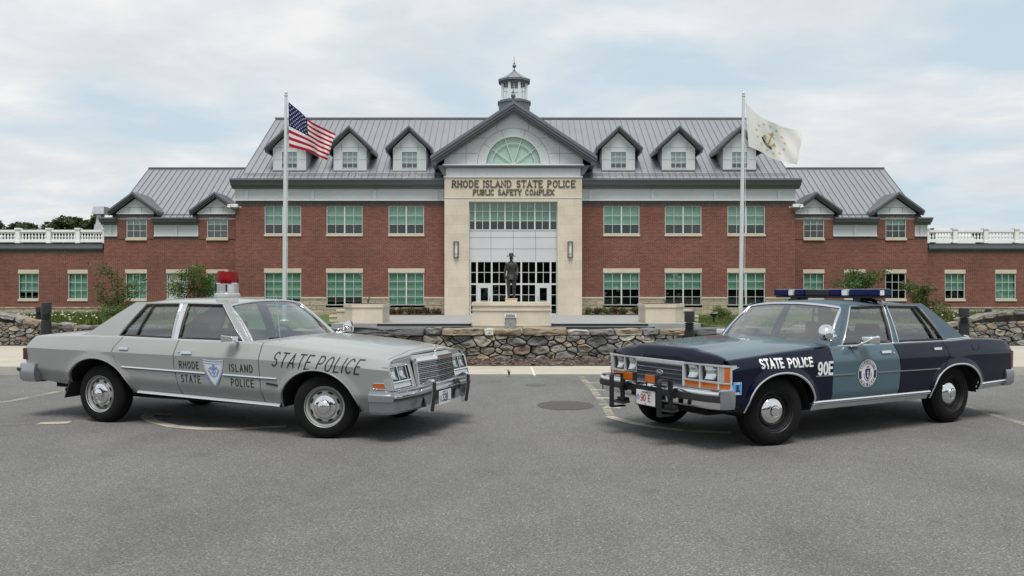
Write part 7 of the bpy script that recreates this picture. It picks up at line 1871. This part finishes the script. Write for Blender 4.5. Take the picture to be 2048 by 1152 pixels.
# ================================================================ wall lamps, cameras, vent
M['lampglass'] = plain('frosted_lamp_glass', (.62, .62, .58), .35)
for u, lab in ((912.5, 'dark framed wall lantern on the stone pier left of the entrance'), (1140.5, 'dark framed wall lantern on the stone pier right of the entrance')):
    t = thing('wall_lamp', lab, 'lamp', (px(u, 55), 54.99, pz(499, 55)), 0, 'lanterns beside the entrance'); h = .545
    part(t, 'lamp_glass', M['lampglass'], lambda mb: mb.lathe([(.14,-h+.06),(.14,h-.06)], 16, (0,0,0), 'z', 0, True, math.pi, 2*math.pi), smooth=40)
    part(t, 'lamp_frame', M['trim_dark'], lambda mb: (mb.lathe([(.185,-h),(.185,-h+.06)], 16, (0,0,0), 'z', 0, True, math.pi, 2*math.pi), mb.lathe([(.185,h-.06),(.185,h)], 16, (0,0,0), 'z', 0, True, math.pi, 2*math.pi),
        [mb.box(.16*math.cos(a)-.022, .16*math.cos(a)+.022, .16*math.sin(a)-.02, .16*math.sin(a)+.02, -h+.06, h-.06) for a in (math.pi*1.02, math.pi*1.28, math.pi*1.72, math.pi*1.98)], mb.lathe([(.165,.30),(.165,.33)], 16, (0,0,0), 'z', 0, False, math.pi, 2*math.pi), mb.lathe([(.165,-.33),(.165,-.30)], 16, (0,0,0), 'z', 0, False, math.pi, 2*math.pi)))
    part(t, 'back_plate', M['trim_dark'], lambda mb: mb.box(-.19, .19, 0, .02, -h, h))
M['camwhite'] = plain('white_camera_housing', (.74, .75, .75), .4)
for u, sg, lab in ((472, -1, 'white security camera on the left corner of the main block'), (1589, 1, 'white security camera on the right corner of the main block')):
    t = thing('security_camera', lab, 'camera', (px(u, 56), 55.95, pz(412.5, 56)), 0, 'cameras on the building corners')
    part(t, 'camera_arm', M['camwhite'], lambda mb: (mb.box(-.22,.22,-.30,-.10,-.10,.12), mb.box(min(0,sg*.45),max(0,sg*.45),-.26,-.14,.02,.10), mb.lathe([(.11,-.02),(.11,.10)], 14, (sg*.40,-.2,.0))), bevel=.02)
    part(t, 'camera_dome', M['camwhite'], lambda mb: mb.blob((sg*.40,-.2,-.09), (.13,.13,.13), 1, 2, 0), smooth=60)
    part(t, 'camera_lens', M['black'], lambda mb: mb.blob((sg*.42,-.29,-.14), (.06,.06,.06), 1, 2, 0), smooth=60)
    part(t, 'camera_cable', M['camwhite'], lambda mb: mb.tube([(-sg*.22,-.15,.0),(-sg*.35,-.10,-.12),(-sg*.40,-.04,-.02)], .02, 6))
YV = 63.0
M['galv'] = plain('galvanised_metal', (.46, .48, .50), .45, .3)
t = thing('roof_vent', 'grey metal exhaust vent with a flared hood behind the left railing', 'vent', (px(202, YV), YV, pz(468, YV)))
vz = lambda v: pz(v, YV) - pz(468, YV); vx = lambda u: px(u, YV) - px(202, YV)
part(t, 'vent_base', M['galv'], lambda mb: mb.hexa([(vx(191),-.4,0),(vx(213),-.4,0),(vx(213),.4,0),(vx(191),.4,0),(vx(194),-.35,vz(449)),(vx(209),-.35,vz(449)),(vx(209),.35,vz(449)),(vx(194),.35,vz(449))]))
part(t, 'vent_neck', M['galv'], lambda mb: (mb.hexa([(vx(195),-.3,vz(449)+.003),(vx(207),-.3,vz(449)+.003),(vx(207),.3,vz(449)+.003),(vx(195),.3,vz(449)+.003),(vx(197),-.25,vz(429)),(vx(205),-.25,vz(429)),(vx(205),.25,vz(429)),(vx(197),.25,vz(429))])))
part(t, 'vent_hood', M['galv'], lambda mb: mb.hexa([(vx(189),-.5,vz(429)+.003),(vx(214),-.5,vz(429)+.003),(vx(214),.5,vz(429)+.003),(vx(189),.5,vz(429)+.003),(vx(192),-.4,vz(414)),(vx(213),-.4,vz(414)),(vx(213),.4,vz(414)),(vx(192),.4,vz(414))]))
# ================================================================ bollards
M['bollard'] = plain('black_bollard_metal', (.016, .018, .022), .42, .2, .1, 4)
def bollard(u, Y, zb, h, r_, lab):
    t = thing('bollard', lab, 'bollard', (px(u, Y), Y, zb), 0, 'black lighting bollards')
    part(t, 'post', M['bollard'], lambda mb: mb.lathe([(r_*1.02,0),(r_*1.02,h*.62),(r_*.9,h*.625)], 24), smooth=40)
    part(t, 'louvre', M['bollard'], lambda mb: [mb.lathe([(r_*.72,h*(.63+.038*k)),(r_*.98,h*(.635+.038*k)),(r_*.98,h*(.65+.038*k)),(r_*.72,h*(.664+.038*k))], 24, capends=False) for k in range(4)], smooth=40)
    part(t, 'head', M['bollard'], lambda mb: mb.lathe([(r_*.72,h*.785),(r_*1.04,h*.79),(r_*1.04,h*.985),(r_*.98,h),(0,h)], 24), smooth=40)
Yb = 21.6
bollard(92.5, 20.2, .05, pz(605, 20.2)-.05, .115, 'black bollard standing in front of the low stone wall at left')
bollard(77.5, 34, -.06, pz(613.5, 34)+.06, .115, 'black bollard on the lawn, half hidden behind a nearer bollard at left')
bollard(1379, 17.3, .03, pz(622.5, 17.3)-.03, .104, 'black bollard beside the navy car\'s hood in front of the stone wall')
bollard(1928, 20.2, .05, pz(616, 20.2)-.05, .118, 'black bollard rising over the trunk of the navy car')
bollard(1977, 34, -.06, pz(617, 34)+.06, .113, 'small black bollard on the lawn behind the right stone wall')
t = thing('landscape_light', 'small black bowl-shaped light on a post on the right lawn', 'light', (px(1427, 42), 42, -.06))
part(t, 'post', M['bollard'], lambda mb: mb.lathe([(.05,0),(.05,.30)], 10)); part(t, 'bowl', M['bollard'], lambda mb: (mb.lathe([(.06,.30),(.14,.36),(.19,.46),(.17,.46),(.10,.40)], 18), mb.hexa([(-.19,-.1,.45),(.19,-.1,.45),(.19,.1,.45),(-.19,.1,.45),(-.02,-.05,.50),(.19,-.05,.58),(.19,.05,.58),(-.02,.05,.50)])), smooth=40)
# ================================================================ flagpoles and flags
M['pole'] = plain('brushed_aluminium_pole', (.60, .62, .64), .38, .25, .04)
YF = 44.0
def flagpole(u0, u1, v1, lab):
    x0, x1, z1 = px(u0, YF), px(u1, YF), pz(v1, YF)
    t = thing('flagpole', lab, 'flagpole', (x0, YF, -.06), 0, 'flagpoles before the building')
    part(t, 'pole', M['pole'], lambda mb: mb.tube([(0,0,0),((x1-x0)*.5,0,(z1+.06)*.5),((x1-x0),0,z1+.06)], [.120,.112,.075], 16), smooth=50)
    part(t, 'collar', M['pole'], lambda mb: mb.lathe([(.24,0),(.22,.05),(.15,.10)], 18), smooth=40)
    part(t, 'truck', M['pole'], lambda mb: (mb.lathe([(.05,z1+.06),(.10,z1+.09),(.10,z1+.15),(.05,z1+.18)], 14, ((x1-x0),0,0)), mb.blob((x1-x0,0,z1+.26), (.085,.085,.085), 1, 2, 0)), smooth=50)
    part(t, 'halyard', M['camwhite'], lambda mb: (mb.tube([(x1-x0+.13,-.05,z1-.05),(.19,-.1,1.3)], .010, 4),))
flagpole(568.5, 572, 193, 'tall silver flagpole flying the striped flag, left of the entrance')
flagpole(1481, 1487, 194, 'tall silver flagpole flying the white anchor flag, right of the entrance')
def cloth(name, c, tr=.35):
    m, nt, out = newmat(name); n = noise(nt, objco(nt), 60, 2)
    col = mix(nt, n, [k*.93 for k in c], [min(1, k*1.05) for k in c])
    d = nd(nt, 'ShaderNodeBsdfDiffuse'); t_ = nd(nt, 'ShaderNodeBsdfTranslucent'); mx = nd(nt, 'ShaderNodeMixShader'); mx.inputs[0].default_value = tr
    lk(nt, col, d.inputs[0]); lk(nt, col, t_.inputs[0]); lk(nt, d.outputs[0], mx.inputs[1]); lk(nt, t_.outputs[0], mx.inputs[2]); lk(nt, mx.outputs[0], out.inputs[0]); return m
fl_red, fl_white, fl_blue = cloth('flag_red', (.44, .022, .045)), cloth('flag_white', (.76, .76, .76)), cloth('flag_blue', (.018, .028, .105))
def flag_fn(top, bot, amp, freq, ph):
    def F(u, v, off=0.0):
        a = (sinterp(u, [(k, p[0]) for k, p in top]), sinterp(u, [(k, p[1]) for k, p in top])); b = (sinterp(u, [(k, p[0]) for k, p in bot]), sinterp(u, [(k, p[1]) for k, p in bot]))
        pu, pv = lerp(a[0], b[0], v), lerp(a[1], b[1], v)
        d = amp*(u**.7)*math.sin(2*math.pi*(freq*u + .35*v + ph)) + .05*math.sin(2*math.pi*(3.1*u-1.3*v))*u
        return (px(pu, YF), YF + d - off, pz(pv, YF))
    return F
def put_rel(o, base):
    o.location = base; me = o.data
    for v in me.vertices: v.co -= Vector(base)
F = flag_fn([(0,(577,204)),(.25,(600,223)),(.5,(626,246)),(.75,(651,257)),(1,(673,269))], [(0,(578,293)),(.25,(603,300)),(.48,(627,306)),(.6,(634,311)),(1,(656,322))], .30, 1.55, .05)
def usm(i, j): return 2 if (i < 24 and j < 28) else (0 if (j//4) % 2 == 0 else 1)
mb = MB(); mb.grid(lambda u, v: F(u, v), 60, 52, usm)
flag = mb.build('flag', [fl_red, fl_white, fl_blue], smooth=80, normals=False); tag(flag, 'red and white striped flag with a starred blue corner on the left flagpole', 'flag', 'flags on the flagpoles')
def star(mb, fn, cu, cv, ru, rv, off, mi=0):
    pl = []
    for k in range(10):
        a = math.pi/2 + math.pi*k/5; r_ = 1 if k % 2 == 0 else .42; pl.append((cu+ru*r_*math.cos(a), cv-rv*r_*math.sin(a)))
    for k in range(10): mb.poly([fn(cu, cv, off), fn(*pl[k], off), fn(*pl[(k+1) % 10], off)], mi)
mb = MB()
for r_ in range(9):
    n = 6 if r_ % 2 == 0 else 5
    for k in range(n):
        cu = .4*((1 + 2*k + (0 if n == 6 else 1))/12); cv = (7/13)*((r_+1)/10)
        for off in (.012, -.012): star(mb, F, cu, cv, .015, .0265, off)
st_o = mb.build('stars', fl_white, flag, normals=False)
put_rel(flag, Vector((px(577, YF), YF, pz(249, YF)))); 
for v in st_o.data.vertices: v.co -= flag.location
F2 = flag_fn([(0,(1491,205)),(.2,(1512,227)),(.45,(1537,243)),(.75,(1571,253)),(1,(1605,262))], [(0,(1497,293)),(.25,(1520,303)),(.5,(1545,315)),(.75,(1570,325)),(1,(1590,331))], .26, 1.2, .3)
fl_w2 = cloth('state_flag_white', (.82, .81, .78), .40); fl_gold = cloth('flag_gold', (.55, .41, .16)); fl_navy = cloth('ribbon_blue', (.02, .025, .10))
mb = MB(); mb.grid(lambda u, v: F2(u, v), 56, 40); fl2 = mb.build('flag', fl_w2, smooth=80, normals=False); tag(fl2, 'white state flag with a gold anchor inside a ring of stars on the right flagpole', 'flag', 'flags on the flagpoles')
def E2(a, b, l=0): return F2(.47 + a*.40, .50 - b*.52, .012+l)
mb = MB()
for k in range(13):
    a = 2*math.pi*k/13 + .12; star(mb, F2, .47+.285*math.cos(a), .50-.36*math.sin(a), .034, .046, .013)
fl_grey = cloth('star_gold', (.58, .50, .30)); s1 = mb.build('stars', fl_grey, fl2, normals=False)
def rotp(p, a=-.32): return (p[0]*math.cos(a)-p[1]*math.sin(a), p[0]*math.sin(a)+p[1]*math.cos(a))
mb = MB(); anch = [[(0,.30),(0,-.34)], [(-.15,.24),(.15,.24)], arc(0,.36,.05,.055,0,360,10), [(-.28,-.12)]+arc(0,-.12,.25,.24,195,345,10)+[(.28,-.12)], [(-.34,-.16),(-.27,-.04),(-.20,-.15)], [(.34,-.16),(.27,-.04),(.20,-.15)]]
put_strokes(mb, [[rotp(p) for p in s_] for s_ in anch], .062, E2); s2 = mb.build('anchor', fl_gold, fl2, normals=False)
mb = MB(); rb = [(-.40,-.16),(-.30,-.33),(-.14,-.42),(.03,-.45)]; put_strokes(mb, [rb], .105, lambda a, b, l=0: E2(a, b, .004+l)); s3 = mb.build('ribbon', fl_navy, fl2, normals=False)
mb = MB(); st, wd = text_strokes('HOPE', .065, 1, .35); put_strokes(mb, [[(-.29+q[0]/wd*.25, -.385-.42*(q[0]/wd*.25)+q[1]) for q in s_] for s_ in st], .014, lambda a, b, l=0: E2(a, b, .008+l)); s4 = mb.build('ribbon_text', fl_white, fl2, normals=False)
put_rel(fl2, Vector((px(1491, YF), YF, pz(249, YF))))
for o in (s1, s2, s3, s4):
    for v in o.data.vertices: v.co -= fl2.location
# ================================================================ vegetation
def leafmat(name, a, b, c):
    m, nt, out = newmat(name)
    at = nd(nt, 'ShaderNodeAttribute', attribute_name='Col'); col = ramp(nt, at.outputs[2], [(0, a), (.5, b), (1, c)]).outputs[0]
    d = nd(nt, 'ShaderNodeBsdfPrincipled'); d.inputs['Roughness'].default_value = .6; d.inputs['Specular IOR Level'].default_value = .25
    t_ = nd(nt, 'ShaderNodeBsdfTranslucent'); mx = nd(nt, 'ShaderNodeMixShader'); mx.inputs[0].default_value = .28
    lk(nt, col, d.inputs['Base Color']); lk(nt, col, t_.inputs[0]); lk(nt, d.outputs[0], mx.inputs[1]); lk(nt, t_.outputs[0], mx.inputs[2]); lk(nt, mx.outputs[0], out.inputs[0]); return m
M['leaf'] = leafmat('green_leaf', (.045, .082, .020), (.085, .142, .034), (.145, .190, .058))
M['leaf_rust'] = leafmat('bronze_green_leaf', (.055, .090, .025), (.095, .145, .038), (.150, .165, .058))
M['leaf_far'] = leafmat('distant_leaf', (.028, .050, .020), (.048, .078, .028), (.080, .110, .040))
M['leaf_brown'] = leafmat('brownish_shrub_leaf', (.050, .050, .022), (.085, .078, .034), (.12, .095, .045))
M['leaf_bright'] = leafmat('bright_ground_cover_leaf', (.055, .085, .018), (.095, .135, .032), (.165, .175, .060))
M['bark'] = plain('tree_bark', (.085, .068, .052), .9, 0, .2, 9, .4, 30)
def leaves(mb, vals, rnd, pts, n, size, spread):
    """n leaf-sized faces scattered round the given points (x, y, z, radius, tone)"""
    for _ in range(n):
        p = rnd.choice(pts); d = Vector((rnd.gauss(0,1), rnd.gauss(0,1), rnd.gauss(0,.75))); d *= p[3]*spread*rnd.random()**.4/max(.3, d.length)
        c = Vector(p[:3]) + d; a = Vector((rnd.uniform(-1,1), rnd.uniform(-1,1), rnd.uniform(-.6,.6))).normalized(); b = a.cross(Vector((rnd.uniform(-1,1), rnd.uniform(-1,1), rnd.uniform(-1,1))))
        if b.length < .1: continue
        b.normalize(); s_ = size*rnd.uniform(.6, 1.35)
        mb.poly([c - a*s_, c + b*s_*.42, c + a*s_, c - b*s_*.42]); vals.append(min(1, max(0, p[4] + rnd.uniform(-.28, .28))))
def leaf_build(mb, vals, name, mat, parent=None):
    o = mb.build(name, mat, parent, normals=False); ca = o.data.color_attributes.new('Col', 'FLOAT_COLOR', 'CORNER')
    for p in o.data.polygons:
        v = vals[p.index]
        for li in p.loop_indices: ca.data[li].color = (v, v, v, 1)
    return o
def small_tree(u, Y, vtop, spreadpx, lab, seed, mat='leaf', nleaf=1500, lean=0.0, boughs=None, z0=-.06, group='young trees on the lawn'):
    rnd = random.Random(seed); x = px(u, Y); H = pz(vtop, Y)-z0
    t = thing('young_tree', lab, 'tree', (x, Y, z0), 0, group); tr = MB(); pts = []
    top = Vector((lean*H, 0, H)); tr.tube([(0,0,0),(lean*H*.3,.02,H*.35),(lean*H*.7,0,H*.7),tuple(top*.96)], [.055*H/3,.045*H/3,.028*H/3,.008], 7)
    W = spreadpx*Y/FOC
    bl = boughs or [(rnd.uniform(-1,1), rnd.uniform(.25,.97)) for _ in range(11)]
    for bx_, bz_ in bl:
        z1 = bz_*H; zs = max(.12*H, z1-.28*H*rnd.uniform(.6,1)); s0 = Vector((lean*zs, 0, zs)); e = Vector((lean*z1+bx_*W, rnd.uniform(-.7,.7)*W*.8, z1)); m_ = s0.lerp(e, .5) + Vector((0,0,-.05*H))
        tr.tube([tuple(s0), tuple(m_), tuple(e)], [.022*H/3,.014*H/3,.005], 5)
        for k in range(5):
            q = s0.lerp(e, .45 + .62*k/4); pts.append((q.x+rnd.uniform(-.1,.1)*W, q.y+rnd.uniform(-.15,.15)*W, q.z+rnd.uniform(-.05,.05)*H, .17*W+.06*H, rnd.uniform(.15,.85)))
    tr.build('trunk', M['bark'], t, smooth=60)
    mb = MB(); vals = []; leaves(mb, vals, rnd, pts, int(nleaf*1.25), .072, 1.0); leaf_build(mb, vals, 'crown', M[mat], t)
small_tree(236, 47, 529, 46, 'open branched young tree with bronzed top against the left brick wall', 5, 'leaf_rust', 1900, -.02, [(-.9,.42),(-.55,.62),(-.35,.86),(-.5,.98),(.35,.62),(.85,.70),(.6,.45),(-.2,.30),(.25,.25),(.9,.55),(-.1,.75),(.1,.5),(-.65,.40)])
small_tree(388, 47, 534, 50, 'dense young tree in front of the white window, behind the silver car', 6, 'leaf', 3000, 0, [(-1,.66),(-.6,.74),(-.3,.88),(.1,.98),(.45,.90),(.85,.78),(1,.66),(.3,.70),(-.2,.62),(.6,.6),(-.8,.56)])
small_tree(1716, 47, 541, 40, 'broad green young tree behind the roof of the navy car', 8, 'leaf', 2400, .02, [(-.8,.78),(-.4,.92),(0,.98),(.5,.93),(1,.92),(.3,.80),(-.6,.70),(.7,.78),(-.1,.72)])
small_tree(1835, 46, 566, 36, 'thin bronze-leaved young tree beside the rear pillar of the navy car', 9, 'leaf_rust', 1900, 0, [(-.8,.90),(-.3,.98),(.2,.93),(.55,.85),(-.5,.76),(.3,.70),(.8,.50),(1.2,.36),(.5,.45),(-.2,.55)])
def shrub(name, x, Y, z0, w_, h, mat, lab, seed, n=420, size=.045, group=None, cat='shrub'):
    rnd = random.Random(seed); pts = [(rnd.uniform(-.5,.5)*w_, rnd.uniform(-.4,.4)*w_, rnd.uniform(.25,.75)*h, h*.42, rnd.uniform(.15,.85)) for _ in range(9)]
    t = thing(name, lab, cat, (x, Y, z0), 0, group); mb = MB()
    for p in pts: mb.tube([(p[0]*.2, p[1]*.2, 0), (p[0]*.6, p[1]*.6, p[2]*.6), (p[0], p[1], p[2])], [.015,.01,.004], 4)
    mb.build('stem', M['bark'], t); mb = MB(); vals = []; leaves(mb, vals, rnd, pts, int(n*1.7), size, .95); leaf_build(mb, vals, 'foliage', M[mat], t)
names = ['at the far left', 'second from the left', 'third from the left', 'third from the right', 'second from the right', 'at the right, next to the stone entrance']
for k, u in enumerate((778, 797, 817, 836, 855, 873)):
    shrub('low_shrub', px(u, 55.3), 55.3, -.02, .55, .50, 'leaf_brown', 'low brownish shrub left of the entrance, %s of its row' % ['first', 'second', 'third', 'fourth', 'fifth', 'sixth'][k] + ' counting from the planter', 40+k, 480, .05, 'low shrubs along the base left of the entrance')
for k, u in enumerate((1180, 1196, 1215, 1234, 1252, 1272)):
    shrub('low_shrub', px(u, 55.3), 55.3, -.02, .55, .52, 'leaf_brown' if k % 2 else 'leaf', 'low shrub right of the entrance, %s of its row' % ['first', 'second', 'third', 'fourth', 'fifth', 'sixth'][k] + ' counting from the stone pier', 60+k, 480, .05, 'low shrubs along the base right of the entrance')
shrub('bush', px(1441, 47), 47, -.06, .95, .75, 'leaf', 'rounded green bush on the right lawn beside the flagpole', 81, 900, .05, None, 'bush')
shrub('bush', px(235, 43), 43, -.06, 1.3, .9, 'leaf', 'leafy green bush at the foot of the bronzed young tree', 82, 1100, .05, None, 'bush')
shrub('bush', px(1866, 42), 42, -.06, 1.5, .95, 'leaf_bright', 'loose yellow-green bush behind the trunk of the navy car', 83, 1100, .05, None, 'bush')
def sprig(x, Y, z0, lab, seed, n=9, h=.5, mat='leaf', wid=.02):
    rnd = random.Random(seed); t = thing('leafy_plant', lab, 'plant', (x, Y, z0)); mb = MB(); vals = []
    for k in range(n):
        a = rnd.uniform(0, 6.28); l = h*rnd.uniform(.5, 1); e = Vector((math.cos(a)*l*.7, math.sin(a)*l*.5, l)); m_ = Vector((e.x*.4, e.y*.4, e.z*.75)); sd = Vector((-math.sin(a), math.cos(a), 0))*wid
        mb.poly([-sd, sd, m_+sd, m_-sd]); vals.append(rnd.random()); mb.poly([m_-sd, m_+sd, e]); vals.append(rnd.random())
    leaf_build(mb, vals, 'leaf_blades', M[mat], t)
sprig(xpl-.15, 42.0, .93, 'spiky plant growing in the planter left of the steps', 1); sprig(xpr+.45, 42.2, .93, 'small spiky plant growing in the planter right of the steps', 2, 6, .3)
x, y, _ = gp(1018, 751, .02); sprig(x, y-.02, .012, 'dry weed growing from the pavement edge between the cars', 3, 12, .15, 'leaf_brown', .006)
x, y, _ = gp(1100, 718, .02); sprig(px(1102, 17.6), 17.55, .05, 'tuft of grass at the foot of the stone wall', 4, 40, .17, 'leaf', .008)
# grass and flowering ground cover
def tufts(name, regions, mat, n, h, seed, flowers=0):
    rnd = random.Random(seed); mb = MB(); vals = []
    for _ in range(n):
        x0, x1, y0, y1, z = rnd.choice(regions); x, y = rnd.uniform(x0, x1), rnd.uniform(y0, y1); hh = h*rnd.uniform(.5, 1.3)*(.6+.8*max(0, mnoise.noise(Vector((x*.8, y*.4, 0)))+.3)); a = rnd.uniform(0, 3.14); dx, dy = math.cos(a)*.03*h/.15, math.sin(a)*.03*h/.15
        ox, oy = rnd.uniform(-.5,.5)*hh, rnd.uniform(-.5,.5)*hh; mb.poly([(x-dx,y-dy,z),(x+dx,y+dy,z),(x+ox,y+oy,z+hh)]); vals.append(rnd.random())
    o = leaf_build(mb, vals, name, M[mat]); tag(o, kind='stuff'); return o
tufts('grass', [(9.5, 16, 36, 56, -.06), (9.5, 13, 38, 50, -.06)], 'leaf_bright', 7000, .10, 5)
tufts('ground_cover', [(-30, -19.5, 36, 55, -.06), (-24, -20, 38, 52, -.06)], 'leaf_bright', 9000, .34, 6)
tufts('ground_cover', [(20, 32, 36, 55, -.06)], 'leaf_bright', 7000, .34, 7)
rnd = random.Random(12); mb = MB()
for _ in range(90): 
    x, y = rnd.uniform(-28, -19.5), rnd.uniform(37, 54); mb.blob((x, y, .22+rnd.uniform(0,.15)), (.05,.05,.04), rnd.randint(0,9), 1, 0)
for _ in range(40):
    x, y = rnd.uniform(21, 30), rnd.uniform(37, 54); mb.blob((x, y, .22+rnd.uniform(0,.15)), (.05,.05,.04), rnd.randint(0,9), 1, 0)
tag(mb.build('flower_heads', plain('pale_petals', (.62, .60, .42), .8)), kind='stuff')
# trees beyond the building
def far_tree(u, Y, vtop, wpx, lab, seed, n=2600):
    rnd = random.Random(seed); x = px(u, Y); H = pz(vtop, Y)+.6; W = wpx*Y/FOC/2
    t = thing('broadleaf_tree', lab, 'tree', (x, Y, -.6), 0, 'trees beyond the building'); tr = MB(); pts = []
    tr.tube([(0,0,0),(.2,0,H*.4),(0,.2,H*.8)], [.32,.24,.08], 7)
    for k in range(26):
        a = rnd.uniform(0, 6.28); zz = rnd.uniform(.35, .97); r_ = W*rnd.uniform(.2, 1)*math.sqrt(max(.05, 1-((zz-.6)/.42)**2)); e = Vector((r_*math.cos(a), r_*math.sin(a), zz*H)); pts.append((e.x, e.y, e.z, W*.42, rnd.uniform(.1,.9)))
        if k % 3 == 0: tr.tube([(0,0,max(.25*H, e.z-.3*H)), tuple(e)], [.10,.03], 5)
    pts.append((0,0,H*.95,W*.3,.6)); tr.build('trunk', M['bark'], t)
    mb = MB(); vals = []; leaves(mb, vals, rnd, pts, n, .50, 1.0); leaf_build(mb, vals, 'crown', M['leaf_far'], t)
for k, (u, Y, v, w_, lab) in enumerate(((-8,140,441,70,'dark tree cut by the left edge of the photo, above the railing'),(26,150,446,52,'small rounded tree just right of the left photo edge'),(66,150,447,66,'low wide tree with a thin top over the left railing'),(118,135,437,74,'broad dark tree in the middle of the far trees on the left'),(158,140,434,48,'narrow pointed tree left of the roof vent'),(190,135,431,52,'dense dark tree directly behind the roof vent'),(1862,170,455,22,'dark tree top beside the right end of the grey roof'),(1955,170,459,26,'small tree top showing over the right railing'))):
    far_tree(u, Y, v, w_, lab, 100+k)
# the wood across the road behind the photographer: one mass, met only in reflections
rnd = random.Random(77); mb = MB(); vals = []; pts = []
for k in range(300):
    x = rnd.uniform(-110, 110); pts.append((x, -52 - rnd.uniform(0, 14), rnd.uniform(1, 9 + 4*mnoise.noise(Vector((x*.06, 0, 3)))), 3.2, rnd.uniform(.1, .9)))
leaves(mb, vals, rnd, pts, 13000, 1.6, 1.0); o = leaf_build(mb, vals, 'wood', M['leaf_far']); tag(o, kind='stuff')
